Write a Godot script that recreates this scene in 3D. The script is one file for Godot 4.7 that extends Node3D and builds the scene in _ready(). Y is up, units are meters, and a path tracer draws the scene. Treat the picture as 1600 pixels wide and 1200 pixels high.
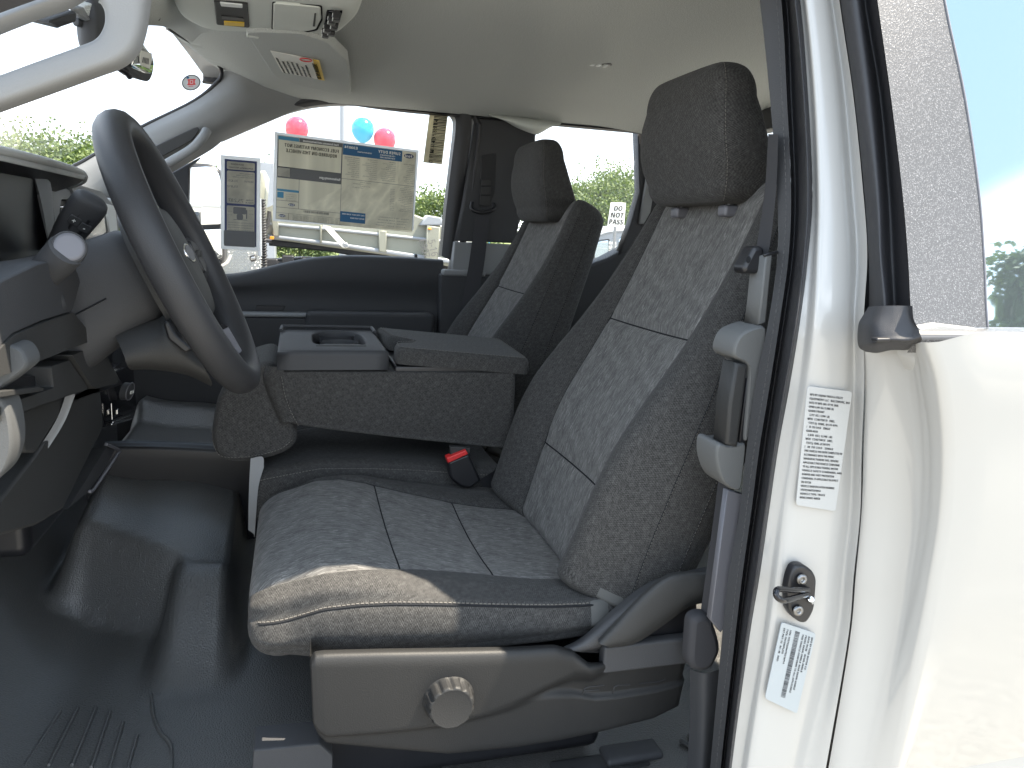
extends Node3D

var M := {}

# ------------------------------------------------------------------ helpers: naming
func tag(o: Node3D, label: String, category: String, group := "") -> Node3D:
	o.set_meta("label", label)
	o.set_meta("category", category)
	if group != "":
		o.set_meta("group", group)
	return o

func thing(called: String, label: String, category: String, at: Vector3, group := "") -> Node3D:
	var o := Node3D.new()
	o.name = called
	o.position = at
	add_child(o, true)
	tag(o, label, category, group)
	return o

# a mesh given in world coordinates becomes a part of a thing that stands at its own base
func add(parent: Node3D, called: String, mesh: Mesh, m: Material) -> MeshInstance3D:
	var o := MeshInstance3D.new()
	o.name = called
	o.mesh = mesh
	o.material_override = m
	if parent != self and parent.get_parent() == self and not parent is MeshInstance3D:
		o.position = -parent.position
	parent.add_child(o, true)
	return o

func stuff(o: Node3D) -> Node3D:
	o.set_meta("kind", "stuff")
	return o

# ------------------------------------------------------------------ helpers: shapes
func spl(p: Array, n: int, closed := false) -> Array:
	var out := []
	var c := p.size()
	var segs := c if closed else c - 1
	var last := n if closed else n - 1
	for i in n:
		var t := float(i) / float(last) * segs
		var k := mini(int(t), segs - 1)
		var f := t - k
		var a
		var b = p[k % c]
		var d = p[(k + 1) % c]
		var e
		if closed:
			a = p[(k - 1 + c) % c]
			e = p[(k + 2) % c]
		else:
			a = p[k - 1] if k > 0 else b * 2.0 - d
			e = p[k + 2] if k + 2 < c else d * 2.0 - b
		out.append(0.5 * ((2.0 * b) + (d - a) * f + (2.0 * a - 5.0 * b + 4.0 * d - e) * f * f + (3.0 * b - a - 3.0 * d + e) * f * f * f))
	return out

func lin(p: Array, n: int) -> Array:
	var out := []
	for i in n:
		var t := float(i) / (n - 1) * (p.size() - 1)
		var k := mini(int(t), p.size() - 2)
		out.append(lerp(p[k], p[k + 1], t - k))
	return out

# smooth surface over rows of points; uv in metres
func sheet(rows: Array, close_u := false, close_v := false, cap0 := false, cap1 := false) -> ArrayMesh:
	var nr := rows.size()
	var nc: int = rows[0].size()
	var cc := nc + 1 if close_u else nc
	var rr := nr + 1 if close_v else nr
	var pos := PackedVector3Array()
	var uv := PackedVector2Array()
	var vlen := []
	vlen.resize(cc)
	vlen.fill(0.0)
	for r in rr:
		var row: Array = rows[r % nr]
		var ul := 0.0
		for c in cc:
			var p: Vector3 = row[c % nc]
			if c > 0:
				ul += p.distance_to(row[(c - 1) % nc])
			if r > 0:
				vlen[c] += p.distance_to(rows[(r - 1) % nr][c % nc])
			pos.append(p)
			uv.append(Vector2(ul, vlen[cc / 2]))
	var idx := PackedInt32Array()
	for r in rr - 1:
		for c in cc - 1:
			var a := r * cc + c
			idx.append_array([a, a + 1, a + cc, a + 1, a + cc + 1, a + cc])
	var nor := PackedVector3Array()
	nor.resize(pos.size())
	for k in range(0, idx.size(), 3):
		var n := (pos[idx[k + 2]] - pos[idx[k]]).cross(pos[idx[k + 1]] - pos[idx[k]])
		for j in 3:
			nor[idx[k + j]] += n
	if close_u:
		for r in rr:
			var s := nor[r * cc] + nor[r * cc + cc - 1]
			nor[r * cc] = s
			nor[r * cc + cc - 1] = s
	if close_v:
		for c in cc:
			var s := nor[c] + nor[(rr - 1) * cc + c]
			nor[c] = s
			nor[(rr - 1) * cc + c] = s
	for end in [[cap0, 0], [cap1, rr - 1]]:
		if end[0]:
			var mid := Vector3.ZERO
			var nn := Vector3.ZERO
			var from: int = end[1] * cc
			for c in nc:
				mid += pos[from + c] / nc
			for c in nc:
				nn += (pos[from + (c + 1) % nc] - mid).cross(pos[from + c] - mid)
			if end[1] == 0:
				nn = -nn
			nn = nn.normalized()
			var uu := nn.cross(Vector3.UP if absf(nn.y) < 0.9 else Vector3.RIGHT).normalized()
			var vv := nn.cross(uu)
			var at := pos.size()
			pos.append(mid)
			uv.append(Vector2(mid.dot(uu), mid.dot(vv)))
			nor.append(nn)
			for c in nc + 1:
				var p := pos[from + c % nc]
				pos.append(p)
				uv.append(Vector2(p.dot(uu), p.dot(vv)))
				nor.append(nor[from + c % nc].normalized() + nn * 2.0)
			for c in nc:
				if end[1] == 0:
					idx.append_array([at, at + 2 + c, at + 1 + c])
				else:
					idx.append_array([at, at + 1 + c, at + 2 + c])
	for k in nor.size():
		nor[k] = nor[k].normalized() if nor[k].length() > 1e-12 else Vector3.UP
	var arr := []
	arr.resize(Mesh.ARRAY_MAX)
	arr[Mesh.ARRAY_VERTEX] = pos
	arr[Mesh.ARRAY_NORMAL] = nor
	arr[Mesh.ARRAY_TEX_UV] = uv
	arr[Mesh.ARRAY_INDEX] = idx
	var m := ArrayMesh.new()
	m.add_surface_from_arrays(Mesh.PRIMITIVE_TRIANGLES, arr)
	return m

# sheet between lines that run the same way
func strip(lines: Array, n := 24, sub := 1) -> ArrayMesh:
	var rs := []
	for l in lines:
		rs.append(spl(l, n))
	var rows := []
	for i in n:
		var row := []
		for l in rs:
			row.append(l[i])
		rows.append(row if sub <= 1 else spl(row, (row.size() - 1) * sub + 1))
	return sheet(rows)

func ring(center: Vector3, ax: Vector3, ay: Vector3, n: int) -> Array:
	var out := []
	for i in n:
		var a := TAU * i / n
		out.append(center + ax * cos(a) + ay * sin(a))
	return out

# tube along a path; radius a number or an array of numbers
func tube(path: Array, radius, segs := 12, closed := false, caps := true) -> ArrayMesh:
	var rows := []
	var c := path.size()
	var up := Vector3.UP
	for i in c:
		var a: Vector3 = path[(i - 1 + c) % c] if closed else path[maxi(i - 1, 0)]
		var b: Vector3 = path[(i + 1) % c] if closed else path[mini(i + 1, c - 1)]
		var d := (b - a).normalized()
		var x := (up - d * up.dot(d))
		if x.length() < 0.05:
			x = Vector3.RIGHT - d * d.x
		x = x.normalized()
		if i > 0:
			up = x
		var y := d.cross(x)
		up = x
		var r: float = radius[i] if radius is Array else radius
		rows.append(ring(path[i], x * r, y * r, segs))
	return sheet(rows, true, closed, caps and not closed, caps and not closed)

func rounded(p: Array, r: float, n := 4) -> Array:
	var out := []
	var c := p.size()
	for i in c:
		var b: Vector3 = p[i]
		var a: Vector3 = p[(i - 1 + c) % c]
		var d: Vector3 = p[(i + 1) % c]
		var r1 := minf(r, b.distance_to(a) * 0.45)
		var r2 := minf(r, b.distance_to(d) * 0.45)
		var s := b + (a - b).normalized() * r1
		var e := b + (d - b).normalized() * r2
		for k in n + 1:
			var t := float(k) / n
			out.append(s.lerp(b, t).lerp(b.lerp(e, t), t))
	return out

# a plate: planar outline, its face turned towards «face», with a bevelled rim
func slab(p: Array, face: Vector3, thick: float, bevel := 0.003, round_r := 0.0) -> ArrayMesh:
	if round_r > 0.0:
		p = rounded(p, round_r)
	var n := Vector3.ZERO
	var c := p.size()
	for i in c:
		n += (p[i] as Vector3).cross(p[(i + 1) % c])
	n = n.normalized()
	if n.dot(face) < 0.0:
		n = -n
		p = p.duplicate()
		p.reverse()
	# now counter-clockwise about n
	var inner := []
	for i in c:
		var e1: Vector3 = (p[i] - p[(i - 1 + c) % c]).normalized()
		var e2: Vector3 = (p[(i + 1) % c] - p[i]).normalized()
		var m1 := n.cross(e1)
		var m2 := n.cross(e2)
		var m := (m1 + m2)
		if m.length() < 0.1:
			m = m1
		m = m.normalized()
		inner.append(p[i] + m * bevel / maxf(m.dot(m1), 0.4))
	var fu := (Vector3.UP.cross(n) if absf(n.y) < 0.9 else Vector3.RIGHT.cross(n)).normalized()
	var fv := n.cross(fu)
	for shrink in [1.0, 0.4, 0.1, 0.0]:
		var probe := PackedVector2Array()
		for i in c:
			var q: Vector3 = p[i].lerp(inner[i], shrink)
			probe.append(Vector2(q.dot(fu), q.dot(fv)))
		if Geometry2D.triangulate_polygon(probe).size() >= 3 or shrink == 0.0:
			if shrink == 0.0 and Geometry2D.triangulate_polygon(probe).is_empty():
				print("no face ", p[0])
			for i in c:
				inner[i] = p[i].lerp(inner[i], shrink)
			break
	var rows := [[], [], [], []]
	for i in c:
		rows[0].append(inner[i])
		rows[1].append(p[i] + (inner[i] - p[i]) * 0.3 - n * bevel * 0.3)
		rows[2].append(p[i] - n * bevel)
		rows[3].append(p[i] - n * thick)
	var st := SurfaceTool.new()
	st.begin(Mesh.PRIMITIVE_TRIANGLES)
	st.set_smooth_group(0)
	var u := (p[1] - p[0] as Vector3).normalized()
	if absf(n.y) < 0.9:
		u = Vector3.UP.cross(n).normalized()
	else:
		u = (Vector3.RIGHT - n * n.x).normalized()
	var v := n.cross(u)
	for r in 3:
		for i in c:
			var j := (i + 1) % c
			var oi: Vector3 = (p[i] - inner[i]).normalized()
			var oj: Vector3 = (p[j] - inner[j]).normalized()
			for qq in [[rows[r][i], oi], [rows[r][j], oj], [rows[r + 1][i], oi], [rows[r][j], oj], [rows[r + 1][j], oj], [rows[r + 1][i], oi]]:
				var q: Vector3 = qq[0]
				var e: Vector3 = q + qq[1] * n.dot(p[0] - q)
				st.set_uv(Vector2(e.dot(u), -e.dot(v)))
				st.add_vertex(q)
	st.set_smooth_group(-1)
	for side in [[rows[0], false], [rows[3], true]]:
		var flat := PackedVector2Array()
		for q in side[0]:
			flat.append(Vector2(q.dot(u), q.dot(v)))
		var tri := Geometry2D.triangulate_polygon(flat)
		for k in range(0, tri.size(), 3):
			var t3 := [tri[k], tri[k + 1], tri[k + 2]]
			var nn: Vector3 = (side[0][t3[2]] - side[0][t3[0]]).cross(side[0][t3[1]] - side[0][t3[0]])
			if (nn.dot(n) < 0.0) != side[1]:
				t3.reverse()
			for q in t3:
				var w: Vector3 = side[0][q]
				st.set_uv(Vector2(w.dot(u), -w.dot(v)))
				st.add_vertex(w)
	st.generate_normals()
	return st.commit()

# rounded box between two corners
func rbox(a: Vector3, b: Vector3, r := 0.004) -> ArrayMesh:
	var lo := Vector3(minf(a.x, b.x), minf(a.y, b.y), minf(a.z, b.z))
	var hi := Vector3(maxf(a.x, b.x), maxf(a.y, b.y), maxf(a.z, b.z))
	r = minf(r, 0.45 * minf(hi.x - lo.x, minf(hi.y - lo.y, hi.z - lo.z)))
	var rows := []
	for k in 8:
		var top := k >= 4
		var a2 := (k if k < 4 else k - 4) / 3.0 * PI / 2
		var ins := r * (1.0 - (sin(a2) if not top else cos(a2)))
		var y := lo.y + r * (1.0 - cos(a2)) if not top else hi.y - r * (1.0 - sin(a2))
		var row := []
		for cn in [[1, 1, 0], [-1, 1, 1], [-1, -1, 2], [1, -1, 3]]:
			for s in 4:
				var an: float = (cn[2] + s / 3.0) * PI / 2
				var cx: float = (hi.x - r) if cn[0] > 0 else (lo.x + r)
				var cz: float = (hi.z - r) if cn[1] > 0 else (lo.z + r)
				row.append(Vector3(cx + (r - ins) * cos(an), y, cz + (r - ins) * sin(an)))
		rows.append(row)
	return sheet(rows, true, false, true, true)

func joined(parts: Array) -> ArrayMesh:
	var st := SurfaceTool.new()
	st.begin(Mesh.PRIMITIVE_TRIANGLES)
	for p in parts:
		var m: Mesh = p[0] if p is Array else p
		for s in m.get_surface_count():
			st.append_from(m, s, p[1] if p is Array else Transform3D())
	return st.commit()

# rows of closed rings get a rounded end at each side: the last ring shrinks by k (per axis: z and the rest)
func dome(rows: Array, dir0: Vector3, dir1: Vector3, r0: float, r1: float, steps := 6, kz := 0.75, kn := 0.45) -> Array:
	var out := []
	for e in [[0, dir0, r0], [rows.size() - 1, dir1, r1]]:
		var add_rows := []
		if e[2] > 0.0:
			var base: Array = rows[e[0]]
			var mid := Vector3.ZERO
			for p in base:
				mid += p / base.size()
			for k in range(1, steps + 1):
				var a := PI / 2 * k / steps
				var row := []
				for p in base:
					var d: Vector3 = p - mid
					var fz := 1.0 - (1.0 - kz) * (1.0 - cos(a))
					var fn := 1.0 - (1.0 - kn) * (1.0 - cos(a))
					row.append(mid + Vector3(d.x * fn, d.y * fn, d.z * fz) + e[1] * e[2] * sin(a))
				add_rows.append(row)
		if e[0] == 0:
			add_rows.reverse()
			out = add_rows + rows
		else:
			out = out + add_rows
	return out

func cols(rows: Array, a: int, b: int) -> Array:
	var out := []
	for r in rows:
		out.append(r.slice(a, b + 1))
	return out

func col(rows: Array, k: int) -> Array:
	var out := []
	for r in rows:
		out.append(r[k])
	return out

# a row of stitches along a path
func stitches(path: Array, step := 0.006, lift := Vector3.ZERO, rad := 0.0007) -> ArrayMesh:
	var parts := []
	var acc := 0.0
	var cyl := CylinderMesh.new()
	cyl.top_radius = rad
	cyl.bottom_radius = rad
	cyl.height = step * 0.62
	cyl.radial_segments = 5
	cyl.rings = 0
	for i in path.size() - 1:
		var a: Vector3 = path[i]
		var b: Vector3 = path[i + 1]
		var l := a.distance_to(b)
		while acc < l:
			var p := a.lerp(b, acc / l) + lift
			var d := (b - a) / l
			var x := d.cross(Vector3(0.3, 0.5, 0.8)).normalized()
			parts.append([cyl, Transform3D(Basis(x, d, x.cross(d)), p)])
			acc += step
		acc -= l
	return joined(parts)

var fonts := {}
func lettering(text: String, size: float, bold := true, face := "Droid Sans") -> TextMesh:
	var key := face + str(bold)
	if not fonts.has(key):
		var f := SystemFont.new()
		f.font_names = PackedStringArray([face])
		f.font_weight = 700 if bold else 400
		fonts[key] = f
	var t := TextMesh.new()
	t.text = text
	t.font = fonts[key]
	t.font_size = 32
	t.pixel_size = size / 32.0
	t.depth = size * 0.02
	t.curve_step = 4.0
	t.horizontal_alignment = HORIZONTAL_ALIGNMENT_LEFT
	t.vertical_alignment = VERTICAL_ALIGNMENT_TOP
	return t

func quad4(a: Vector3, b: Vector3, c: Vector3, d: Vector3) -> ArrayMesh:
	return sheet([[a, b], [d, c]])

# ------------------------------------------------------------------ materials
func lc(r: float, g: float, b: float) -> Color:
	return Color(r, g, b).linear_to_srgb()

func mat(called: String, r: float, g: float, b: float, rough: float, metal := 0.0, spec := 0.5) -> StandardMaterial3D:
	var m := StandardMaterial3D.new()
	m.resource_name = called
	m.albedo_color = lc(r, g, b)
	m.roughness = rough
	m.metallic = metal
	m.metallic_specular = spec
	M[called] = m
	return m

func noise(freq: float, octaves: int, s: int) -> FastNoiseLite:
	var n := FastNoiseLite.new()
	n.seed = s
	n.frequency = freq
	n.fractal_octaves = octaves
	return n

func image(w: int, h: int, f: Callable) -> ImageTexture:
	var im := Image.create(w, h, false, Image.FORMAT_RGB8)
	for y in h:
		for x in w:
			var v = f.call(x, y)
			im.set_pixel(x, y, v if v is Color else Color(v, v, v))
	return ImageTexture.create_from_image(im)

func grain(m: StandardMaterial3D, tex: Texture2D, scale: float, cm: float) -> void:
	m.heightmap_enabled = true
	m.heightmap_texture = tex
	m.heightmap_scale = cm
	m.uv1_triplanar = true
	m.uv1_world_triplanar = true
	m.uv1_scale = Vector3.ONE * scale

func make_materials() -> void:
	var rng := RandomNumberGenerator.new()
	rng.seed = 7
	var wob := noise(0.02, 3, 3)
	var cells := []
	for i in 4096:
		cells.append(rng.randf())
	# twill: short threads over and under, 64 mm a side
	var twill := func(x: int, y: int):
		var cx := x / 6
		var cy := y / 6
		var over := (cx + cy * 2) % 4 < 2
		var th: float = cells[(cx * 53 + cy * 131) % 4096]
		var edge := 0.5 + 0.5 * cos(TAU * ((x % 6) - 2.5) / 8.0)
		return clampf((0.60 if over else 0.48) + 0.16 * (th - 0.5) + 0.14 * (edge - 0.5) + 0.08 * wob.get_noise_2d(x, y), 0.0, 1.0)
	var tw := image(256, 256, twill)
	# heather: pale slub threads on a dark ground, 154 mm a side
	var n3 := noise(0.008, 2, 13)
	var heather_im := Image.create(512, 512, false, Image.FORMAT_RGB8)
	var tone := PackedFloat32Array()
	tone.resize(512 * 512)
	for x in 512:
		var y := 0
		var first := rng.randf()
		while y < 512:
			var l := rng.randi_range(12, 44)
			var v := 0.48 + 0.065 * rng.randfn()
			if rng.randf() < 0.22:
				v += 0.14
			if y + l > 512:
				v = first
			elif y == 0:
				first = v
			for k in mini(l, 512 - y):
				tone[(y + k) * 512 + x] = v
			y += l
	for y in 512:
		for x in 512:
			var v := 0.40 * tone[y * 512 + x] + 0.45 * tone[y * 512 + (x / 4) * 4] + 0.15 * tone[((y + 1) % 512) * 512 + (x + 1) % 512]
			v += 0.09 * (rng.randf() - 0.5) + 0.05 * n3.get_noise_2d(x, y) + (0.03 if (y / 3 + x / 3) % 2 == 0 else -0.03)
			v = clampf(v, 0.05, 1.0)
			heather_im.set_pixel(x, y, Color(v, v, v))
	var he := ImageTexture.create_from_image(heather_im)
	var pebble_n := noise(0.11, 3, 21)
	var pebble := image(256, 256, func(x: int, y: int):
		return 0.5 + 0.5 * pebble_n.get_noise_2d(x, y) )
	var fuzz_n := noise(0.35, 2, 22)
	var fuzz := image(256, 256, func(x: int, y: int):
		return clampf(0.82 + 0.22 * fuzz_n.get_noise_2d(x, y), 0.0, 1.0) )
	M["pebble_tex"] = pebble
	var f := mat("twill", 0.165, 0.162, 0.158, 0.9, 0.0, 0.3)
	f.albedo_texture = tw
	f.uv1_scale = Vector3.ONE / 0.064
	f.heightmap_enabled = true
	f.heightmap_texture = tw
	f.heightmap_scale = 0.03
	f.rim_enabled = true
	f.rim = 0.25
	f.rim_tint = 0.6
	var h := mat("heather", 0.52, 0.51, 0.495, 0.92, 0.0, 0.3)
	h.albedo_texture = he
	h.uv1_scale = Vector3.ONE / 0.154
	h.heightmap_enabled = true
	h.heightmap_texture = he
	h.heightmap_scale = 0.03
	h.rim_enabled = true
	h.rim = 0.2
	h.rim_tint = 0.6
	mat("thread", 0.13, 0.122, 0.11, 0.9)
	mat("seam", 0.02, 0.021, 0.023, 0.95, 0.0, 0.15)
	mat("piping", 0.085, 0.085, 0.081, 0.85)
	grain(mat("dark_plastic", 0.045, 0.046, 0.049, 0.6, 0.0, 0.4), pebble, 14.0, 0.025)
	grain(mat("mid_plastic", 0.032, 0.0322, 0.032, 0.55, 0.0, 0.4), pebble, 14.0, 0.025)
	grain(mat("wheel_skin", 0.03, 0.0305, 0.033, 0.48, 0.0, 0.4), pebble, 16.0, 0.02)
	grain(mat("grey_plastic", 0.23, 0.235, 0.238, 0.6, 0.0, 0.4), pebble, 16.0, 0.02)
	grain(mat("dash_top", 0.42, 0.425, 0.41, 0.7, 0.0, 0.4), pebble, 16.0, 0.02)
	grain(mat("shield_plastic", 0.020, 0.0201, 0.0203, 0.55, 0.0, 0.4), pebble, 14.0, 0.02)
	grain(mat("jamb_plastic", 0.075, 0.078, 0.08, 0.6, 0.0, 0.4), pebble, 16.0, 0.02)
	grain(mat("cover_plastic", 0.11, 0.113, 0.113, 0.6, 0.0, 0.4), pebble, 16.0, 0.02)
	mat("dull_thread", 0.07, 0.07, 0.07, 0.9)
	mat("black_plastic", 0.012, 0.012, 0.014, 0.4)
	mat("gloss_black", 0.006, 0.006, 0.008, 0.08)
	grain(mat("floor_vinyl", 0.085, 0.085, 0.083, 0.40, 0.0, 0.8), pebble, 9.0, 0.2)
	M.floor_vinyl.clearcoat_enabled = true
	M.floor_vinyl.clearcoat = 0.35
	M.floor_vinyl.clearcoat_roughness = 0.32
	grain(mat("rubber", 0.022, 0.022, 0.025, 0.5), pebble, 40.0, 0.03)
	var hl := mat("headliner", 0.73, 0.755, 0.735, 0.95, 0.0, 0.2)
	hl.albedo_texture = fuzz
	hl.uv1_scale = Vector3.ONE / 0.2
	mat("trim_cloth", 0.60, 0.625, 0.59, 0.9)
	var w := mat("white_paint", 0.39, 0.385, 0.37, 0.35)
	w.clearcoat_enabled = true
	w.clearcoat = 1.0
	w.clearcoat_roughness = 0.06
	var gl := mat("glass", 1, 1, 1, 0.0)
	gl.transparency = BaseMaterial3D.TRANSPARENCY_ALPHA
	gl.albedo_color = Color(1, 1, 1, 0.03)
	gl.specular_mode = BaseMaterial3D.SPECULAR_SCHLICK_GGX
	mat("tinted_glass", 0.40, 0.49, 0.55, 0.02, 0.9)
	mat("mirror", 0.85, 0.87, 0.86, 0.01, 1.0)
	mat("chrome", 0.75, 0.75, 0.75, 0.18, 1.0)
	mat("steel", 0.25, 0.25, 0.25, 0.35, 1.0)
	mat("silver", 0.13, 0.13, 0.145, 0.5, 0.2)
	mat("webbing", 0.03, 0.03, 0.034, 0.75)
	mat("red_plastic", 0.6, 0.03, 0.03, 0.35)
	mat("ink", 0.02, 0.02, 0.022, 0.8)
	mat("ink_grey", 0.12, 0.12, 0.12, 0.8)
	mat("ink_blue", 0.035, 0.12, 0.24, 0.8)
	mat("ink_navy", 0.04, 0.05, 0.12, 0.8)
	mat("ink_white", 0.8, 0.8, 0.75, 0.8)
	mat("label_white", 0.72, 0.74, 0.74, 0.5)
	mat("yellow", 0.75, 0.5, 0.04, 0.5)
	mat("orange", 0.8, 0.28, 0.02, 0.5)
	var sp := mat("applique", 0.25, 0.25, 0.26, 0.42, 0.35)
	var spark_rng := RandomNumberGenerator.new()
	spark_rng.seed = 5
	var sparkle := image(256, 256, func(_x: int, _y: int):
		var g := spark_rng.randf()
		return 0.55 + 0.45 * pow(g, 6.0) )
	sp.albedo_texture = sparkle
	sp.uv1_scale = Vector3.ONE / 0.2
	sp.heightmap_enabled = true
	sp.heightmap_texture = sparkle
	sp.heightmap_scale = 0.05
	sp.clearcoat_enabled = true
	sp.clearcoat = 0.4
	sp.clearcoat_roughness = 0.2
	var crumple := noise(0.012, 4, 31)
	crumple.fractal_type = FastNoiseLite.FRACTAL_RIDGED
	var pap := mat("paper", 0.80, 0.77, 0.66, 0.8)
	pap.albedo_texture = image(256, 256, func(x: int, y: int):
		return clampf(0.86 + 0.12 * crumple.get_noise_2d(x, y), 0.0, 1.0) )
	pap.uv1_scale = Vector3.ONE / 0.35
	pap.backlight_enabled = true
	pap.backlight = Color(1.0, 0.98, 0.9)
	var flm := mat("film", 0.34, 0.36, 0.35, 0.5)
	flm.backlight_enabled = true
	flm.backlight = Color(1, 1, 1)
	var asph_n := noise(0.2, 4, 41)
	var asph := mat("asphalt", 0.36, 0.35, 0.32, 0.9)
	asph.albedo_texture = image(256, 256, func(x: int, y: int):
		return clampf(0.8 + 0.3 * asph_n.get_noise_2d(x, y), 0.0, 1.0) )
	asph.uv1_triplanar = true
	asph.uv1_world_triplanar = true
	asph.uv1_scale = Vector3.ONE * 0.5
	var gr := mat("grass", 0.16, 0.20, 0.045, 0.9)
	gr.albedo_texture = asph.albedo_texture
	gr.uv1_triplanar = true
	gr.uv1_world_triplanar = true
	mat("leaf_dark", 0.04, 0.07, 0.022, 0.7)
	mat("leaf_light", 0.095, 0.13, 0.04, 0.7)
	for k in ["leaf_dark", "leaf_light"]:
		M[k].backlight_enabled = true
		M[k].backlight = Color(0.28, 0.34, 0.12)
	mat("bark", 0.08, 0.06, 0.045, 0.9)
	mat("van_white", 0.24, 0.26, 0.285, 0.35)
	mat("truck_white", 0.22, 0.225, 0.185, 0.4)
	mat("wall_blue", 0.06, 0.22, 0.34, 0.7)
	mat("balloon_red", 0.75, 0.035, 0.08, 0.2)
	mat("balloon_blue", 0.01, 0.38, 0.62, 0.2)
	for k in ["balloon_red", "balloon_blue"]:
		M[k].backlight_enabled = true
		M[k].backlight = Color(0.5, 0.5, 0.5)
	var dp := mat("tread_plate", 0.55, 0.56, 0.55, 0.32, 0.85)
	dp.heightmap_enabled = true
	dp.heightmap_texture = image(64, 64, func(x: int, y: int):
		var cx := x % 32 - 16
		var cy := y % 32 - 16
		var odd := (x / 32 + y / 32) % 2
		var a := (cx + cy) * 0.707
		var b := (cx - cy) * 0.707
		if odd == 1:
			var t := a
			a = b
			b = t
		return clampf(1.4 - (a * a / 120.0 + b * b / 9.0), 0.0, 1.0) )
	dp.heightmap_scale = 0.25
	dp.uv1_scale = Vector3.ONE / 0.034

# ------------------------------------------------------------------ scene
func _ready() -> void:
	var cam := Camera3D.new()
	cam.name = "camera"
	cam.transform = Transform3D(Basis(Vector3(0.96260, 0.04285, 0.26752), Vector3(0.00967, 0.98135, -0.19197), Vector3(-0.27076, 0.18738, 0.94424)), Vector3(0, 1.55, 1.6))
	cam.fov = 53.13
	cam.near = 0.02
	cam.far = 800.0
	add_child(cam)
	cam.current = true
	var env := Environment.new()
	env.background_mode = Environment.BG_SKY
	var sm := ProceduralSkyMaterial.new()
	sm.sky_top_color = Color(0.58, 0.67, 0.77)
	sm.sky_horizon_color = Color(0.86, 0.89, 0.91)
	sm.sky_curve = 0.18
	sm.ground_bottom_color = Color(0.45, 0.44, 0.42)
	sm.ground_horizon_color = Color(0.78, 0.84, 0.88)
	sm.sky_energy_multiplier = 0.88
	var cn := noise(0.006, 5, 77)
	var cover := Image.create(1024, 512, false, Image.FORMAT_RGBA8)
	for y in 512:
		for x in 1024:
			var th := TAU * x / 1024.0
			var ph := PI * y / 512.0
			var d := Vector3(sin(ph) * cos(th), cos(ph), sin(ph) * sin(th)) * 190.0
			var v := smoothstep(0.02, 0.36, cn.get_noise_3d(d.x, d.y * 2.2, d.z) + 0.05)
			cover.set_pixel(x, y, Color(0.95, 0.96, 0.97, v * 0.85 if y < 256 else 0.0))
	sm.sky_cover = ImageTexture.create_from_image(cover)
	var sky := Sky.new()
	sky.sky_material = sm
	env.sky = sky
	env.background_energy_multiplier = 1.0
	env.tonemap_mode = Environment.TONE_MAPPER_LINEAR
	env.tonemap_exposure = 4.7
	env.sdfgi_enabled = true
	env.ssao_enabled = true
	env.ssil_enabled = true
	var we := WorldEnvironment.new()
	we.name = "world"
	we.environment = env
	add_child(we)
	var sun := DirectionalLight3D.new()
	sun.name = "sun"
	sun.light_energy = 1.35
	sun.light_color = Color(1.0, 0.95, 0.87)
	sun.light_angular_distance = 0.5
	sun.shadow_enabled = true
	add_child(sun)
	sun.look_at_from_position(Vector3(0.5, 1.0, 0.185), Vector3.ZERO)
	make_materials()
	outside()
	cab_shell()
	b_pillar_side()
	rear_door()
	dash()
	wheel_and_stalks()
	passenger_side()
	seats()
	console()
	overhead()
	belts()
	stickers()

# ------------------------------------------------------------------ the cab around the seats
func roof_y(x: float, z: float) -> float:
	var k := pow(absf(z) / 0.78, 3.0)
	var y := 1.985 - 0.08 * k
	y -= 0.018 * smoothstep(0.42, 0.50, x + 0.12 * sin(z * 3.0)) * (1.0 - smoothstep(0.62, 0.72, x + 0.12 * sin(z * 3.0))) * (1.0 - k)
	y -= 0.03 * smoothstep(0.9, 1.32, x)
	return y

func front_x(z: float) -> float:
	return -0.33 + 0.145 * pow(absf(z) / 0.72, 2.0)

func floor_y(x: float, z: float) -> float:
	var edge := lerpf(-0.07, 0.02, clampf((x + 0.42) / 0.18, 0.0, 1.0))
	var wall := 1.0 - smoothstep(edge, edge + 0.075, z)
	wall *= smoothstep(-0.50, -0.42, x)
	var lobe := (1.0 - smoothstep(0.06, 0.31, z)) * smoothstep(-0.265, -0.225, x)
	var h := 0.15 * maxf(wall, lobe) * (1.0 - smoothstep(-0.135, -0.105, x))
	h += maxf(wall, 0.0) * (1.0 - smoothstep(-0.135, -0.105, x)) * (clampf(-0.05 - z, -0.1, 0.3) * 0.22 - (clampf(x, -0.6, 0.0) + 0.22) * 0.22)
	h += 0.008 * sin(x * 21.0) * wall * (1.0 - smoothstep(-0.16, -0.11, x))
	h += 0.34 * smoothstep(-0.36, -0.90, x) * (1.0 - wall)
	h += 0.05 * smoothstep(0.66, 0.74, absf(z))
	return 0.75 + h

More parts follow.
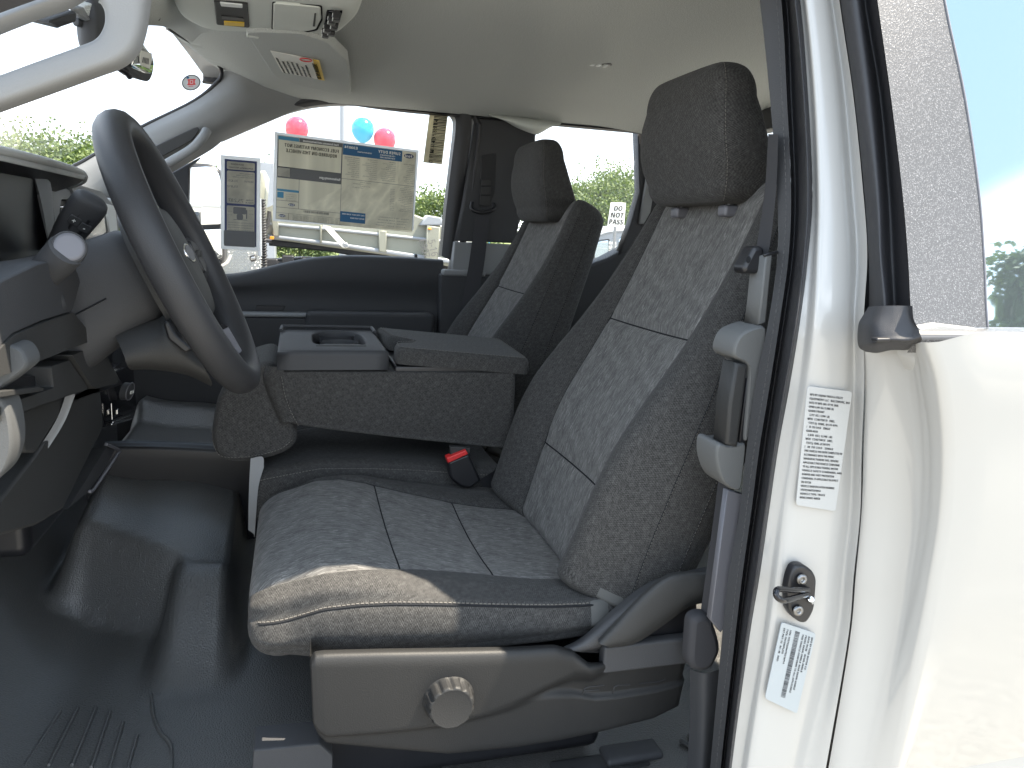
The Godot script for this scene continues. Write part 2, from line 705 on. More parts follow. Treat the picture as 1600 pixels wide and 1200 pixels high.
func cab_shell() -> void:
	var cab := thing("pickup_cab", "white pickup truck cab with grey headliner, seen through its open driver doorway", "pickup truck", Vector3(0.2, -0.25, 0.0))
	# headliner
	var rows := []
	for i in 41:
		var row := []
		for j in 49:
			var z := lerpf(-0.775, 0.748, j / 48.0)
			var f := front_x(z)
			var x := lerpf(f, 1.3, i / 40.0)
			z = lerpf(-0.775, lerpf(0.805, 0.748, smoothstep(0.0, 0.26, x)), j / 48.0)
			var y := roof_y(x, z)
			var fr := 1.0 - smoothstep(0.0, 0.12, x - f)
			y = lerpf(y, 2.0 - 0.045 * pow(absf(z) / 0.72, 2.0), fr)
			row.append(Vector3(x, y, z))
		rows.append(row)
	var hl := add(cab, "headliner", sheet(rows), M.headliner)
	add(hl, "pillar_flange", strip([
		[Vector3(0.563, 1.921, -0.775), Vector3(0.644, 1.918, -0.775), Vector3(0.726, 1.914, -0.775), Vector3(0.806, 1.909, -0.775)],
		[Vector3(0.567, 1.907, -0.75), Vector3(0.633, 1.903, -0.735), Vector3(0.714, 1.898, -0.735), Vector3(0.789, 1.895, -0.75)],
		[Vector3(0.586, 1.901, -0.745), Vector3(0.638, 1.886, -0.728), Vector3(0.709, 1.875, -0.728), Vector3(0.763, 1.888, -0.745)],
		[Vector3(0.62, 1.9, -0.775), Vector3(0.659, 1.879, -0.765), Vector3(0.717, 1.865, -0.765), Vector3(0.745, 1.875, -0.775)]], 20, 4), M.trim_cloth)
	# little grey hook lamp in the headliner
	var lamp_at := Vector3(0.709, 1.972, -0.241)
	var hook := add(hl, "coat_hook_lamp", slab([lamp_at + Vector3(-0.03, 0, -0.012), lamp_at + Vector3(0.03, 0, -0.012), lamp_at + Vector3(0.036, 0, 0.0), lamp_at + Vector3(0.026, 0, 0.014), lamp_at + Vector3(-0.03, 0, 0.014)], Vector3.DOWN, 0.01, 0.003), M.black_plastic)
	hook.position += Vector3(0, -0.004, 0)
	for k in 3:
		var s := add(hl, "lamp_lens", rbox(lamp_at + Vector3(-0.02 + k * 0.016, -0.008, -0.008), lamp_at + Vector3(-0.01 + k * 0.016, -0.003, 0.008), 0.001), M.label_white)
		s.set_meta("kind", "part")
	# outer roof and its rails
	rows = []
	for i in 25:
		var row := []
		for j in 33:
			var z := lerpf(-0.80, 0.765, j / 32.0)
			var x := lerpf(front_x(z * 0.9) - 0.05, 1.38, i / 24.0)
			row.append(Vector3(x, 2.08 - 0.13 * pow(absf(z) / 0.80, 3.0), z))
		rows.append(row)
	add(cab, "roof_panel", sheet(rows), M.white_paint)
	for s in [-1.0, 1.0]:
		# driver's rail shaped for light: widened to shade the dashboard, narrowed for cushion sun
		var zi := [0.79, 0.755, 0.742, 0.742, 0.748, 0.748] if s > 0 else [0.775, 0.775, 0.775, 0.775, 0.775, 0.775]
		var zo := [0.92, 0.87, 0.760, 0.760, 0.80, 0.80] if s > 0 else [0.80, 0.80, 0.80, 0.80, 0.80, 0.80]
		var xs := [-0.24, 0.02, 0.28, 0.52, 0.64, 1.3]
		var l := [[], [], [], []]
		for k in 6:
			var y: float = [1.93, 1.915, 1.90, 1.898, 1.897, 1.895][k]
			l[0].append(Vector3(xs[k], y + 0.005, zi[k] * s))
			l[1].append(Vector3(xs[k], y, (zi[k] + 0.012) * s))
			l[2].append(Vector3(xs[k], y + 0.012, zo[k] * s))
			l[3].append(Vector3(xs[k], y + 0.06, (zo[k] - 0.004) * s))
		add(cab, "roof_rail", strip(l, 24), M.rubber)
	# windshield
	var top := []
	var low := []
	for j in 13:
		var z := lerpf(-0.715, 0.715, j / 12.0)
		top.append(Vector3(front_x(z) + 0.01, 1.995 - 0.045 * pow(z / 0.72, 2.0), z))
		low.append(Vector3(-0.86 + 0.20 * pow(z / 0.72, 2.0), 1.62 + 0.035 * pow(z / 0.72, 2.0), z))
	add(cab, "windshield", strip([top, low], 25), M.glass)
	add(cab, "windshield_edge", tube(spl([Vector3(-0.66, 1.655, -0.712), Vector3(-0.562, 1.679, -0.712), Vector3(-0.399, 1.786, -0.708), Vector3(-0.26, 1.866, -0.705), Vector3(-0.197, 1.92, -0.7), Vector3(-0.182, 1.948, -0.69), Vector3(-0.192, 1.967, -0.66), Vector3(-0.214, 1.977, -0.58), Vector3(-0.274, 1.985, -0.42)], 40), 0.0055, 8), M.black_plastic)
	# passenger A-pillar trim with its grab handle
	var ap := add(cab, "pillar_trim", strip([
		[Vector3(0.071, 2.003, -0.66), Vector3(-0.044, 1.998, -0.645), Vector3(-0.139, 1.974, -0.665), Vector3(-0.177, 1.951, -0.7), Vector3(-0.197, 1.917, -0.7), Vector3(-0.259, 1.864, -0.7), Vector3(-0.399, 1.784, -0.705), Vector3(-0.562, 1.677, -0.71), Vector3(-0.669, 1.606, -0.71)],
		[Vector3(0.108, 1.973, -0.73), Vector3(-0.021, 1.964, -0.69), Vector3(-0.096, 1.936, -0.7), Vector3(-0.132, 1.91, -0.685), Vector3(-0.174, 1.881, -0.68), Vector3(-0.239, 1.839, -0.68), Vector3(-0.368, 1.767, -0.69), Vector3(-0.515, 1.668, -0.7), Vector3(-0.623, 1.594, -0.7)],
		[Vector3(0.136, 1.943, -0.76), Vector3(0.03, 1.939, -0.75), Vector3(-0.048, 1.906, -0.735), Vector3(-0.111, 1.86, -0.71), Vector3(-0.177, 1.818, -0.7), Vector3(-0.233, 1.789, -0.7), Vector3(-0.346, 1.724, -0.7), Vector3(-0.489, 1.628, -0.71), Vector3(-0.599, 1.55, -0.71)],
		[Vector3(0.155, 1.917, -0.785), Vector3(0.074, 1.903, -0.785), Vector3(0.007, 1.879, -0.78), Vector3(-0.084, 1.835, -0.775), Vector3(-0.174, 1.792, -0.775), Vector3(-0.227, 1.75, -0.775), Vector3(-0.343, 1.674, -0.775), Vector3(-0.489, 1.573, -0.775), Vector3(-0.604, 1.496, -0.775)]], 40, 4), M.grey_plastic)
	add(ap, "handle_recess", slab(rounded([Vector3(-0.372, 1.731, -0.672), Vector3(-0.319, 1.762, -0.672), Vector3(-0.264, 1.792, -0.672), Vector3(-0.245, 1.802, -0.672), Vector3(-0.239, 1.794, -0.672), Vector3(-0.259, 1.765, -0.672), Vector3(-0.32, 1.728, -0.672), Vector3(-0.361, 1.702, -0.672)], 0.012), Vector3(0.1, 0.1, 1), 0.006, 0.002), M.mid_plastic)
	var hp := spl([Vector3(-0.4, 1.65, -0.69), Vector3(-0.353, 1.679, -0.655), Vector3(-0.304, 1.709, -0.645), Vector3(-0.257, 1.741, -0.645), Vector3(-0.231, 1.771, -0.65), Vector3(-0.222, 1.792, -0.67)], 24)
	add(ap, "grab_handle", tube(hp, 0.0125, 12), M.grey_plastic)
	# driver A-pillar trim: a band with a long hole, the grab handle close to the lens
	var outer := spl([Vector3(-0.532, 1.529, 0.735), Vector3(-0.353, 1.609, 0.735), Vector3(-0.31, 1.627, 0.735), Vector3(-0.267, 1.647, 0.735), Vector3(-0.228, 1.665, 0.735), Vector3(-0.183, 1.686, 0.735), Vector3(-0.16, 1.697, 0.735), Vector3(-0.146, 1.71, 0.735), Vector3(-0.138, 1.729, 0.735), Vector3(-0.133, 1.753, 0.735), Vector3(-0.127, 1.786, 0.735)], 60)
	var inner := spl([Vector3(-0.531, 1.557, 0.73), Vector3(-0.352, 1.639, 0.73), Vector3(-0.31, 1.658, 0.73), Vector3(-0.266, 1.677, 0.73), Vector3(-0.228, 1.695, 0.73), Vector3(-0.194, 1.711, 0.73), Vector3(-0.18, 1.719, 0.73), Vector3(-0.173, 1.731, 0.73), Vector3(-0.172, 1.744, 0.73), Vector3(-0.176, 1.752, 0.73), Vector3(-0.18, 1.76, 0.73)], 60)
	rows = []
	for i in 60:
		var c: Vector3 = (outer[i] + inner[i]) / 2.0
		var hw: Vector3 = (outer[i] - inner[i]) / 2.0
		var row := []
		for k in 20:
			var a := TAU * k / 20.0
			var cx := signf(cos(a)) * pow(absf(cos(a)), 0.55)
			var sx := signf(sin(a)) * pow(absf(sin(a)), 0.7)
			row.append(c + hw * cx + Vector3(0.0, 0.0, 0.022) * sx)
		rows.append(row)
	var dp := add(cab, "pillar_trim", sheet(rows, true), M.grey_plastic)
	var groove := []
	for i in 60:
		var c: Vector3 = inner[i].lerp(outer[i], 0.70)
		groove.append(c + Vector3(0, 0, 0.0205))
	add(dp, "trim_seam", tube(groove, 0.0009, 6), M.seam)
	add(dp, "pillar_bar", strip([
		[Vector3(-0.528, 1.582, 0.73), Vector3(-0.349, 1.67, 0.73), Vector3(-0.307, 1.691, 0.73), Vector3(-0.264, 1.715, 0.73), Vector3(-0.231, 1.732, 0.73), Vector3(-0.203, 1.745, 0.73), Vector3(-0.18, 1.76, 0.73), Vector3(-0.128, 1.79, 0.73)],
		[Vector3(-0.515, 1.592, 0.75), Vector3(-0.34, 1.679, 0.75), Vector3(-0.299, 1.699, 0.75), Vector3(-0.257, 1.722, 0.75), Vector3(-0.225, 1.738, 0.75), Vector3(-0.198, 1.751, 0.75), Vector3(-0.176, 1.765, 0.75), Vector3(-0.125, 1.796, 0.75)],
		[Vector3(-0.513, 1.603, 0.75), Vector3(-0.339, 1.687, 0.75), Vector3(-0.298, 1.709, 0.75), Vector3(-0.256, 1.73, 0.75), Vector3(-0.224, 1.746, 0.75), Vector3(-0.197, 1.759, 0.75), Vector3(-0.175, 1.773, 0.75), Vector3(-0.125, 1.804, 0.75)],
		[Vector3(-0.525, 1.609, 0.73), Vector3(-0.346, 1.698, 0.73), Vector3(-0.305, 1.72, 0.73), Vector3(-0.262, 1.742, 0.73), Vector3(-0.229, 1.758, 0.73), Vector3(-0.201, 1.771, 0.73), Vector3(-0.179, 1.787, 0.73), Vector3(-0.127, 1.819, 0.73)],
		[Vector3(-0.542, 1.617, 0.7), Vector3(-0.358, 1.708, 0.7), Vector3(-0.315, 1.731, 0.7), Vector3(-0.27, 1.753, 0.7), Vector3(-0.239, 1.772, 0.69), Vector3(-0.213, 1.789, 0.68), Vector3(-0.191, 1.81, 0.67), Vector3(-0.137, 1.85, 0.66)]], 34, 3), M.grey_plastic)
	add(cab, "door_seal", strip([
		[Vector3(-0.498, 1.6, 0.775), Vector3(-0.329, 1.684, 0.775), Vector3(-0.289, 1.705, 0.775), Vector3(-0.249, 1.725, 0.775), Vector3(-0.218, 1.74, 0.775), Vector3(-0.186, 1.755, 0.775)],
		[Vector3(-0.486, 1.62, 0.79), Vector3(-0.321, 1.703, 0.79), Vector3(-0.282, 1.724, 0.79), Vector3(-0.243, 1.744, 0.79), Vector3(-0.212, 1.758, 0.79), Vector3(-0.182, 1.772, 0.79)],
		[Vector3(-0.478, 1.639, 0.8), Vector3(-0.315, 1.722, 0.8), Vector3(-0.277, 1.741, 0.8), Vector3(-0.238, 1.761, 0.8), Vector3(-0.208, 1.775, 0.8), Vector3(-0.178, 1.789, 0.8)],
		[Vector3(-0.45, 1.669, 0.84), Vector3(-0.296, 1.755, 0.84), Vector3(-0.26, 1.774, 0.84), Vector3(-0.223, 1.793, 0.84), Vector3(-0.195, 1.809, 0.84), Vector3(-0.167, 1.825, 0.84)]], 24, 3), M.rubber)
	# floor covering
	rows = []
	for i in 131:
		var row := []
		for j in 81:
			var x := lerpf(-0.95, 1.32, i / 130.0) if i > 60 else lerpf(-0.95, 0.05, i / 60.0)
			if i > 60:
				x = lerpf(0.05, 1.32, (i - 60) / 70.0)
			var z := lerpf(-0.78, 0.78, j / 80.0)
			row.append(Vector3(x, floor_y(x, z), z))
		rows.append(row)
	var fl := add(cab, "floor_covering", sheet(rows), M.floor_vinyl)
	for r in [[142, 1106, 108, 1192], [170, 1112, 140, 1196], [190, 1130, 168, 1200], [212, 1150, 196, 1200], [116, 1112, 76, 1192], [90, 1120, 40, 1196], [232, 1168, 222, 1204]]:
		pass
	var k0 := 0
	for q in [[Vector3(-0.326, 0.752, 0.311), Vector3(-0.326, 0.752, 0.456)], [Vector3(-0.301, 0.752, 0.327), Vector3(-0.298, 0.752, 0.468)], [Vector3(-0.275, 0.752, 0.361), Vector3(-0.272, 0.752, 0.48)], [Vector3(-0.247, 0.752, 0.403), Vector3(-0.246, 0.752, 0.488)], [Vector3(-0.354, 0.752, 0.306), Vector3(-0.359, 0.752, 0.449)], [Vector3(-0.379, 0.752, 0.311), Vector3(-0.392, 0.752, 0.445)]]:
		add(fl, "heel_rib", tube(lin(q, 4), 0.003, 6), M.floor_vinyl)
		k0 += 1
	add(fl, "mat_lip", tube(spl([Vector3(-0.245, 0.752, 0.289), Vector3(-0.23, 0.752, 0.356), Vector3(-0.212, 0.752, 0.403), Vector3(-0.194, 0.752, 0.434), Vector3(-0.186, 0.752, 0.478), Vector3(-0.182, 0.752, 0.522)], 24), 0.003, 6), M.floor_vinyl)
	# rear floor pattern, behind the seat
	for k in 7:
		var q0 := Vector3(0.60 + 0.02 * k, 0.755, 0.60 - 0.012 * k)
		add(fl, "floor_rib", tube([q0, q0 + Vector3(0.05, 0, 0.10)], 0.004, 6), M.floor_vinyl)
	# sill on the driver's side, firewall, cab back
	add(cab, "sill_plate", rbox(Vector3(-0.7, 0.70, 0.775), Vector3(0.62, 0.80, 0.87), 0.01), M.dark_plastic)
	add(cab, "firewall", rbox(Vector3(-1.0, 0.6, -0.86), Vector3(-0.95, 1.62, 0.86), 0.004), M.dark_plastic)
	add(cab, "cowl", rbox(Vector3(-1.0, 1.56, -0.80), Vector3(-0.80, 1.61, 0.80), 0.004), M.dark_plastic)
	var back := add(cab, "cab_back", rbox(Vector3(1.31, 0.5, -0.86), Vector3(1.36, 1.52, 0.86), 0.004), M.trim_cloth)
	for s in [-1.0, 1.0]:
		add(cab, "corner_trim", rbox(Vector3(1.25, 1.4, 0.66 * s), Vector3(1.36, 1.98, 0.84 * s), 0.01), M.trim_cloth)
	add(back, "back_window", rbox(Vector3(1.33, 1.52, -0.66), Vector3(1.334, 1.90, 0.66), 0.001), M.glass)
	add(cab, "back_header", rbox(Vector3(1.305, 1.885, -0.72), Vector3(1.36, 2.0, 0.72), 0.004), M.dark_plastic)
	add(cab, "hinge_pillar", rbox(Vector3(-0.80, 0.62, 0.77), Vector3(-0.62, 1.54, 0.88), 0.02), M.white_paint)
	# hood and fender in front of the glass (mostly hidden)
	add(cab, "floor_pan", rbox(Vector3(-0.95, 0.62, -0.84), Vector3(1.34, 0.70, 0.80), 0.004), M.black_plastic)
	add(cab, "hood", rbox(Vector3(-2.2, 1.30, -0.85), Vector3(-0.95, 1.52, 0.85), 0.05), M.white_paint)

# ------------------------------------------------------------------ driver's B-pillar: seal, painted jamb, striker, labels
func b_pillar_side() -> void:
	var pil := thing("door_pillar", "white painted door pillar with black rubber weatherstrip, right of the driver seat", "door pillar", Vector3(0.55, 0.75, 0.86))
	var la := [Vector3(0.545, 2.012, 0.644), Vector3(0.559, 1.853, 0.69), Vector3(0.565, 1.734, 0.724), Vector3(0.566, 1.618, 0.759), Vector3(0.56, 1.542, 0.782), Vector3(0.545, 1.466, 0.8), Vector3(0.536, 1.388, 0.8), Vector3(0.533, 1.308, 0.8), Vector3(0.532, 1.225, 0.8), Vector3(0.526, 1.14, 0.8), Vector3(0.526, 1.052, 0.8), Vector3(0.528, 0.865, 0.8), Vector3(0.531, 0.665, 0.8)]
	var lb := [Vector3(0.564, 2.006, 0.666), Vector3(0.575, 1.849, 0.712), Vector3(0.574, 1.732, 0.746), Vector3(0.57, 1.617, 0.781), Vector3(0.56, 1.542, 0.804), Vector3(0.545, 1.469, 0.822), Vector3(0.541, 1.392, 0.822), Vector3(0.536, 1.314, 0.822), Vector3(0.534, 1.233, 0.822), Vector3(0.531, 1.15, 0.822), Vector3(0.53, 1.063, 0.822), Vector3(0.529, 0.881, 0.822), Vector3(0.53, 0.686, 0.822)]
	var lb2 := [Vector3(0.581, 2.015, 0.65), Vector3(0.593, 1.855, 0.696), Vector3(0.591, 1.736, 0.73), Vector3(0.587, 1.619, 0.765), Vector3(0.577, 1.542, 0.788), Vector3(0.562, 1.467, 0.806), Vector3(0.558, 1.389, 0.806), Vector3(0.554, 1.309, 0.806), Vector3(0.551, 1.226, 0.806), Vector3(0.548, 1.141, 0.806), Vector3(0.546, 1.053, 0.806), Vector3(0.544, 0.867, 0.806), Vector3(0.545, 0.667, 0.806)]
	var lcn := [Vector3(0.57, 2.003, 0.676), Vector3(0.581, 1.847, 0.722), Vector3(0.583, 1.731, 0.756), Vector3(0.576, 1.617, 0.791), Vector3(0.565, 1.543, 0.814), Vector3(0.55, 1.47, 0.832), Vector3(0.546, 1.394, 0.832), Vector3(0.542, 1.317, 0.832), Vector3(0.539, 1.237, 0.832), Vector3(0.535, 1.154, 0.832), Vector3(0.532, 1.069, 0.832), Vector3(0.53, 0.889, 0.832), Vector3(0.531, 0.695, 0.832)]
	var ld0 := [Vector3(0.554, 1.987, 0.712), Vector3(0.563, 1.835, 0.758), Vector3(0.565, 1.724, 0.792), Vector3(0.559, 1.615, 0.827), Vector3(0.547, 1.544, 0.85), Vector3(0.533, 1.474, 0.868), Vector3(0.528, 1.402, 0.868), Vector3(0.523, 1.327, 0.868), Vector3(0.52, 1.251, 0.868), Vector3(0.517, 1.172, 0.868), Vector3(0.513, 1.091, 0.868), Vector3(0.509, 0.919, 0.868), Vector3(0.51, 0.735, 0.868)]
	var ld := [Vector3(0.568, 1.993, 0.701), Vector3(0.578, 1.84, 0.747), Vector3(0.579, 1.727, 0.781), Vector3(0.574, 1.616, 0.816), Vector3(0.561, 1.544, 0.839), Vector3(0.547, 1.473, 0.857), Vector3(0.543, 1.399, 0.857), Vector3(0.537, 1.324, 0.857), Vector3(0.534, 1.246, 0.857), Vector3(0.531, 1.166, 0.857), Vector3(0.526, 1.083, 0.857), Vector3(0.521, 0.909, 0.857), Vector3(0.522, 0.722, 0.857)]
	var seal := add(pil, "pillar_trim", strip([la, lb], 48, 3), M.dark_plastic)
	add(seal, "trim_seam", stitches(spl(lb, 60), 0.008, Vector3(-0.008, 0, 0.0015), 0.0004), M.dull_thread).set_meta("kind", "stuff")
	add(pil, "weatherstrip", strip([lb, lb2, lcn, ld0, ld], 60, 5), M.rubber)
	var le0 := [Vector3(0.568, 1.991, 0.706), Vector3(0.578, 1.839, 0.752), Vector3(0.58, 1.726, 0.786), Vector3(0.574, 1.616, 0.821), Vector3(0.564, 1.544, 0.844), Vector3(0.553, 1.473, 0.862), Vector3(0.551, 1.4, 0.862), Vector3(0.546, 1.325, 0.862), Vector3(0.542, 1.247, 0.862), Vector3(0.541, 1.167, 0.862), Vector3(0.54, 1.084, 0.862), Vector3(0.531, 0.911, 0.862), Vector3(0.53, 0.725, 0.862)]
	var le1 := [Vector3(0.564, 1.985, 0.72), Vector3(0.575, 1.835, 0.766), Vector3(0.577, 1.724, 0.8), Vector3(0.572, 1.615, 0.835), Vector3(0.563, 1.544, 0.858), Vector3(0.556, 1.475, 0.876), Vector3(0.56, 1.403, 0.876), Vector3(0.559, 1.328, 0.876), Vector3(0.556, 1.252, 0.876), Vector3(0.551, 1.173, 0.876), Vector3(0.546, 1.091, 0.876), Vector3(0.538, 0.921, 0.876), Vector3(0.531, 0.738, 0.876)]
	var le2 := [Vector3(0.587, 1.988, 0.722), Vector3(0.598, 1.837, 0.768), Vector3(0.602, 1.726, 0.802), Vector3(0.6, 1.617, 0.837), Vector3(0.597, 1.546, 0.86), Vector3(0.591, 1.476, 0.878), Vector3(0.598, 1.403, 0.878), Vector3(0.604, 1.328, 0.878), Vector3(0.61, 1.249, 0.878), Vector3(0.609, 1.169, 0.878), Vector3(0.609, 1.086, 0.878), Vector3(0.588, 0.914, 0.878), Vector3(0.577, 0.729, 0.878)]
	var le3 := [Vector3(0.602, 1.994, 0.712), Vector3(0.613, 1.841, 0.758), Vector3(0.62, 1.729, 0.792), Vector3(0.619, 1.618, 0.827), Vector3(0.617, 1.546, 0.85), Vector3(0.609, 1.475, 0.868), Vector3(0.62, 1.401, 0.868), Vector3(0.629, 1.324, 0.868), Vector3(0.637, 1.244, 0.868), Vector3(0.639, 1.162, 0.868), Vector3(0.64, 1.077, 0.868), Vector3(0.621, 0.901, 0.868), Vector3(0.609, 0.713, 0.868)]
	var le4 := [Vector3(0.603, 1.987, 0.729), Vector3(0.611, 1.836, 0.775), Vector3(0.619, 1.726, 0.809), Vector3(0.62, 1.617, 0.844), Vector3(0.617, 1.547, 0.867), Vector3(0.608, 1.477, 0.885), Vector3(0.62, 1.404, 0.885), Vector3(0.628, 1.329, 0.885), Vector3(0.638, 1.25, 0.885), Vector3(0.641, 1.169, 0.885), Vector3(0.645, 1.086, 0.885), Vector3(0.638, 0.911, 0.885), Vector3(0.629, 0.724, 0.885)]
	add(pil, "painted_jamb", strip([ld, le0, le1, le2, le3, le4], 70, 6), M.white_paint)
	add(pil, "pillar_core", strip([la, [Vector3(0.58, 2.041, 0.584), Vector3(0.596, 1.872, 0.63), Vector3(0.604, 1.747, 0.664), Vector3(0.606, 1.623, 0.699), Vector3(0.602, 1.541, 0.722), Vector3(0.586, 1.46, 0.74), Vector3(0.576, 1.376, 0.74), Vector3(0.573, 1.29, 0.74), Vector3(0.572, 1.201, 0.74), Vector3(0.565, 1.109, 0.74), Vector3(0.565, 1.014, 0.74), Vector3(0.568, 0.814, 0.74), Vector3(0.571, 0.598, 0.74)]], 24), M.dark_plastic)
	# grey belt trim between the seat and the seal
	add(pil, "belt_cover", slab([Vector3(0.551, 1.543, 0.785), Vector3(0.552, 1.461, 0.785), Vector3(0.541, 1.458, 0.785), Vector3(0.542, 1.488, 0.785), Vector3(0.542, 1.541, 0.785)], Vector3(0, 0, 1), 0.03, 0.002), M.cover_plastic)
	add(pil, "upper_cover", slab(rounded([Vector3(0.549, 1.46, 0.793), Vector3(0.55, 1.428, 0.793), Vector3(0.541, 1.355, 0.793), Vector3(0.54, 1.314, 0.793), Vector3(0.533, 1.314, 0.793), Vector3(0.531, 1.411, 0.793), Vector3(0.507, 1.419, 0.793), Vector3(0.507, 1.434, 0.793), Vector3(0.514, 1.448, 0.793), Vector3(0.529, 1.455, 0.793)], 0.012), Vector3(0, 0, 1), 0.05, 0.006), M.cover_plastic)
	add(pil, "pillar_slot", slab([Vector3(0.532, 1.418, 0.789), Vector3(0.539, 1.418, 0.789), Vector3(0.538, 1.301, 0.789), Vector3(0.529, 1.301, 0.789)], Vector3(0, 0, 1), 0.012, 0.001), M.black_plastic)
	add(pil, "belt_adjuster", slab([Vector3(0.51, 1.413, 0.795), Vector3(0.527, 1.411, 0.795), Vector3(0.524, 1.307, 0.795), Vector3(0.507, 1.312, 0.795), Vector3(0.506, 1.364, 0.795)], Vector3(0, 0, 1), 0.03, 0.004), M.mid_plastic)
	add(pil, "lower_cover", slab(rounded([Vector3(0.496, 1.315, 0.793), Vector3(0.514, 1.308, 0.793), Vector3(0.536, 1.314, 0.793), Vector3(0.538, 1.304, 0.793), Vector3(0.537, 1.249, 0.793), Vector3(0.522, 1.252, 0.793), Vector3(0.508, 1.264, 0.793), Vector3(0.497, 1.289, 0.793)], 0.012), Vector3(0, 0, 1), 0.05, 0.006), M.cover_plastic)
	add(pil, "pillar_panel", slab([Vector3(0.52, 1.25, 0.788), Vector3(0.542, 1.244, 0.788), Vector3(0.541, 1.177, 0.788), Vector3(0.539, 1.066, 0.788), Vector3(0.531, 1.055, 0.788), Vector3(0.514, 1.075, 0.788)], Vector3(0, 0, 1), 0.01, 0.001), M.silver)
	# striker
	var st := thing("door_striker", "black steel door striker loop bolted to the white door pillar", "striker", Vector3(0.568, 1.12, 0.885))
	add(st, "plate", slab(rounded([Vector3(0.551, 1.193, 0.893), Vector3(0.564, 1.193, 0.893), Vector3(0.577, 1.184, 0.893), Vector3(0.583, 1.174, 0.893), Vector3(0.585, 1.136, 0.893), Vector3(0.579, 1.122, 0.893), Vector3(0.572, 1.118, 0.893), Vector3(0.56, 1.125, 0.893), Vector3(0.55, 1.137, 0.893), Vector3(0.545, 1.165, 0.893), Vector3(0.547, 1.182, 0.893)], 0.006), Vector3(0, 0, 1), 0.012, 0.003), M.black_plastic)
	for p in [Vector3(0.56, 1.177, 0.895), Vector3(0.56, 1.138, 0.895)]:
		var b := add(st, "bolt", sheet([ring(p, Vector3(0.0065, 0, 0), Vector3(0, 0.0065, 0), 16), ring(p + Vector3(0, 0, 0.003), Vector3(0.006, 0, 0), Vector3(0, 0.006, 0), 16), ring(p + Vector3(0, 0, 0.003), Vector3(0.003, 0, 0), Vector3(0, 0.003, 0), 16), ring(p + Vector3(0, 0, 0.0005), Vector3(0.0025, 0, 0), Vector3(0, 0.0025, 0), 16)], true, false, false, true), M.steel)
		b.set_meta("kind", "part")
	add(st, "loop", tube(spl([Vector3(0.571, 1.157, 0.895), Vector3(0.533, 1.168, 0.92), Vector3(0.508, 1.175, 0.935), Vector3(0.499, 1.181, 0.935), Vector3(0.504, 1.186, 0.93), Vector3(0.535, 1.175, 0.915), Vector3(0.57, 1.163, 0.895)], 26), 0.0035, 10), M.gloss_black)
	add(st, "spring_pin", tube([Vector3(0.579, 1.146, 0.893), Vector3(0.57, 1.155, 0.903)], 0.0035, 10), M.chrome)
	# upper certification label
	var lines := ["MFD BY: DEJANA TRUCK & UTILITY", "EQUIPMENT LLC   BALTIMORE, MD", "DATE OF MFR. MO. 07 YR. 2026", "GVWR 4,491 KG ( 9,900 LB)", "GAWR-FRONT", "   2,717  KG (  5,990  LB)", "WITH   LT245/75R17E   TIRES,", "  17X7.5J  RIMS, @ 515 KPA", "(   75  PSI COLD    SINGLE", "GAWR-REAR", "   2,876  KG (  6,340  LB)", "WITH   LT245/75R17E   TIRES,", "  17X7.5J  RIMS, @ 550 KPA", "(   80  PSI COLD    SINGLE", "THIS VEHICLE HAS BEEN COMPLETED IN", "ACCORDANCE WITH THE PRIOR", "MANUFACTURERS IVD, WHERE", "APPLICABLE THIS VEHICLE CONFORMS", "TO ALL APPLICABLE FEDERAL MOTOR", "VEHICLE SAFETY STANDARDS, AND", "BUMPER AND THEFT PREVENTION", "STANDARDS, IF APPLICABLE IN EFFECT", "IN 07/26", "VEHICLE IDENTIFICATION NUMBER", "1FD7X2AN4TED18914", "VEHICLE TYPE: TRUCK", "WORK ORDER: 468536"]
	label("certification_label", "white paper certification label with many lines of black print, on the pillar above the striker", [Vector3(0.547, 1.402, 0.883), Vector3(0.607, 1.395, 0.883), Vector3(0.605, 1.252, 0.883), Vector3(0.55, 1.263, 0.883)], lines, 0.0, 0.078)
	var low_lines := ["MFD BY FORD MOTOR CO.", "DATE: 03/26    GVWR: 9900LB", "FRONT GAWR: 5990LB  REAR GAWR: 6340LB", "THIS VEHICLE CONFORMS TO ALL APPLICABLE", "", "", "", "VIN: 1FD7X2AN4TED18914", "TYPE: INCOMPLETE", "EXT PNT: YZ   RC: 48   DSO:"]
	label("barcode_label", "pale blue label with a long barcode, on the pillar below the striker", [Vector3(0.548, 1.119, 0.885), Vector3(0.598, 1.099, 0.885), Vector3(0.585, 0.994, 0.885), Vector3(0.537, 1.021, 0.885)], low_lines, 1.0, 0.09)

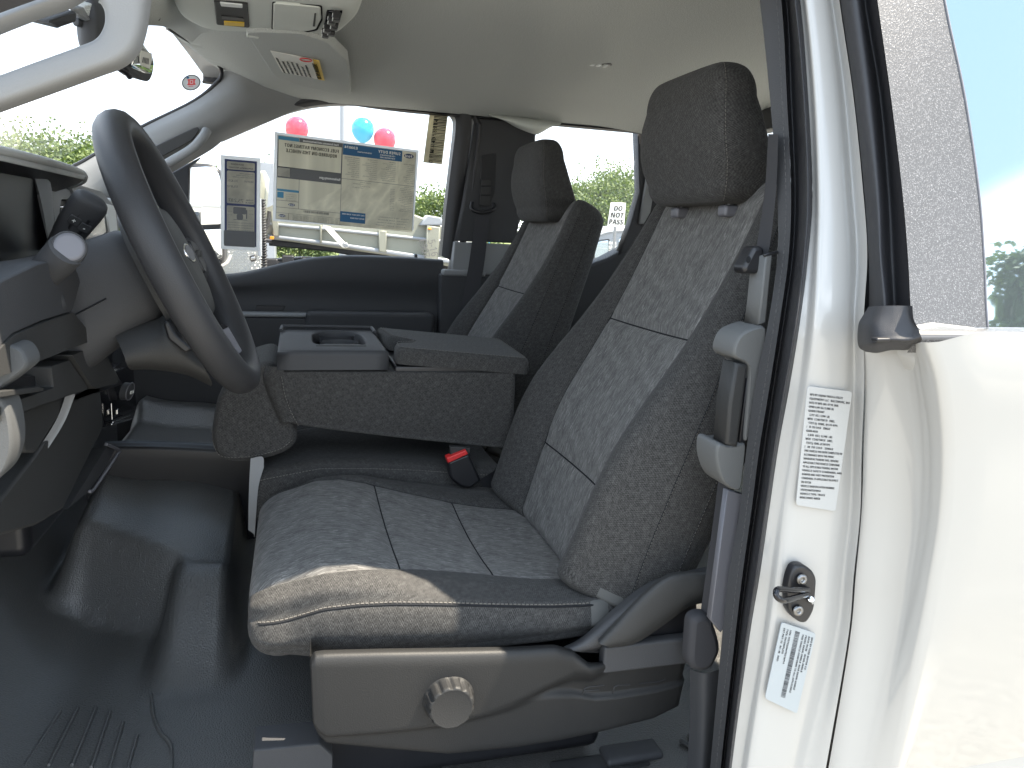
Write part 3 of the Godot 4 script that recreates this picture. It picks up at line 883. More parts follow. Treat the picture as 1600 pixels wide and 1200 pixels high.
# a printed label: corners top left, top right, bottom right, bottom left
func label(called: String, text: String, q: Array, lines: Array, bars: float, fill: float) -> void:
	var o := thing(called, text, "label", q[3])
	var n: Vector3 = (q[1] - q[0] as Vector3).cross(q[0] - q[3]).normalized()
	if n.z < 0.0:
		n = -n
	var m := mat(called + "_stock", 0.35, 0.38, 0.395, 0.45) if bars > 0.0 else mat(called + "_stock", 0.40, 0.405, 0.40, 0.5)
	add(o, "label_stock", slab(rounded(q, 0.004, 3), n, 0.0012, 0.0002), m)
	var parts := []
	var w: float = q[0].distance_to(q[1])
	var h: float = q[0].distance_to(q[3])
	var across := bars > 0.0
	var origin: Vector3 = q[0] + n * 0.0004
	var ux: Vector3 = (q[1] - q[0]).normalized()
	var uy: Vector3 = (q[3] - q[0]).normalized()
	if across: # print runs down the label
		origin = q[1] + n * 0.0004
		var t := ux
		ux = uy
		uy = -t
		var t2 := w
		w = h
		h = t2
	var step := h * 0.9 / lines.size()
	for k in lines.size():
		if lines[k] == "":
			continue
		var t := lettering(lines[k], step * 0.72, true, "Droid Sans")
		var aabb := t.get_aabb()
		var sx := minf(1.0, w * 0.9 / maxf(aabb.size.x, 0.001))
		if k % 3 != 1 and not across:
			sx = minf(sx, 0.82)
		var at := origin + uy * (h * 0.05 + step * k) + ux * w * 0.06
		parts.append([t, Transform3D(Basis(ux * sx, -uy, n), at)])
	if parts.size():
		stuff(add(o, "print", joined(parts), M.ink))
	if across:
		var bp := []
		var rng := RandomNumberGenerator.new()
		rng.seed = 4
		var x := 0.05
		while x < 0.92:
			var bw := rng.randf_range(0.003, 0.009)
			var a := origin + ux * w * x + uy * h * 0.46
			bp.append(quad4(a, a + ux * w * bw, a + ux * w * bw + uy * h * 0.13, a + uy * h * 0.13))
			x += bw + rng.randf_range(0.003, 0.008)
		stuff(add(o, "barcode", joined(bp), M.ink))

# ------------------------------------------------------------------ rear door, closed, right edge of the picture
func rear_door() -> void:
	var d := thing("rear_door", "closed white rear door with black window frame and tinted glass, right edge", "truck door", Vector3(1.1, 0.7, 0.95))
	var g0 := [Vector3(0.608, 1.462, 0.882), Vector3(0.624, 1.403, 0.882), Vector3(0.635, 1.327, 0.88), Vector3(0.645, 1.248, 0.879), Vector3(0.65, 1.166, 0.878), Vector3(0.655, 1.08, 0.877), Vector3(0.651, 0.901, 0.875), Vector3(0.644, 0.709, 0.872)]
	var g1 := [Vector3(0.607, 1.466, 0.91), Vector3(0.628, 1.409, 0.908), Vector3(0.647, 1.334, 0.905), Vector3(0.661, 1.255, 0.901), Vector3(0.667, 1.173, 0.897), Vector3(0.672, 1.087, 0.893), Vector3(0.668, 0.906, 0.886), Vector3(0.665, 0.71, 0.878)]
	var g2 := [Vector3(0.62, 1.461, 0.925), Vector3(0.642, 1.411, 0.923), Vector3(0.666, 1.337, 0.918), Vector3(0.682, 1.258, 0.912), Vector3(0.69, 1.176, 0.907), Vector3(0.693, 1.09, 0.902), Vector3(0.688, 0.907, 0.892), Vector3(0.687, 0.708, 0.881)]
	var g3 := [Vector3(0.611, 1.458, 0.955), Vector3(0.631, 1.417, 0.952), Vector3(0.66, 1.344, 0.944), Vector3(0.679, 1.267, 0.936), Vector3(0.688, 1.185, 0.928), Vector3(0.693, 1.099, 0.919), Vector3(0.695, 0.915, 0.903), Vector3(0.698, 0.711, 0.887)]
	var g4 := [Vector3(0.594, 1.466, 0.985), Vector3(0.62, 1.423, 0.981), Vector3(0.651, 1.352, 0.97), Vector3(0.672, 1.275, 0.959), Vector3(0.684, 1.195, 0.948), Vector3(0.693, 1.109, 0.937), Vector3(0.706, 0.922, 0.915), Vector3(0.717, 0.713, 0.893)]
	var skin := [g0, g1, g2, g3, g4]
	for x in [0.004, 0.012, 0.05, 0.15, 0.4, 0.9, 1.5]:
		var l := []
		for k in g4.size():
			var p: Vector3 = g4[k]
			l.append(Vector3(p.x + x, p.y + (0.0 if k > 0 else 0.012 * smoothstep(0.0, 0.05, x)), p.z + 0.014 * (1.0 - exp(-x / 0.01)) - 0.25 * pow(maxf(1.30 - p.y, 0.0), 2.0) * smoothstep(0.0, 0.06, x)))
		skin.append(l)
	add(d, "door_skin", strip(skin, 60, 1), M.white_paint)
	add(d, "door_shell", rbox(Vector3(0.70, 0.55, 0.80), Vector3(2.2, 1.44, 0.875), 0.01), M.white_paint)
	add(d, "belt_moulding", strip([
		[Vector3(0.60, 1.478, 0.945), Vector3(1.2, 1.478, 0.958), Vector3(2.2, 1.478, 0.95)],
		[Vector3(0.60, 1.474, 0.965), Vector3(1.2, 1.474, 0.985), Vector3(2.2, 1.474, 0.978)],
		[Vector3(0.60, 1.462, 0.968), Vector3(1.2, 1.462, 0.992), Vector3(2.2, 1.462, 0.985)],
		[Vector3(0.60, 1.452, 0.962), Vector3(1.2, 1.452, 0.986), Vector3(2.2, 1.452, 0.98)]], 12, 3), M.applique)
	# black window frame, rubber run and satin applique
	var r0 := [Vector3(0.602, 1.986, 0.732), Vector3(0.61, 1.836, 0.778), Vector3(0.618, 1.725, 0.812), Vector3(0.619, 1.617, 0.847), Vector3(0.616, 1.547, 0.87), Vector3(0.611, 1.498, 0.886), Vector3(0.612, 1.473, 0.888)]
	var r1 := [Vector3(0.594, 1.974, 0.759), Vector3(0.6, 1.827, 0.805), Vector3(0.605, 1.72, 0.839), Vector3(0.606, 1.615, 0.874), Vector3(0.603, 1.547, 0.897), Vector3(0.6, 1.5, 0.913), Vector3(0.601, 1.476, 0.915)]
	var r2 := [Vector3(0.6, 1.971, 0.769), Vector3(0.607, 1.825, 0.815), Vector3(0.611, 1.719, 0.849), Vector3(0.608, 1.615, 0.884), Vector3(0.602, 1.547, 0.907), Vector3(0.601, 1.501, 0.923), Vector3(0.602, 1.478, 0.925)]
	var r3 := [Vector3(0.621, 1.981, 0.752), Vector3(0.628, 1.832, 0.798), Vector3(0.637, 1.724, 0.832), Vector3(0.635, 1.617, 0.867), Vector3(0.63, 1.548, 0.89), Vector3(0.627, 1.5, 0.906), Vector3(0.631, 1.476, 0.908)]
	var r4 := [Vector3(0.608, 1.965, 0.789), Vector3(0.614, 1.821, 0.835), Vector3(0.618, 1.717, 0.869), Vector3(0.619, 1.615, 0.904), Vector3(0.616, 1.549, 0.927), Vector3(0.612, 1.503, 0.943), Vector3(0.616, 1.48, 0.945)]
	add(d, "run_backing", strip([[Vector3(0.612, 2.009, 0.679), Vector3(0.627, 1.851, 0.725), Vector3(0.637, 1.735, 0.759), Vector3(0.637, 1.621, 0.794), Vector3(0.637, 1.546, 0.817), Vector3(0.636, 1.452, 0.835)], [Vector3(0.736, 2.024, 0.689), Vector3(0.741, 1.862, 0.735), Vector3(0.749, 1.743, 0.769), Vector3(0.751, 1.627, 0.804), Vector3(0.75, 1.55, 0.827), Vector3(0.752, 1.454, 0.845)]], 24), M.rubber)
	add(d, "window_run", strip([r0, r1, r2, r3, r4], 40, 5), M.rubber)
	add(d, "run_boot", strip([
		[Vector3(0.595, 1.493, 0.905), Vector3(0.589, 1.483, 0.905), Vector3(0.585, 1.474, 0.905), Vector3(0.586, 1.458, 0.905), Vector3(0.594, 1.448, 0.9), Vector3(0.611, 1.442, 0.89)],
		[Vector3(0.584, 1.496, 0.93), Vector3(0.578, 1.486, 0.935), Vector3(0.572, 1.476, 0.94), Vector3(0.57, 1.464, 0.945), Vector3(0.572, 1.457, 0.945), Vector3(0.6, 1.445, 0.92)],
		[Vector3(0.588, 1.498, 0.945), Vector3(0.585, 1.488, 0.95), Vector3(0.582, 1.478, 0.955), Vector3(0.579, 1.469, 0.96), Vector3(0.579, 1.463, 0.962), Vector3(0.6, 1.451, 0.94)],
		[Vector3(0.597, 1.499, 0.955), Vector3(0.596, 1.489, 0.96), Vector3(0.595, 1.48, 0.965), Vector3(0.592, 1.471, 0.97), Vector3(0.591, 1.464, 0.972), Vector3(0.612, 1.453, 0.95)],
		[Vector3(0.596, 1.5, 0.965), Vector3(0.595, 1.487, 0.97), Vector3(0.597, 1.479, 0.975), Vector3(0.596, 1.473, 0.98), Vector3(0.599, 1.468, 0.98), Vector3(0.611, 1.46, 0.965)]], 24, 4), M.rubber)
	add(d, "run_boot", rbox(Vector3(0.559, 1.467, 0.955), Vector3(0.576, 1.463, 0.965), 0.002), M.black_plastic)
	var a0 := [Vector3(0.6, 1.959, 0.8), Vector3(0.609, 1.819, 0.842), Vector3(0.615, 1.716, 0.874), Vector3(0.618, 1.615, 0.906), Vector3(0.616, 1.549, 0.928), Vector3(0.613, 1.503, 0.943), Vector3(0.611, 1.476, 0.952)]
	var a1 := [Vector3(0.681, 1.97, 0.803), Vector3(0.694, 1.828, 0.845), Vector3(0.709, 1.723, 0.877), Vector3(0.715, 1.62, 0.909), Vector3(0.712, 1.552, 0.931), Vector3(0.708, 1.505, 0.946), Vector3(0.706, 1.478, 0.955)]
	add(d, "window_applique", strip([a0, a1], 30, 4), M.applique)
	add(d, "applique_edge", tube(spl(a1, 30), 0.0014, 8), M.silver)
	var gl := []
	for dx in [0.0, 0.3, 1.2]:
		var l := []
		for p in a1:
			l.append(p + Vector3(dx, 0, -0.004))
		gl.append(l)
	add(d, "window_glass", strip(gl, 24, 2), M.tinted_glass)
	add(d, "door_shoulder", slab(rounded([Vector3(0.611, 1.478, 0.962), Vector3(0.637, 1.482, 0.962), Vector3(0.687, 1.478, 0.962), Vector3(0.696, 1.436, 0.962), Vector3(0.629, 1.429, 0.962), Vector3(0.616, 1.446, 0.962)], 0.003), Vector3(0, 0, 1), 0.03, 0.006), M.white_paint)

# ------------------------------------------------------------------ dashboard
func dash() -> void:
	var d := thing("dashboard", "dark grey dashboard with light grey trim, cluster hood and lower knee panels", "dashboard", Vector3(-0.5, 0.95, 0.0))
	# top pad: from the hood lip forward to the glass
	var rows := []
	var under := []
	for j in 31:
		var z := lerpf(-0.76, 0.76, j / 30.0)
		var hood := smoothstep(0.02, 0.14, z) * (1.0 - smoothstep(0.70, 0.76, z))
		var xr := -0.42 + 0.09 * hood
		var yr := 1.60 + 0.025 * hood
		rows.append([Vector3(-0.90, 1.595, z), Vector3(-0.72, 1.605, z), Vector3(-0.56, yr + 0.008, z), Vector3(xr - 0.05, yr + 0.006, z), Vector3(xr - 0.012, yr + 0.002, z), Vector3(xr, yr - 0.006, z), Vector3(xr - 0.003, yr - 0.012, z)])
		under.append([Vector3(xr - 0.003, yr - 0.0125, z), Vector3(xr - 0.03, yr - 0.020, z), Vector3(xr - 0.11, yr - 0.045, z), Vector3(xr - 0.15, yr - 0.09, z)])
	add(d, "top_pad", sheet(rows), M.dash_top)
	add(d, "pad_underside", sheet(under), M.black_plastic)
	# hood lip strip
	add(d, "hood_lip", tube(spl([Vector3(-0.33, 1.618, 0.72), Vector3(-0.332, 1.624, 0.55), Vector3(-0.333, 1.626, 0.35), Vector3(-0.338, 1.624, 0.15), Vector3(-0.36, 1.615, 0.05), Vector3(-0.42, 1.602, -0.05)], 30), 0.006, 8), M.dash_top)
	# cluster, dark and set back
	var face := Vector3(1, 0, 0.2)
	add(d, "cluster_panel", slab(rounded([Vector3(-0.365, 1.61, 0.555), Vector3(-0.365, 1.615, 0.359), Vector3(-0.365, 1.612, 0.311), Vector3(-0.365, 1.601, 0.293), Vector3(-0.365, 1.569, 0.28), Vector3(-0.365, 1.53, 0.258), Vector3(-0.365, 1.491, 0.234), Vector3(-0.365, 1.454, 0.282), Vector3(-0.365, 1.445, 0.592)], 0.02), face, 0.06, 0.004), M.black_plastic)
	add(d, "cluster_trim", strip([
		[Vector3(-0.39, 1.621, 0.3), Vector3(-0.367, 1.61, 0.3), Vector3(-0.361, 1.594, 0.3), Vector3(-0.356, 1.563, 0.3), Vector3(-0.352, 1.526, 0.3), Vector3(-0.349, 1.501, 0.3)],
		[Vector3(-0.379, 1.621, 0.26), Vector3(-0.361, 1.611, 0.26), Vector3(-0.355, 1.595, 0.26), Vector3(-0.355, 1.564, 0.26), Vector3(-0.356, 1.528, 0.26), Vector3(-0.356, 1.5, 0.26)],
		[Vector3(-0.362, 1.606, 0.23), Vector3(-0.364, 1.598, 0.22), Vector3(-0.363, 1.584, 0.22), Vector3(-0.363, 1.559, 0.22), Vector3(-0.363, 1.528, 0.22), Vector3(-0.364, 1.498, 0.22)]], 20, 3), M.grey_plastic)
	# centre vent and screen
	add(d, "vent_bezel", slab(rounded([Vector3(-0.4, 1.613, 0.084), Vector3(-0.4, 1.616, -0.014), Vector3(-0.4, 1.586, -0.077), Vector3(-0.4, 1.582, 0.027), Vector3(-0.4, 1.561, 0.043), Vector3(-0.4, 1.505, 0.044), Vector3(-0.4, 1.506, 0.068), Vector3(-0.4, 1.56, 0.078)], 0.006), face, 0.03, 0.003), M.grey_plastic)
	add(d, "vent_opening", slab([Vector3(-0.41, 1.581, -0.004), Vector3(-0.41, 1.585, -0.138), Vector3(-0.41, 1.515, -0.102), Vector3(-0.41, 1.513, -0.001)], face, 0.03, 0.002), M.black_plastic)
	add(d, "vent_blade", slab([Vector3(-0.403, 1.57, 0.021), Vector3(-0.403, 1.572, -0.096), Vector3(-0.403, 1.569, -0.095), Vector3(-0.403, 1.567, 0.022)], face, 0.006, 0.001), M.chrome)
	add(d, "vent_blade", slab([Vector3(-0.403, 1.546, 0.023), Vector3(-0.403, 1.545, -0.085), Vector3(-0.403, 1.542, -0.084), Vector3(-0.403, 1.542, 0.024)], face, 0.006, 0.001), M.chrome)
	add(d, "screen_frame", slab(rounded([Vector3(-0.395, 1.615, -0.011), Vector3(-0.395, 1.608, -0.266), Vector3(-0.395, 1.57, -0.408), Vector3(-0.395, 1.524, -0.411), Vector3(-0.395, 1.496, -0.183), Vector3(-0.395, 1.494, -0.071), Vector3(-0.395, 1.564, -0.079)], 0.006), face, 0.03, 0.003), M.grey_plastic)
	add(d, "display_screen", slab(rounded([Vector3(-0.392, 1.559, -0.093), Vector3(-0.392, 1.577, -0.2), Vector3(-0.392, 1.574, -0.291), Vector3(-0.392, 1.527, -0.292), Vector3(-0.392, 1.509, -0.173), Vector3(-0.392, 1.503, -0.089)], 0.004), face, 0.006, 0.001), M.gloss_black)
	add(d, "screen_reflection", slab([Vector3(-0.388, 1.584, -0.263), Vector3(-0.388, 1.581, -0.349), Vector3(-0.388, 1.527, -0.362), Vector3(-0.388, 1.522, -0.284)], face, 0.006, 0.001), M.label_white)  # white plate painted as the outside reflected in the screen
	# ledge under the cluster
	add(d, "column_ledge", strip([
		[Vector3(-0.40, 1.49, 0.76), Vector3(-0.40, 1.49, 0.5), Vector3(-0.40, 1.49, 0.22)],
		[Vector3(-0.32, 1.482, 0.76), Vector3(-0.32, 1.482, 0.5), Vector3(-0.34, 1.482, 0.22)],
		[Vector3(-0.28, 1.468, 0.76), Vector3(-0.285, 1.468, 0.5), Vector3(-0.31, 1.468, 0.22)],
		[Vector3(-0.275, 1.45, 0.76), Vector3(-0.28, 1.45, 0.5), Vector3(-0.31, 1.45, 0.22)]], 20, 1), M.dark_plastic)
	add(d, "upper_knee_panel", slab(rounded([Vector3(-0.264, 1.489, 0.783), Vector3(-0.264, 1.501, 0.664), Vector3(-0.264, 1.503, 0.533), Vector3(-0.264, 1.471, 0.499), Vector3(-0.264, 1.437, 0.546), Vector3(-0.264, 1.439, 0.667), Vector3(-0.264, 1.437, 0.758), Vector3(-0.264, 1.431, 0.787), Vector3(-0.264, 1.428, 0.797)], 0.008), face, 0.04, 0.004), M.dark_plastic)
	var olive := add(d, "knee_panel", slab(rounded([Vector3(-0.262, 1.428, 0.804), Vector3(-0.262, 1.431, 0.791), Vector3(-0.262, 1.437, 0.761), Vector3(-0.262, 1.438, 0.672), Vector3(-0.262, 1.437, 0.551), Vector3(-0.262, 1.389, 0.447), Vector3(-0.262, 1.396, 0.6), Vector3(-0.262, 1.4, 0.723), Vector3(-0.262, 1.404, 0.809)], 0.006), face, 0.04, 0.003), M.mid_plastic)
	olive.set_meta("label", "olive tinted knee panel")
	add(d, "column_pocket", slab([Vector3(-0.31, 1.38, 0.663), Vector3(-0.31, 1.357, 0.237), Vector3(-0.31, 1.251, 0.057), Vector3(-0.31, 1.324, 0.676)], face, 0.04, 0.002), M.black_plastic)
	add(d, "knee_block", slab(rounded([Vector3(-0.268, 1.383, 0.545), Vector3(-0.268, 1.376, 0.401), Vector3(-0.268, 1.307, 0.291), Vector3(-0.268, 1.301, 0.311), Vector3(-0.268, 1.318, 0.437), Vector3(-0.268, 1.326, 0.46)], 0.006), face, 0.05, 0.006), M.mid_plastic)
	add(d, "knee_block", slab(rounded([Vector3(-0.272, 1.381, 0.616), Vector3(-0.272, 1.376, 0.542), Vector3(-0.272, 1.323, 0.457), Vector3(-0.272, 1.325, 0.487), Vector3(-0.272, 1.346, 0.667), Vector3(-0.272, 1.357, 0.788), Vector3(-0.272, 1.371, 0.785), Vector3(-0.272, 1.355, 0.612)], 0.004), face, 0.05, 0.004), M.mid_plastic)
	add(d, "release_lever", slab(rounded([Vector3(-0.262, 1.391, 0.809), Vector3(-0.262, 1.374, 0.7), Vector3(-0.262, 1.368, 0.68), Vector3(-0.262, 1.366, 0.685), Vector3(-0.262, 1.385, 0.81)], 0.002), face, 0.012, 0.001), M.mid_plastic)
	add(d, "pocket_floor", slab([Vector3(-0.29, 1.388, 0.724), Vector3(-0.29, 1.358, 0.543), Vector3(-0.29, 1.342, 0.547), Vector3(-0.29, 1.357, 0.732)], face, 0.03, 0.001), M.black_plastic)
	add(d, "dash_end", slab(rounded([Vector3(-0.337, 1.427, 0.775), Vector3(-0.258, 1.429, 0.775), Vector3(-0.251, 1.423, 0.775), Vector3(-0.247, 1.408, 0.775), Vector3(-0.273, 1.386, 0.775), Vector3(-0.345, 1.337, 0.775)], 0.008), Vector3(0, 0.2, 1), 0.04, 0.006), M.jamb_plastic)
	add(d, "jamb_trim", slab(rounded([Vector3(-0.341, 1.369, 0.78), Vector3(-0.272, 1.38, 0.78), Vector3(-0.268, 1.375, 0.78), Vector3(-0.265, 1.355, 0.78), Vector3(-0.265, 1.329, 0.78), Vector3(-0.272, 1.307, 0.78), Vector3(-0.281, 1.296, 0.78), Vector3(-0.352, 1.236, 0.78)], 0.012), Vector3(0, 0.2, 1), 0.04, 0.006), M.jamb_plastic)
	# inner steering column brace and the lower diagonal panel
	add(d, "knee_bracket", slab(rounded([Vector3(-0.275, 1.35, 0.749), Vector3(-0.275, 1.348, 0.726), Vector3(-0.275, 1.339, 0.717), Vector3(-0.275, 1.34, 0.732), Vector3(-0.275, 1.341, 0.747)], 0.003), face, 0.03, 0.002), M.black_plastic)
	add(d, "lower_panel", slab(rounded([Vector3(-0.31, 1.301, 0.393), Vector3(-0.31, 1.295, 0.293), Vector3(-0.31, 1.287, 0.228), Vector3(-0.31, 1.24, 0.221), Vector3(-0.31, 1.209, 0.22), Vector3(-0.31, 1.185, 0.334), Vector3(-0.31, 1.156, 0.466), Vector3(-0.31, 1.174, 0.574), Vector3(-0.31, 1.21, 0.702), Vector3(-0.31, 1.246, 0.694), Vector3(-0.31, 1.261, 0.567), Vector3(-0.31, 1.279, 0.468)], 0.008), face, 0.06, 0.004), M.mid_plastic)
	add(d, "kick_panel", slab([Vector3(-0.3, 1.333, 0.642), Vector3(-0.3, 1.316, 0.456), Vector3(-0.3, 1.294, 0.497), Vector3(-0.3, 1.273, 0.597), Vector3(-0.3, 1.284, 0.632)], face, 0.03, 0.003), M.mid_plastic)
	add(d, "edge_trim", strip([
		[Vector3(-0.294, 1.321, 0.48), Vector3(-0.302, 1.291, 0.5), Vector3(-0.317, 1.258, 0.54), Vector3(-0.326, 1.243, 0.58), Vector3(-0.333, 1.234, 0.62), Vector3(-0.359, 1.214, 0.66)],
		[Vector3(-0.29, 1.32, 0.47), Vector3(-0.299, 1.287, 0.49), Vector3(-0.317, 1.25, 0.53), Vector3(-0.327, 1.23, 0.57), Vector3(-0.337, 1.219, 0.61), Vector3(-0.364, 1.195, 0.65)],
		[Vector3(-0.286, 1.317, 0.47), Vector3(-0.297, 1.282, 0.49), Vector3(-0.316, 1.244, 0.53), Vector3(-0.326, 1.222, 0.57), Vector3(-0.338, 1.209, 0.61), Vector3(-0.365, 1.184, 0.65)]], 24, 3), M.grey_plastic)
	# lower console: control panel with its selector, storage and tray
	add(d, "lower_vent", slab(rounded([Vector3(-0.33, 1.123, 0.375), Vector3(-0.33, 1.148, 0.121), Vector3(-0.33, 1.125, 0.053), Vector3(-0.33, 1.106, 0.224), Vector3(-0.33, 1.121, 0.354)], 0.004), face, 0.05, 0.003), M.dark_plastic)
	add(d, "vent_edge", tube(spl([Vector3(-0.325, 1.159, 0.142), Vector3(-0.325, 1.121, 0.046), Vector3(-0.325, 1.117, 0.069), Vector3(-0.325, 1.11, 0.237), Vector3(-0.325, 1.115, 0.27)], 16), 0.003, 6), M.silver)
	add(d, "control_panel", slab(rounded([Vector3(-0.325, 1.281, 0.164), Vector3(-0.325, 1.262, -0.124), Vector3(-0.325, 1.158, -0.139), Vector3(-0.325, 1.149, -0.083), Vector3(-0.325, 1.188, 0.135), Vector3(-0.325, 1.227, 0.163)], 0.006), face, 0.05, 0.003), M.gloss_black)
	var k := Vector3(-0.318, 1.229, 0.015)
	var kn := add(d, "selector_knob", sheet([ring(k, Vector3(0.003, 0.017, 0.0), Vector3(-0.004, 0, 0.017), 24), ring(k + Vector3(0.012, 0, 0.003), Vector3(0.003, 0.016, 0.0), Vector3(-0.004, 0, 0.016), 24)], true, false, false, true), M.dark_plastic)
	add(kn, "knob_ring", tube(ring(k + Vector3(0.012, 0, 0.003), Vector3(0.003, 0.0165, 0.0), Vector3(-0.004, 0, 0.0165), 24), 0.0012, 6, true), M.silver)
	for q in [[Vector3(-0.318, 1.193, 0.117), Vector3(-0.318, 1.171, -0.031)], [Vector3(-0.318, 1.192, 0.128), Vector3(-0.318, 1.161, -0.048)], [Vector3(-0.318, 1.228, 0.119), Vector3(-0.318, 1.199, 0.121)]]:
		add(d, "panel_trim", tube(lin(q, 3), 0.0012, 6), M.chrome)
	var mark := lettering("4X4", 0.009, true)
	add(kn, "mark", joined([[mark, Transform3D(Basis(Vector3(0.25, 0, -0.97), Vector3(0, 1, 0), Vector3(0.97, 0, 0.25)), k + Vector3(0.0135, 0.004, 0.013))]]), M.ink_white)
	add(d, "usb_port", rbox(Vector3(-0.32, 1.208, 0.082), Vector3(-0.316, 1.199, 0.073), 0.001), M.chrome)
	add(d, "key_fob", slab(rounded([Vector3(-0.34, 1.245, -0.092), Vector3(-0.34, 1.247, -0.183), Vector3(-0.34, 1.24, -0.223), Vector3(-0.34, 1.232, -0.186), Vector3(-0.34, 1.233, -0.12)], 0.004), face, 0.02, 0.003), M.grey_plastic)
	add(d, "centre_stack", rbox(Vector3(-0.80, 1.0, -0.42), Vector3(-0.42, 1.55, 0.26), 0.02), M.black_plastic)
	add(d, "passenger_panel", rbox(Vector3(-0.85, 1.05, -0.76), Vector3(-0.46, 1.58, -0.40), 0.03), M.dark_plastic)
	add(d, "driver_panel", rbox(Vector3(-0.85, 1.10, 0.24), Vector3(-0.42, 1.50, 0.76), 0.02), M.black_plastic)
	var tray := add(d, "console_tray", strip([
		[Vector3(-0.46, 1.055, -0.28), Vector3(-0.3, 1.05, -0.28), Vector3(-0.08, 1.03, -0.28)],
		[Vector3(-0.46, 1.05, -0.26), Vector3(-0.3, 1.045, -0.26), Vector3(-0.08, 1.025, -0.26)],
		[Vector3(-0.46, 1.02, -0.25), Vector3(-0.3, 1.015, -0.25), Vector3(-0.08, 0.995, -0.25)],
		[Vector3(-0.46, 0.80, -0.27), Vector3(-0.3, 0.80, -0.27), Vector3(-0.08, 0.80, -0.27)]], 20, 4), M.black_plastic)
	tray.set_meta("label", "dark open tray low in the middle of the dashboard")
	# accelerator side of the foot well
	add(d, "pedal", slab(rounded([Vector3(-0.62, 0.84, 0.30), Vector3(-0.62, 0.84, 0.36), Vector3(-0.70, 1.0, 0.36), Vector3(-0.70, 1.0, 0.30)], 0.01), Vector3(1, 0.4, 0), 0.015, 0.003), M.rubber)

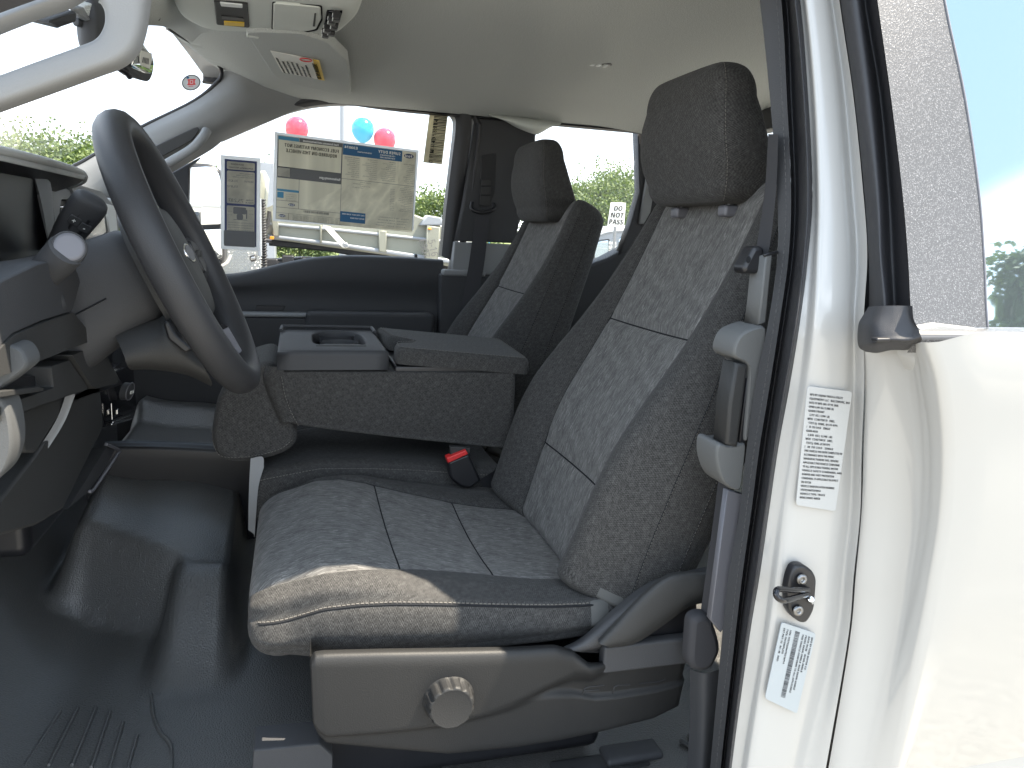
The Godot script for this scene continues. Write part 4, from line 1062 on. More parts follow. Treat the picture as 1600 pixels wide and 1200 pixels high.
# ------------------------------------------------------------------ steering wheel, stalks, column
func wheel_and_stalks() -> void:
	var hub := Vector3(-0.160, 1.497, 0.42)
	var n := Vector3(0.912, 0.41, 0.0).normalized()
	var up := Vector3(-0.41, 0.912, 0.0).normalized()
	var side := Vector3(0, 0, 1)
	var w := thing("steering_wheel", "dark grey four spoke steering wheel with round emblem on its hub", "steering wheel", hub)
	var rim := []
	var rows := []
	for i in 72:
		var a := TAU * i / 72.0
		var r := 0.188
		var rad := side * cos(a) + up * sin(a)
		var c := hub + rad * r + n * 0.012
		var gx := 0.0205
		var gy := 0.0225
		var row := []
		for k in 14:
			var b := TAU * k / 14.0
			row.append(c + rad * gx * cos(b) + n * gy * sin(b))
		rows.append(row)
	add(w, "rim", sheet(rows, true, true), M.wheel_skin)
	# airbag cover
	rows = []
	for s in [[0.0, -0.035, 1.05], [0.0, -0.01, 1.06], [0.0, 0.006, 1.0], [0.0, 0.014, 0.9], [0.0, 0.018, 0.7], [0.0, 0.02, 0.35]]:
		var row := []
		for i in 40:
			var a := TAU * i / 40.0
			var ca := cos(a)
			var sa := sin(a)
			var q := 1.0 / pow(pow(absf(ca), 3.0) + pow(absf(sa), 3.0), 1.0 / 3.0)
			row.append(hub + (side * ca * 0.082 + up * sa * 0.085) * q * s[2] + n * s[1] + up * -0.006)
		rows.append(row)
	var bag := add(w, "hub_cover", sheet(rows, true, false, false, true), M.mid_plastic)
	var em := ring(hub + n * 0.0215 + up * 0.004, side * 0.036, up * 0.0145, 28)
	add(bag, "emblem", slab(em, n, 0.004, 0.001), M.chrome)
	add(bag, "emblem", slab(ring(hub + n * 0.0222 + up * 0.004, side * 0.032, up * 0.0115, 28), n, 0.002, 0.0004), M.silver)  # silver inner oval: whitish glare put into the emblem colour
	for s in [-1.0, 1.0]:
		add(w, "spoke", strip([
			[hub + side * 0.07 * s + up * 0.034 + n * 0.002, hub + side * 0.12 * s + up * 0.03 + n * 0.004, hub + side * 0.178 * s + up * 0.03 + n * 0.01],
			[hub + side * 0.07 * s + up * 0.02 + n * 0.014, hub + side * 0.12 * s + up * 0.016 + n * 0.014, hub + side * 0.178 * s + up * 0.015 + n * 0.014],
			[hub + side * 0.07 * s - up * 0.03 + n * 0.014, hub + side * 0.12 * s - up * 0.026 + n * 0.014, hub + side * 0.178 * s - up * 0.03 + n * 0.014],
			[hub + side * 0.07 * s - up * 0.05 + n * -0.01, hub + side * 0.12 * s - up * 0.045 + n * -0.004, hub + side * 0.178 * s - up * 0.045 + n * 0.004]], 14, 4), M.dark_plastic)
		var pad := add(w, "switch_pad", slab(rounded([hub + side * 0.088 * s + up * 0.024 + n * 0.018, hub + side * 0.145 * s + up * 0.018 + n * 0.018, hub + side * 0.145 * s - up * 0.02 + n * 0.018, hub + side * 0.092 * s - up * 0.032 + n * 0.018], 0.01), n, 0.006, 0.002), M.black_plastic)
		for k in 2:
			add(pad, "switch", rbox(hub + side * (0.10 + 0.022 * k) * s + n * 0.018 - Vector3(0.003, 0.006, 0.007), hub + side * (0.10 + 0.022 * k) * s + n * 0.018 + Vector3(0.003, 0.006, 0.007), 0.002), M.mid_plastic)
		add(w, "spoke", strip([
			[hub + side * 0.040 * s - up * 0.115 + n * 0.006, hub + side * 0.048 * s - up * 0.15 + n * 0.010, hub + side * 0.055 * s - up * 0.18 + n * 0.012],
			[hub + side * 0.052 * s - up * 0.115 + n * 0.016, hub + side * 0.060 * s - up * 0.15 + n * 0.017, hub + side * 0.068 * s - up * 0.177 + n * 0.017],
			[hub + side * 0.068 * s - up * 0.108 + n * 0.006, hub + side * 0.076 * s - up * 0.145 + n * 0.010, hub + side * 0.084 * s - up * 0.172 + n * 0.012]], 14, 4), M.silver)
	# column shroud
	var axis := -n
	var c0 := hub - n * 0.04
	var col_o := thing("steering_column", "dark grey steering column shroud behind the steering wheel", "steering column", hub + axis * 0.2)
	rows = []
	for s in [[0.0, 0.058, 0.058, 0.0], [0.012, 0.066, 0.066, 0.0], [0.05, 0.07, 0.07, -0.002], [0.10, 0.078, 0.078, -0.006], [0.16, 0.088, 0.09, -0.012], [0.22, 0.096, 0.10, -0.016], [0.30, 0.10, 0.105, -0.018]]:
		var row := []
		for i in 44:
			var a := TAU * i / 44.0
			var ca := cos(a)
			var sa := sin(a)
			var q := 1.0 / pow(pow(absf(ca), 3.6) + pow(absf(sa), 3.6), 1.0 / 3.6)
			row.append(c0 + axis * s[0] + (side * ca * s[1] + up * sa * s[2]) * q + up * s[3])
		rows.append(row)
	var shr := add(col_o, "shroud", sheet(rows, true, false, true, false), M.dark_plastic)
	add(shr, "shroud_seam", tube([c0 + axis * 0.05 + side * 0.0705 - up * 0.012, c0 + axis * 0.16 + side * 0.0885 - up * 0.024, c0 + axis * 0.28 + side * 0.1 - up * 0.03], 0.0011, 6), M.seam)
	add(shr, "lower_shroud", strip([
		[Vector3(-0.237, 1.406, 0.47), Vector3(-0.185, 1.419, 0.47), Vector3(-0.167, 1.426, 0.47), Vector3(-0.138, 1.405, 0.46)],
		[Vector3(-0.22, 1.382, 0.5), Vector3(-0.181, 1.393, 0.5), Vector3(-0.158, 1.397, 0.5), Vector3(-0.126, 1.37, 0.49)],
		[Vector3(-0.216, 1.359, 0.49), Vector3(-0.184, 1.36, 0.49), Vector3(-0.144, 1.354, 0.49), Vector3(-0.113, 1.336, 0.48)],
		[Vector3(-0.229, 1.338, 0.4), Vector3(-0.199, 1.338, 0.4), Vector3(-0.156, 1.33, 0.4), Vector3(-0.122, 1.313, 0.4)]], 20, 4), M.mid_plastic)
	add(shr, "tilt_lever", slab(rounded([Vector3(-0.166, 1.421, 0.52), Vector3(-0.16, 1.425, 0.52), Vector3(-0.151, 1.407, 0.52), Vector3(-0.13, 1.387, 0.52), Vector3(-0.14, 1.381, 0.52), Vector3(-0.161, 1.4, 0.52)], 0.004), Vector3(0.3, 0, 1), 0.02, 0.003), M.black_plastic)
	# multifunction stalk with round silver end
	var base := Vector3(-0.276, 1.447, 0.575)
	var st := thing("turn_signal_stalk", "thick black turn signal stalk with round silver end cap, nearest the door", "control stalk", base)
	var elbow := Vector3(-0.278, 1.484, 0.6)
	var endp := Vector3(-0.243, 1.518, 0.625)
	add(st, "stem", tube(spl([base + Vector3(-0.03, -0.015, -0.03), base, base.lerp(elbow, 0.5) + Vector3(-0.004, 0, 0), elbow, elbow.lerp(endp, 0.45), elbow.lerp(endp, 0.9)], 30), [0.011, 0.011, 0.0112, 0.0115, 0.012, 0.0125, 0.013, 0.0135, 0.014, 0.0145, 0.015, 0.0155, 0.016, 0.0165, 0.017, 0.0172, 0.0175, 0.0178, 0.018, 0.0182, 0.0185, 0.0187, 0.019, 0.0192, 0.0194, 0.0195, 0.0196, 0.0197, 0.0198, 0.0198], 20), M.dark_plastic)
	var dirn := Vector3(0.35, 0.22, 0.91).normalized()
	var sx := dirn.cross(Vector3.UP).normalized()
	var sy := sx.cross(dirn)
	add(st, "barrel", sheet([ring(endp - dirn * 0.03, sx * 0.0175, sy * 0.0175, 28), ring(endp - dirn * 0.002, sx * 0.0185, sy * 0.0185, 28), ring(endp + dirn * 0.001, sx * 0.0175, sy * 0.0175, 28), ring(endp + dirn * 0.0006, sx * 0.0160, sy * 0.0160, 28)], true, false, true, true), M.dark_plastic)
	add(st, "end_cap", sheet([ring(endp + dirn * 0.0005, sx * 0.0158, sy * 0.0158, 28), ring(endp + dirn * 0.0022, sx * 0.0152, sy * 0.0152, 28), ring(endp + dirn * 0.0025, sx * 0.012, sy * 0.012, 28)], true, false, false, true), M.silver)
	add(st, "boot", slab(rounded([base + Vector3(0.0, -0.03, 0.03), base + Vector3(0.002, -0.034, -0.034), base + Vector3(-0.01, 0.012, -0.04), base + Vector3(-0.01, 0.02, 0.02)], 0.012), Vector3(1, 0.2, 0.3), 0.02, 0.004), M.mid_plastic)
	# shift lever
	var b2 := Vector3(-0.339, 1.497, 0.33)
	var t2 := Vector3(-0.273, 1.581, 0.36)
	var sh := thing("gear_shift_lever", "black column shift lever with plus and minus buttons, behind the silver capped stalk", "shift lever", b2)
	var ax := (t2 - b2).normalized()
	var lk := b2.distance_to(t2) / 0.191
	var px := ax.cross(Vector3(0.5, 0.1, 0.85)).normalized()
	var pz := px.cross(ax)
	if pz.z < 0.0:
		pz = -pz
	rows = []
	for s in [[0.0, 0.014, 0.013], [0.03, 0.0165, 0.015], [0.062, 0.019, 0.017], [0.0635, 0.0185, 0.0165], [0.065, 0.0198, 0.0175], [0.10, 0.0225, 0.0185], [0.15, 0.0245, 0.0185], [0.17, 0.0245, 0.018], [0.182, 0.022, 0.0165], [0.189, 0.016, 0.012], [0.191, 0.006, 0.005]]:
		var row := []
		for i in 28:
			var a := TAU * i / 28.0
			var q := 1.0 / pow(pow(absf(cos(a)), 2.6) + pow(absf(sin(a)), 2.6), 1.0 / 2.6)
			row.append(b2 + ax * s[0] * lk + (px * cos(a) * s[1] + pz * sin(a) * s[2]) * q)
		rows.append(row)
	add(sh, "lever", sheet(rows, true, false, true, true), M.dark_plastic)
	var bc := b2 + ax * 0.122 * lk + pz * 0.0183
	var tilt := px if px.x < 0.0 else -px
	add(sh, "button_bezel", slab(rounded([bc - ax * 0.016 - px * 0.010, bc + ax * 0.017 - px * 0.008, bc + ax * 0.013 + px * 0.011, bc - ax * 0.016 + px * 0.011], 0.006), pz, 0.006, 0.0015), M.black_plastic)
	for q in [["+", 0.008], ["-", -0.008]]:
		var m: Vector3 = bc + tilt * q[1] + ax * q[1] * 0.2 + pz * 0.0018
		var bt := add(sh, "shift_button", slab(rounded([m - ax * 0.0065 - px * 0.007, m + ax * 0.0065 - px * 0.007, m + ax * 0.0065 + px * 0.008, m - ax * 0.0065 + px * 0.008], 0.003), pz, 0.004, 0.001), M.dark_plastic)
		var t := lettering(q[0], 0.010, true)
		t.horizontal_alignment = HORIZONTAL_ALIGNMENT_CENTER
		t.vertical_alignment = VERTICAL_ALIGNMENT_CENTER
		add(bt, "mark", joined([[t, Transform3D(Basis((px * 0.8 + ax * 0.3).normalized() * (1.0 if px.x > 0 else -1.0), (ax * 0.95 - px * 0.3).normalized(), pz), m + pz * 0.0008)]]), M.ink_white)
# ------------------------------------------------------------------ passenger door, pillar, far windows, mirror
func passenger_side() -> void:
	var d := thing("passenger_door", "dark grey passenger door with window, curved sill and padded armrest", "truck door", Vector3(0.1, 0.75, -0.85))
	var sill := [Vector3(-0.598, 1.359, -0.85), Vector3(-0.464, 1.382, -0.85), Vector3(-0.362, 1.395, -0.85), Vector3(-0.212, 1.406, -0.85), Vector3(-0.158, 1.412, -0.85), Vector3(-0.103, 1.425, -0.85), Vector3(-0.02, 1.448, -0.85), Vector3(0.056, 1.464, -0.85), Vector3(0.132, 1.473, -0.85), Vector3(0.229, 1.476, -0.85), Vector3(0.349, 1.475, -0.85), Vector3(0.451, 1.47, -0.85)]
	var s2 := []
	var s3 := []
	var s4 := []
	var s5 := []
	var s6 := []
	var s7 := []
	var s0 := []
	for p in sill:
		s0.append(p + Vector3(0, -0.03, -0.05))
		s2.append(p + Vector3(0, 0.0, 0.02))
		s3.append(p + Vector3(0, -0.012, 0.035))
		s4.append(Vector3(p.x, lerpf(p.y, 1.40, 0.5) - 0.03, -0.812))
		s5.append(Vector3(p.x, 1.345, -0.828))
		s6.append(Vector3(p.x, 1.26, -0.822))
		s7.append(Vector3(p.x, 0.85, -0.80))
	add(d, "door_panel", strip([sill, s2, s3, s4, s5, s6, s7], 60, 4), M.dark_plastic)
	add(d, "door_skin", strip([s0, [Vector3(-0.619, 1.334, -0.93), Vector3(-0.48, 1.358, -0.93), Vector3(-0.374, 1.37, -0.93), Vector3(-0.219, 1.384, -0.93), Vector3(-0.163, 1.389, -0.93), Vector3(-0.107, 1.403, -0.93), Vector3(-0.021, 1.427, -0.93), Vector3(0.057, 1.444, -0.93), Vector3(0.136, 1.452, -0.93), Vector3(0.237, 1.456, -0.93), Vector3(0.36, 1.453, -0.93), Vector3(0.466, 1.449, -0.93)], [Vector3(-0.7, 0.7, -0.96), Vector3(0.0, 0.7, -0.96), Vector3(0.46, 0.7, -0.96)]], 30, 1), M.white_paint)
	add(d, "sill_seal", strip([s0, sill], 60, 1), M.seam)
	var arm := add(d, "armrest", rbox(Vector3(0.03, 1.309, -0.74) , Vector3(0.414, 1.3, -0.825) + Vector3(0, -0.075, 0), 0.014), M.dark_plastic)
	add(arm, "pull_cup", slab(rounded([Vector3(0.07, 1.306, -0.757), Vector3(0.17, 1.306, -0.757), Vector3(0.15, 1.306, -0.81), Vector3(0.06, 1.306, -0.81)], 0.01), Vector3.UP, 0.004, 0.001), M.mid_plastic)
	add(d, "door_shelf", rbox(Vector3(-0.36, 1.288, -0.825), Vector3(0.045, 1.30, -0.765), 0.005), M.grey_plastic)
	add(d, "door_pocket", rbox(Vector3(-0.36, 1.18, -0.825), Vector3(0.045, 1.287, -0.768), 0.006), M.dark_plastic)
	add(d, "lock_knob", tube([Vector3(0.368, 1.469, -0.845), Vector3(0.368, 1.483, -0.845), Vector3(0.368, 1.485, -0.845)], [0.0055, 0.005, 0.003], 10), M.black_plastic)
	add(d, "switch_plate", slab(rounded([Vector3(-0.117, 1.296, -0.824), Vector3(-0.036, 1.301, -0.824), Vector3(-0.028, 1.317, -0.824), Vector3(-0.113, 1.317, -0.824)], 0.004), Vector3(0, 0.2, 1), 0.006, 0.002), M.black_plastic)
	# window frame round the glass
	var fi := [Vector3(-0.198, 1.784, -0.8), Vector3(-0.067, 1.849, -0.79), Vector3(-0.006, 1.877, -0.785), Vector3(0.074, 1.899, -0.78), Vector3(0.182, 1.912, -0.78), Vector3(0.331, 1.915, -0.78), Vector3(0.436, 1.913, -0.78), Vector3(0.465, 1.901, -0.785), Vector3(0.473, 1.871, -0.79), Vector3(0.466, 1.774, -0.8), Vector3(0.457, 1.641, -0.82), Vector3(0.449, 1.482, -0.84)]
	var fo := [Vector3(-0.222, 1.805, -0.8), Vector3(-0.088, 1.866, -0.79), Vector3(-0.018, 1.899, -0.785), Vector3(0.071, 1.923, -0.78), Vector3(0.182, 1.938, -0.78), Vector3(0.34, 1.943, -0.78), Vector3(0.461, 1.943, -0.78), Vector3(0.506, 1.925, -0.785), Vector3(0.518, 1.88, -0.79), Vector3(0.512, 1.777, -0.8), Vector3(0.5, 1.643, -0.82), Vector3(0.487, 1.463, -0.84)]
	var fb := []
	for p in fo:
		fb.append(p + Vector3(0.0, 0, 0.012))
	var fm := []
	for k in fi.size():
		fm.append((fi[k] + fo[k]) / 2.0 + Vector3(0, 0, 0.016))
	add(d, "window_frame", strip([fi, fm, fb, fo], 48, 4), M.rubber)
	var back := []
	for p in fi:
		back.append(p + Vector3(0, 0, -0.05))
	add(d, "window_frame", strip([fi, back], 48, 1), M.rubber)
	var gt := [Vector3(-0.278, 1.752, -0.83), Vector3(-0.2, 1.794, -0.825), Vector3(-0.068, 1.86, -0.812), Vector3(0.075, 1.914, -0.8), Vector3(0.184, 1.929, -0.8), Vector3(0.333, 1.935, -0.8), Vector3(0.449, 1.932, -0.8), Vector3(0.49, 1.908, -0.802)]
	var gb := [Vector3(-0.295, 1.38, -0.868), Vector3(-0.214, 1.39, -0.868), Vector3(-0.076, 1.409, -0.868), Vector3(0.075, 1.449, -0.868), Vector3(0.191, 1.461, -0.868), Vector3(0.352, 1.458, -0.868), Vector3(0.434, 1.452, -0.868), Vector3(0.463, 1.453, -0.868)]
	add(d, "window_glass", strip([gt, gb], 30), M.glass)
	add(d, "mirror_sail", slab([Vector3(-0.359, 1.668, -0.81), Vector3(-0.348, 1.676, -0.81), Vector3(-0.277, 1.722, -0.81), Vector3(-0.256, 1.734, -0.81), Vector3(-0.284, 1.704, -0.81), Vector3(-0.291, 1.584, -0.81), Vector3(-0.297, 1.406, -0.81), Vector3(-0.373, 1.389, -0.81)], Vector3(0, 0, 1), 0.03, 0.003), M.dark_plastic)
	# body side behind that door: painted strip, dark pillar trim, grey lower trim
	var p := thing("passenger_pillar", "dark trimmed centre pillar on the passenger side behind the front window", "door pillar", Vector3(0.55, 0.75, -0.82))
	add(p, "painted_edge", strip([
		[Vector3(0.481, 1.923, -0.8), Vector3(0.506, 1.905, -0.8), Vector3(0.517, 1.872, -0.8), Vector3(0.503, 1.682, -0.81), Vector3(0.481, 1.524, -0.82), Vector3(0.463, 1.423, -0.83)],
		[Vector3(0.503, 1.922, -0.79), Vector3(0.521, 1.905, -0.79), Vector3(0.53, 1.872, -0.79), Vector3(0.515, 1.682, -0.8), Vector3(0.495, 1.525, -0.81), Vector3(0.48, 1.424, -0.82)]], 30, 2), M.white_paint)
	add(p, "pillar_seal", strip([
		[Vector3(0.513, 1.915, -0.79), Vector3(0.528, 1.89, -0.79), Vector3(0.533, 1.863, -0.79), Vector3(0.519, 1.682, -0.8), Vector3(0.499, 1.525, -0.81), Vector3(0.48, 1.424, -0.82)],
		[Vector3(0.522, 1.914, -0.775), Vector3(0.536, 1.889, -0.775), Vector3(0.541, 1.862, -0.775), Vector3(0.528, 1.682, -0.785), Vector3(0.509, 1.526, -0.795), Vector3(0.489, 1.425, -0.805)],
		[Vector3(0.533, 1.916, -0.78), Vector3(0.545, 1.891, -0.78), Vector3(0.55, 1.863, -0.78), Vector3(0.537, 1.683, -0.79), Vector3(0.518, 1.526, -0.8), Vector3(0.498, 1.425, -0.81)]], 30, 3), M.rubber)
	add(p, "upper_trim", slab([Vector3(0.53, 1.912, -0.785), Vector3(0.565, 1.926, -0.785), Vector3(0.75, 1.908, -0.785), Vector3(0.727, 1.864, -0.785), Vector3(0.724, 1.693, -0.785), Vector3(0.686, 1.593, -0.785), Vector3(0.676, 1.532, -0.785), Vector3(0.482, 1.532, -0.785), Vector3(0.499, 1.638, -0.785), Vector3(0.518, 1.796, -0.785)], Vector3(0, 0, 1), 0.05, 0.008), M.dark_plastic)
	add(p, "trim_recess", slab(rounded([Vector3(0.554, 1.794, -0.783), Vector3(0.602, 1.805, -0.783), Vector3(0.602, 1.686, -0.783), Vector3(0.584, 1.642, -0.783), Vector3(0.555, 1.645, -0.783)], 0.008), Vector3(0, 0, 1), 0.004, 0.001), M.black_plastic)
	add(p, "lower_trim", slab([Vector3(0.48, 1.529, -0.785), Vector3(0.676, 1.528, -0.785), Vector3(0.672, 1.35, -0.785), Vector3(0.469, 1.406, -0.785)], Vector3(0, 0, 1), 0.05, 0.004), M.grey_plastic)
	add(p, "ledge", rbox(Vector3(0.439, 1.444, -0.8), Vector3(0.517, 1.424, -0.76) + Vector3(0.06, 0, 0), 0.008), M.grey_plastic)
	add(p, "lower_pillar", rbox(Vector3(0.432, 1.431, -0.805), Vector3(0.529, 1.082, -0.765) + Vector3(0.2, -0.3, 0), 0.008), M.dark_plastic)
	# rear passenger door
	var r := thing("rear_passenger_door", "dark rear passenger door and window frame seen between the two front seats", "truck door", Vector3(0.95, 0.75, -0.83))
	add(r, "door_panel", slab([Vector3(0.681, 1.384, -0.825), Vector3(0.854, 1.451, -0.825), Vector3(0.934, 1.47, -0.825), Vector3(1.01, 1.498, -0.825), Vector3(1.1, 1.548, -0.825), Vector3(1.216, 1.574, -0.825), Vector3(1.333, 0.826, -0.825), Vector3(0.683, 0.848, -0.825)], Vector3(0, 0, 1), 0.08, 0.012), M.dark_plastic)
	add(r, "window_frame", slab([Vector3(1.078, 1.937, -0.815), Vector3(1.202, 1.935, -0.815), Vector3(1.189, 1.721, -0.815), Vector3(1.136, 1.624, -0.815), Vector3(1.085, 1.527, -0.815), Vector3(1.047, 1.508, -0.815), Vector3(1.079, 1.611, -0.815), Vector3(1.103, 1.716, -0.815)], Vector3(0, 0, 1), 0.04, 0.004), M.rubber)
	add(r, "corner_post", slab([Vector3(1.126, 1.819, -0.8), Vector3(1.159, 1.821, -0.8), Vector3(1.139, 1.613, -0.8), Vector3(1.106, 1.612, -0.8)], Vector3(0, 0, 1), 0.02, 0.004), M.grey_plastic)
	add(r, "corner_post", slab([Vector3(1.182, 1.822, -0.8), Vector3(1.344, 1.854, -0.8), Vector3(1.374, 1.559, -0.8), Vector3(1.177, 1.552, -0.8)], Vector3(0, 0, 1), 0.02, 0.004), M.dark_plastic)
	add(r, "window_glass", slab([Vector3(0.703, 1.88, -0.83), Vector3(1.096, 1.91, -0.83), Vector3(1.119, 1.717, -0.83), Vector3(1.103, 1.538, -0.83), Vector3(1.013, 1.485, -0.83), Vector3(0.747, 1.41, -0.83)], Vector3(0, 0, 1), 0.004, 0.0005), M.glass)
	# towing mirror outside
	var m := thing("side_mirror", "tall black framed towing mirror outside the passenger window", "wing mirror", Vector3(-0.3, 1.35, -1.1))
	add(m, "mirror_housing", slab(rounded([Vector3(-0.39, 1.722, -1.16), Vector3(-0.325, 1.743, -1.16), Vector3(-0.259, 1.743, -1.16), Vector3(-0.232, 1.728, -1.16), Vector3(-0.221, 1.697, -1.16), Vector3(-0.224, 1.431, -1.16), Vector3(-0.248, 1.409, -1.16), Vector3(-0.328, 1.392, -1.16), Vector3(-0.403, 1.379, -1.16)], 0.02), Vector3(0.3, 0, 1), 0.10, 0.012), M.black_plastic)
	add(m, "mirror_glass", slab(rounded([Vector3(-0.314, 1.721, -1.07), Vector3(-0.26, 1.732, -1.125), Vector3(-0.237, 1.719, -1.147), Vector3(-0.23, 1.692, -1.153), Vector3(-0.23, 1.552, -1.156), Vector3(-0.318, 1.544, -1.07)], 0.012), Vector3(0.8, 0, 0.6), 0.006, 0.001), M.mirror)
	add(m, "mirror_glass", slab(rounded([Vector3(-0.319, 1.528, -1.07), Vector3(-0.231, 1.536, -1.156), Vector3(-0.231, 1.443, -1.157), Vector3(-0.265, 1.427, -1.127), Vector3(-0.323, 1.415, -1.07)], 0.008), Vector3(0.8, 0, 0.6), 0.006, 0.001), M.mirror)
	add(m, "lower_rim", tube(spl([Vector3(-0.327, 1.394, -1.08), Vector3(-0.262, 1.406, -1.09), Vector3(-0.221, 1.422, -1.12), Vector3(-0.206, 1.449, -1.15)], 14), 0.006, 8), M.grey_plastic)
	add(m, "mirror_arm", rbox(Vector3(-0.432, 1.542, -1), Vector3(-0.317, 1.452, -0.93), 0.01), M.black_plastic)

# ------------------------------------------------------------------ seats
const BASE := Vector2(0.402, 1.062)
const DIR := Vector2(0.413, 0.911)
const NRM := Vector2(-0.911, 0.413)

func back_pt(t: float, s: float, n: float, z0: float) -> Vector3:
	return Vector3(BASE.x + DIR.x * t + NRM.x * n, BASE.y + DIR.y * t + NRM.y * n, z0 + s)

func half_ring(ctrl: Array, counts: Array) -> Array:
	# ctrl: [s, n] from the middle to the back; sampled finely
	var v := []
	for c in ctrl:
		v.append(Vector2(c[0], c[1]))
	return v

func back_rows(z0: float) -> Array:
	var rows := []
	for i in 45:
		var t := 0.605 * i / 44.0 - 0.0
		var w: float = lin([0.255, 0.262, 0.267, 0.268, 0.262, 0.25, 0.236, 0.222, 0.21], 45)[i]
		var ba: float = lin([1.0, 1.0, 0.95, 0.85, 0.7, 0.5, 0.3, 0.15, 0.05], 45)[i]
		var th: float = lin([0.14, 0.14, 0.135, 0.13, 0.125, 0.12, 0.115, 0.11, 0.10], 45)[i]
		var ie: float = lin([0.125, 0.135, 0.142, 0.148, 0.152, 0.155, 0.158, 0.16, 0.16], 45)[i]
		var low := pow(1.0 - clampf(t / 0.30, 0.0, 1.0), 2.0)
		var dip := 0.0
		for sv in [0.13, 0.385]:
			dip -= 0.006 * exp(-pow((t - sv) / 0.007, 2.0))
		var lum := 0.012 * exp(-pow((t - 0.2) / 0.12, 2.0)) - 0.004 + 0.006 * sin(t * 9.0)
		var c := [Vector2(0, lum - 0.006 + dip), Vector2(ie * 0.5, lum - 0.004 + dip), Vector2(ie * 0.9, lum + 0.001 + dip), Vector2(ie, lum - 0.004),
			Vector2(ie + 0.008, lum + 0.003 + 0.006 * ba), Vector2(lerpf(ie, w, 0.45), lum + 0.004 + 0.036 * ba), Vector2(lerpf(ie, w, 0.72), lum + 0.040 * ba), Vector2(w - 0.014, 0.018 * ba - 0.006 - 0.016 * low), Vector2(w - 0.002, -0.02 - 0.034 * low),
			Vector2(w, -0.045 - 0.034 * low), Vector2(w - 0.002, -th * 0.62 - 0.02 * low), Vector2(w - 0.008, -th * 0.82), Vector2(w - 0.03, -th), Vector2(w * 0.5, -th - 0.004), Vector2(0, -th - 0.005)]
		var half := spl(c, 57)
		var row := []
		for k in range(56, 0, -1):
			row.append(back_pt(t, -half[k].x, half[k].y, z0))
		for k in 56:
			row.append(back_pt(t, half[k].x, half[k].y, z0))
		rows.append(row)
	return rows

func seat_back(o: Node3D, z0: float) -> Array:
	var d3 := Vector3(DIR.x, DIR.y, 0)
	var rows := dome(back_rows(z0), -d3, d3, 0.02, 0.05, 7, 0.80, 0.45)
	# columns: 0..55 the far half from the back to the middle, 56 = middle, then the near half
	var ins := 12 # three control steps of four samples each side of the middle
	add(o, "back_insert", sheet(cols(rows, 56 - ins, 56 + ins)), M.heather)
	var bol := []
	var far := cols(rows, 16, 56 - ins)
	var near := cols(rows, 56 + ins, 112 - 16)
	add(o, "back_bolster", sheet(far), M.twill)
	add(o, "back_bolster", sheet(near), M.twill)
	var shell := []
	for r in rows:
		var row := []
		for k in range(96, 112):
			row.append(r[k])
		for k in range(0, 17):
			row.append(r[k])
		shell.append(row)
	add(o, "back_shell", sheet(shell, false, false, false, false), M.twill)
	add(o, "back_piping", edge_band(rows, 5, 8, 84, 88, Vector3(-0.001, 0, 0.0022)), M.piping)
	add(o, "back_piping", edge_band(rows, 5, 8, 88, 101, Vector3(0, 0, 0.0022)), M.piping)
	var m0 := []
	for k in rows[0].size():
		m0.append(rows[0][k])
	add(o, "back_underside", sheet([m0, m0.duplicate()], true, false, true), M.seam)
	for k in [88, 96]:
		var path := col(rows, k).slice(4, 52)
		stuff(add(o, "stitching", stitches(path, 0.0055, Vector3(0, 0, 0.0008) , 0.0006), M.thread))
		add(o, "side_seam", tube(path, 0.0013, 6), M.seam)
	for k in [56 - ins, 56 + ins]:
		add(o, "side_seam", tube(col(rows, k).slice(5, 54), 0.0012, 6), M.seam)
	for r in [7 + 9, 7 + 28]:
		add(o, "cross_seam", tube(rows[r].slice(56 - ins, 56 + ins + 1), 0.0014, 6), M.seam)
	return rows

func headrest(o: Node3D, z0: float) -> void:
	var rows := []
	for i in 25:
		var q := i / 24.0
		var y := lerpf(1.650, 1.772, q)
		var w: float = lin([0.138, 0.149, 0.151, 0.150, 0.146, 0.137], 25)[i]
		var dep: float = lin([0.100, 0.102, 0.098, 0.092, 0.084, 0.074], 25)[i]
		var xf: float = lin([0.606, 0.598, 0.592, 0.589, 0.589, 0.592], 25)[i]
		var c := [Vector2(0, 0), Vector2(w * 0.5, 0.001), Vector2(w * 0.8, 0.005), Vector2(w * 0.925, 0.0125), Vector2(w * 0.955, 0.017), Vector2(w * 0.99, 0.030), Vector2(w, 0.05), Vector2(w * 0.985, dep * 0.75), Vector2(w * 0.93, dep * 0.95), Vector2(w * 0.7, dep), Vector2(0, dep + 0.004)]
		var half := spl(c, 41)
		var row := []
		for k in range(40, 0, -1):
			row.append(Vector3(xf + half[k].y, y, z0 - half[k].x))
		for k in 40:
			row.append(Vector3(xf + half[k].y, y, z0 + half[k].x))
		rows.append(row)
	rows = dome(rows, Vector3(0.0, -1, 0), Vector3(-0.06, 1, 0), 0.034, 0.048, 10, 0.74, 0.40)
	var h := add(o, "headrest", sheet(rows, true, false, true, true), M.twill)
	for k in [40 - 16, 40 + 16]:
		var path := col(rows, k).slice(3, rows.size() - 2)
		stuff(add(h, "stitching", stitches(path, 0.0055, Vector3(-0.0008, 0, 0.0006), 0.00055), M.thread))
	for s in [-0.07, 0.09]:
		var g := Vector3(0.655, 1.612, z0 + s)
		add(o, "headrest_guide", rbox(g - Vector3(0.013, 0.016, 0.013), g + Vector3(0.013, 0.002, 0.013), 0.005), M.silver)
		add(o, "headrest_post", tube([g, g + Vector3(0.01, 0.05, 0)], 0.006, 10), M.steel)

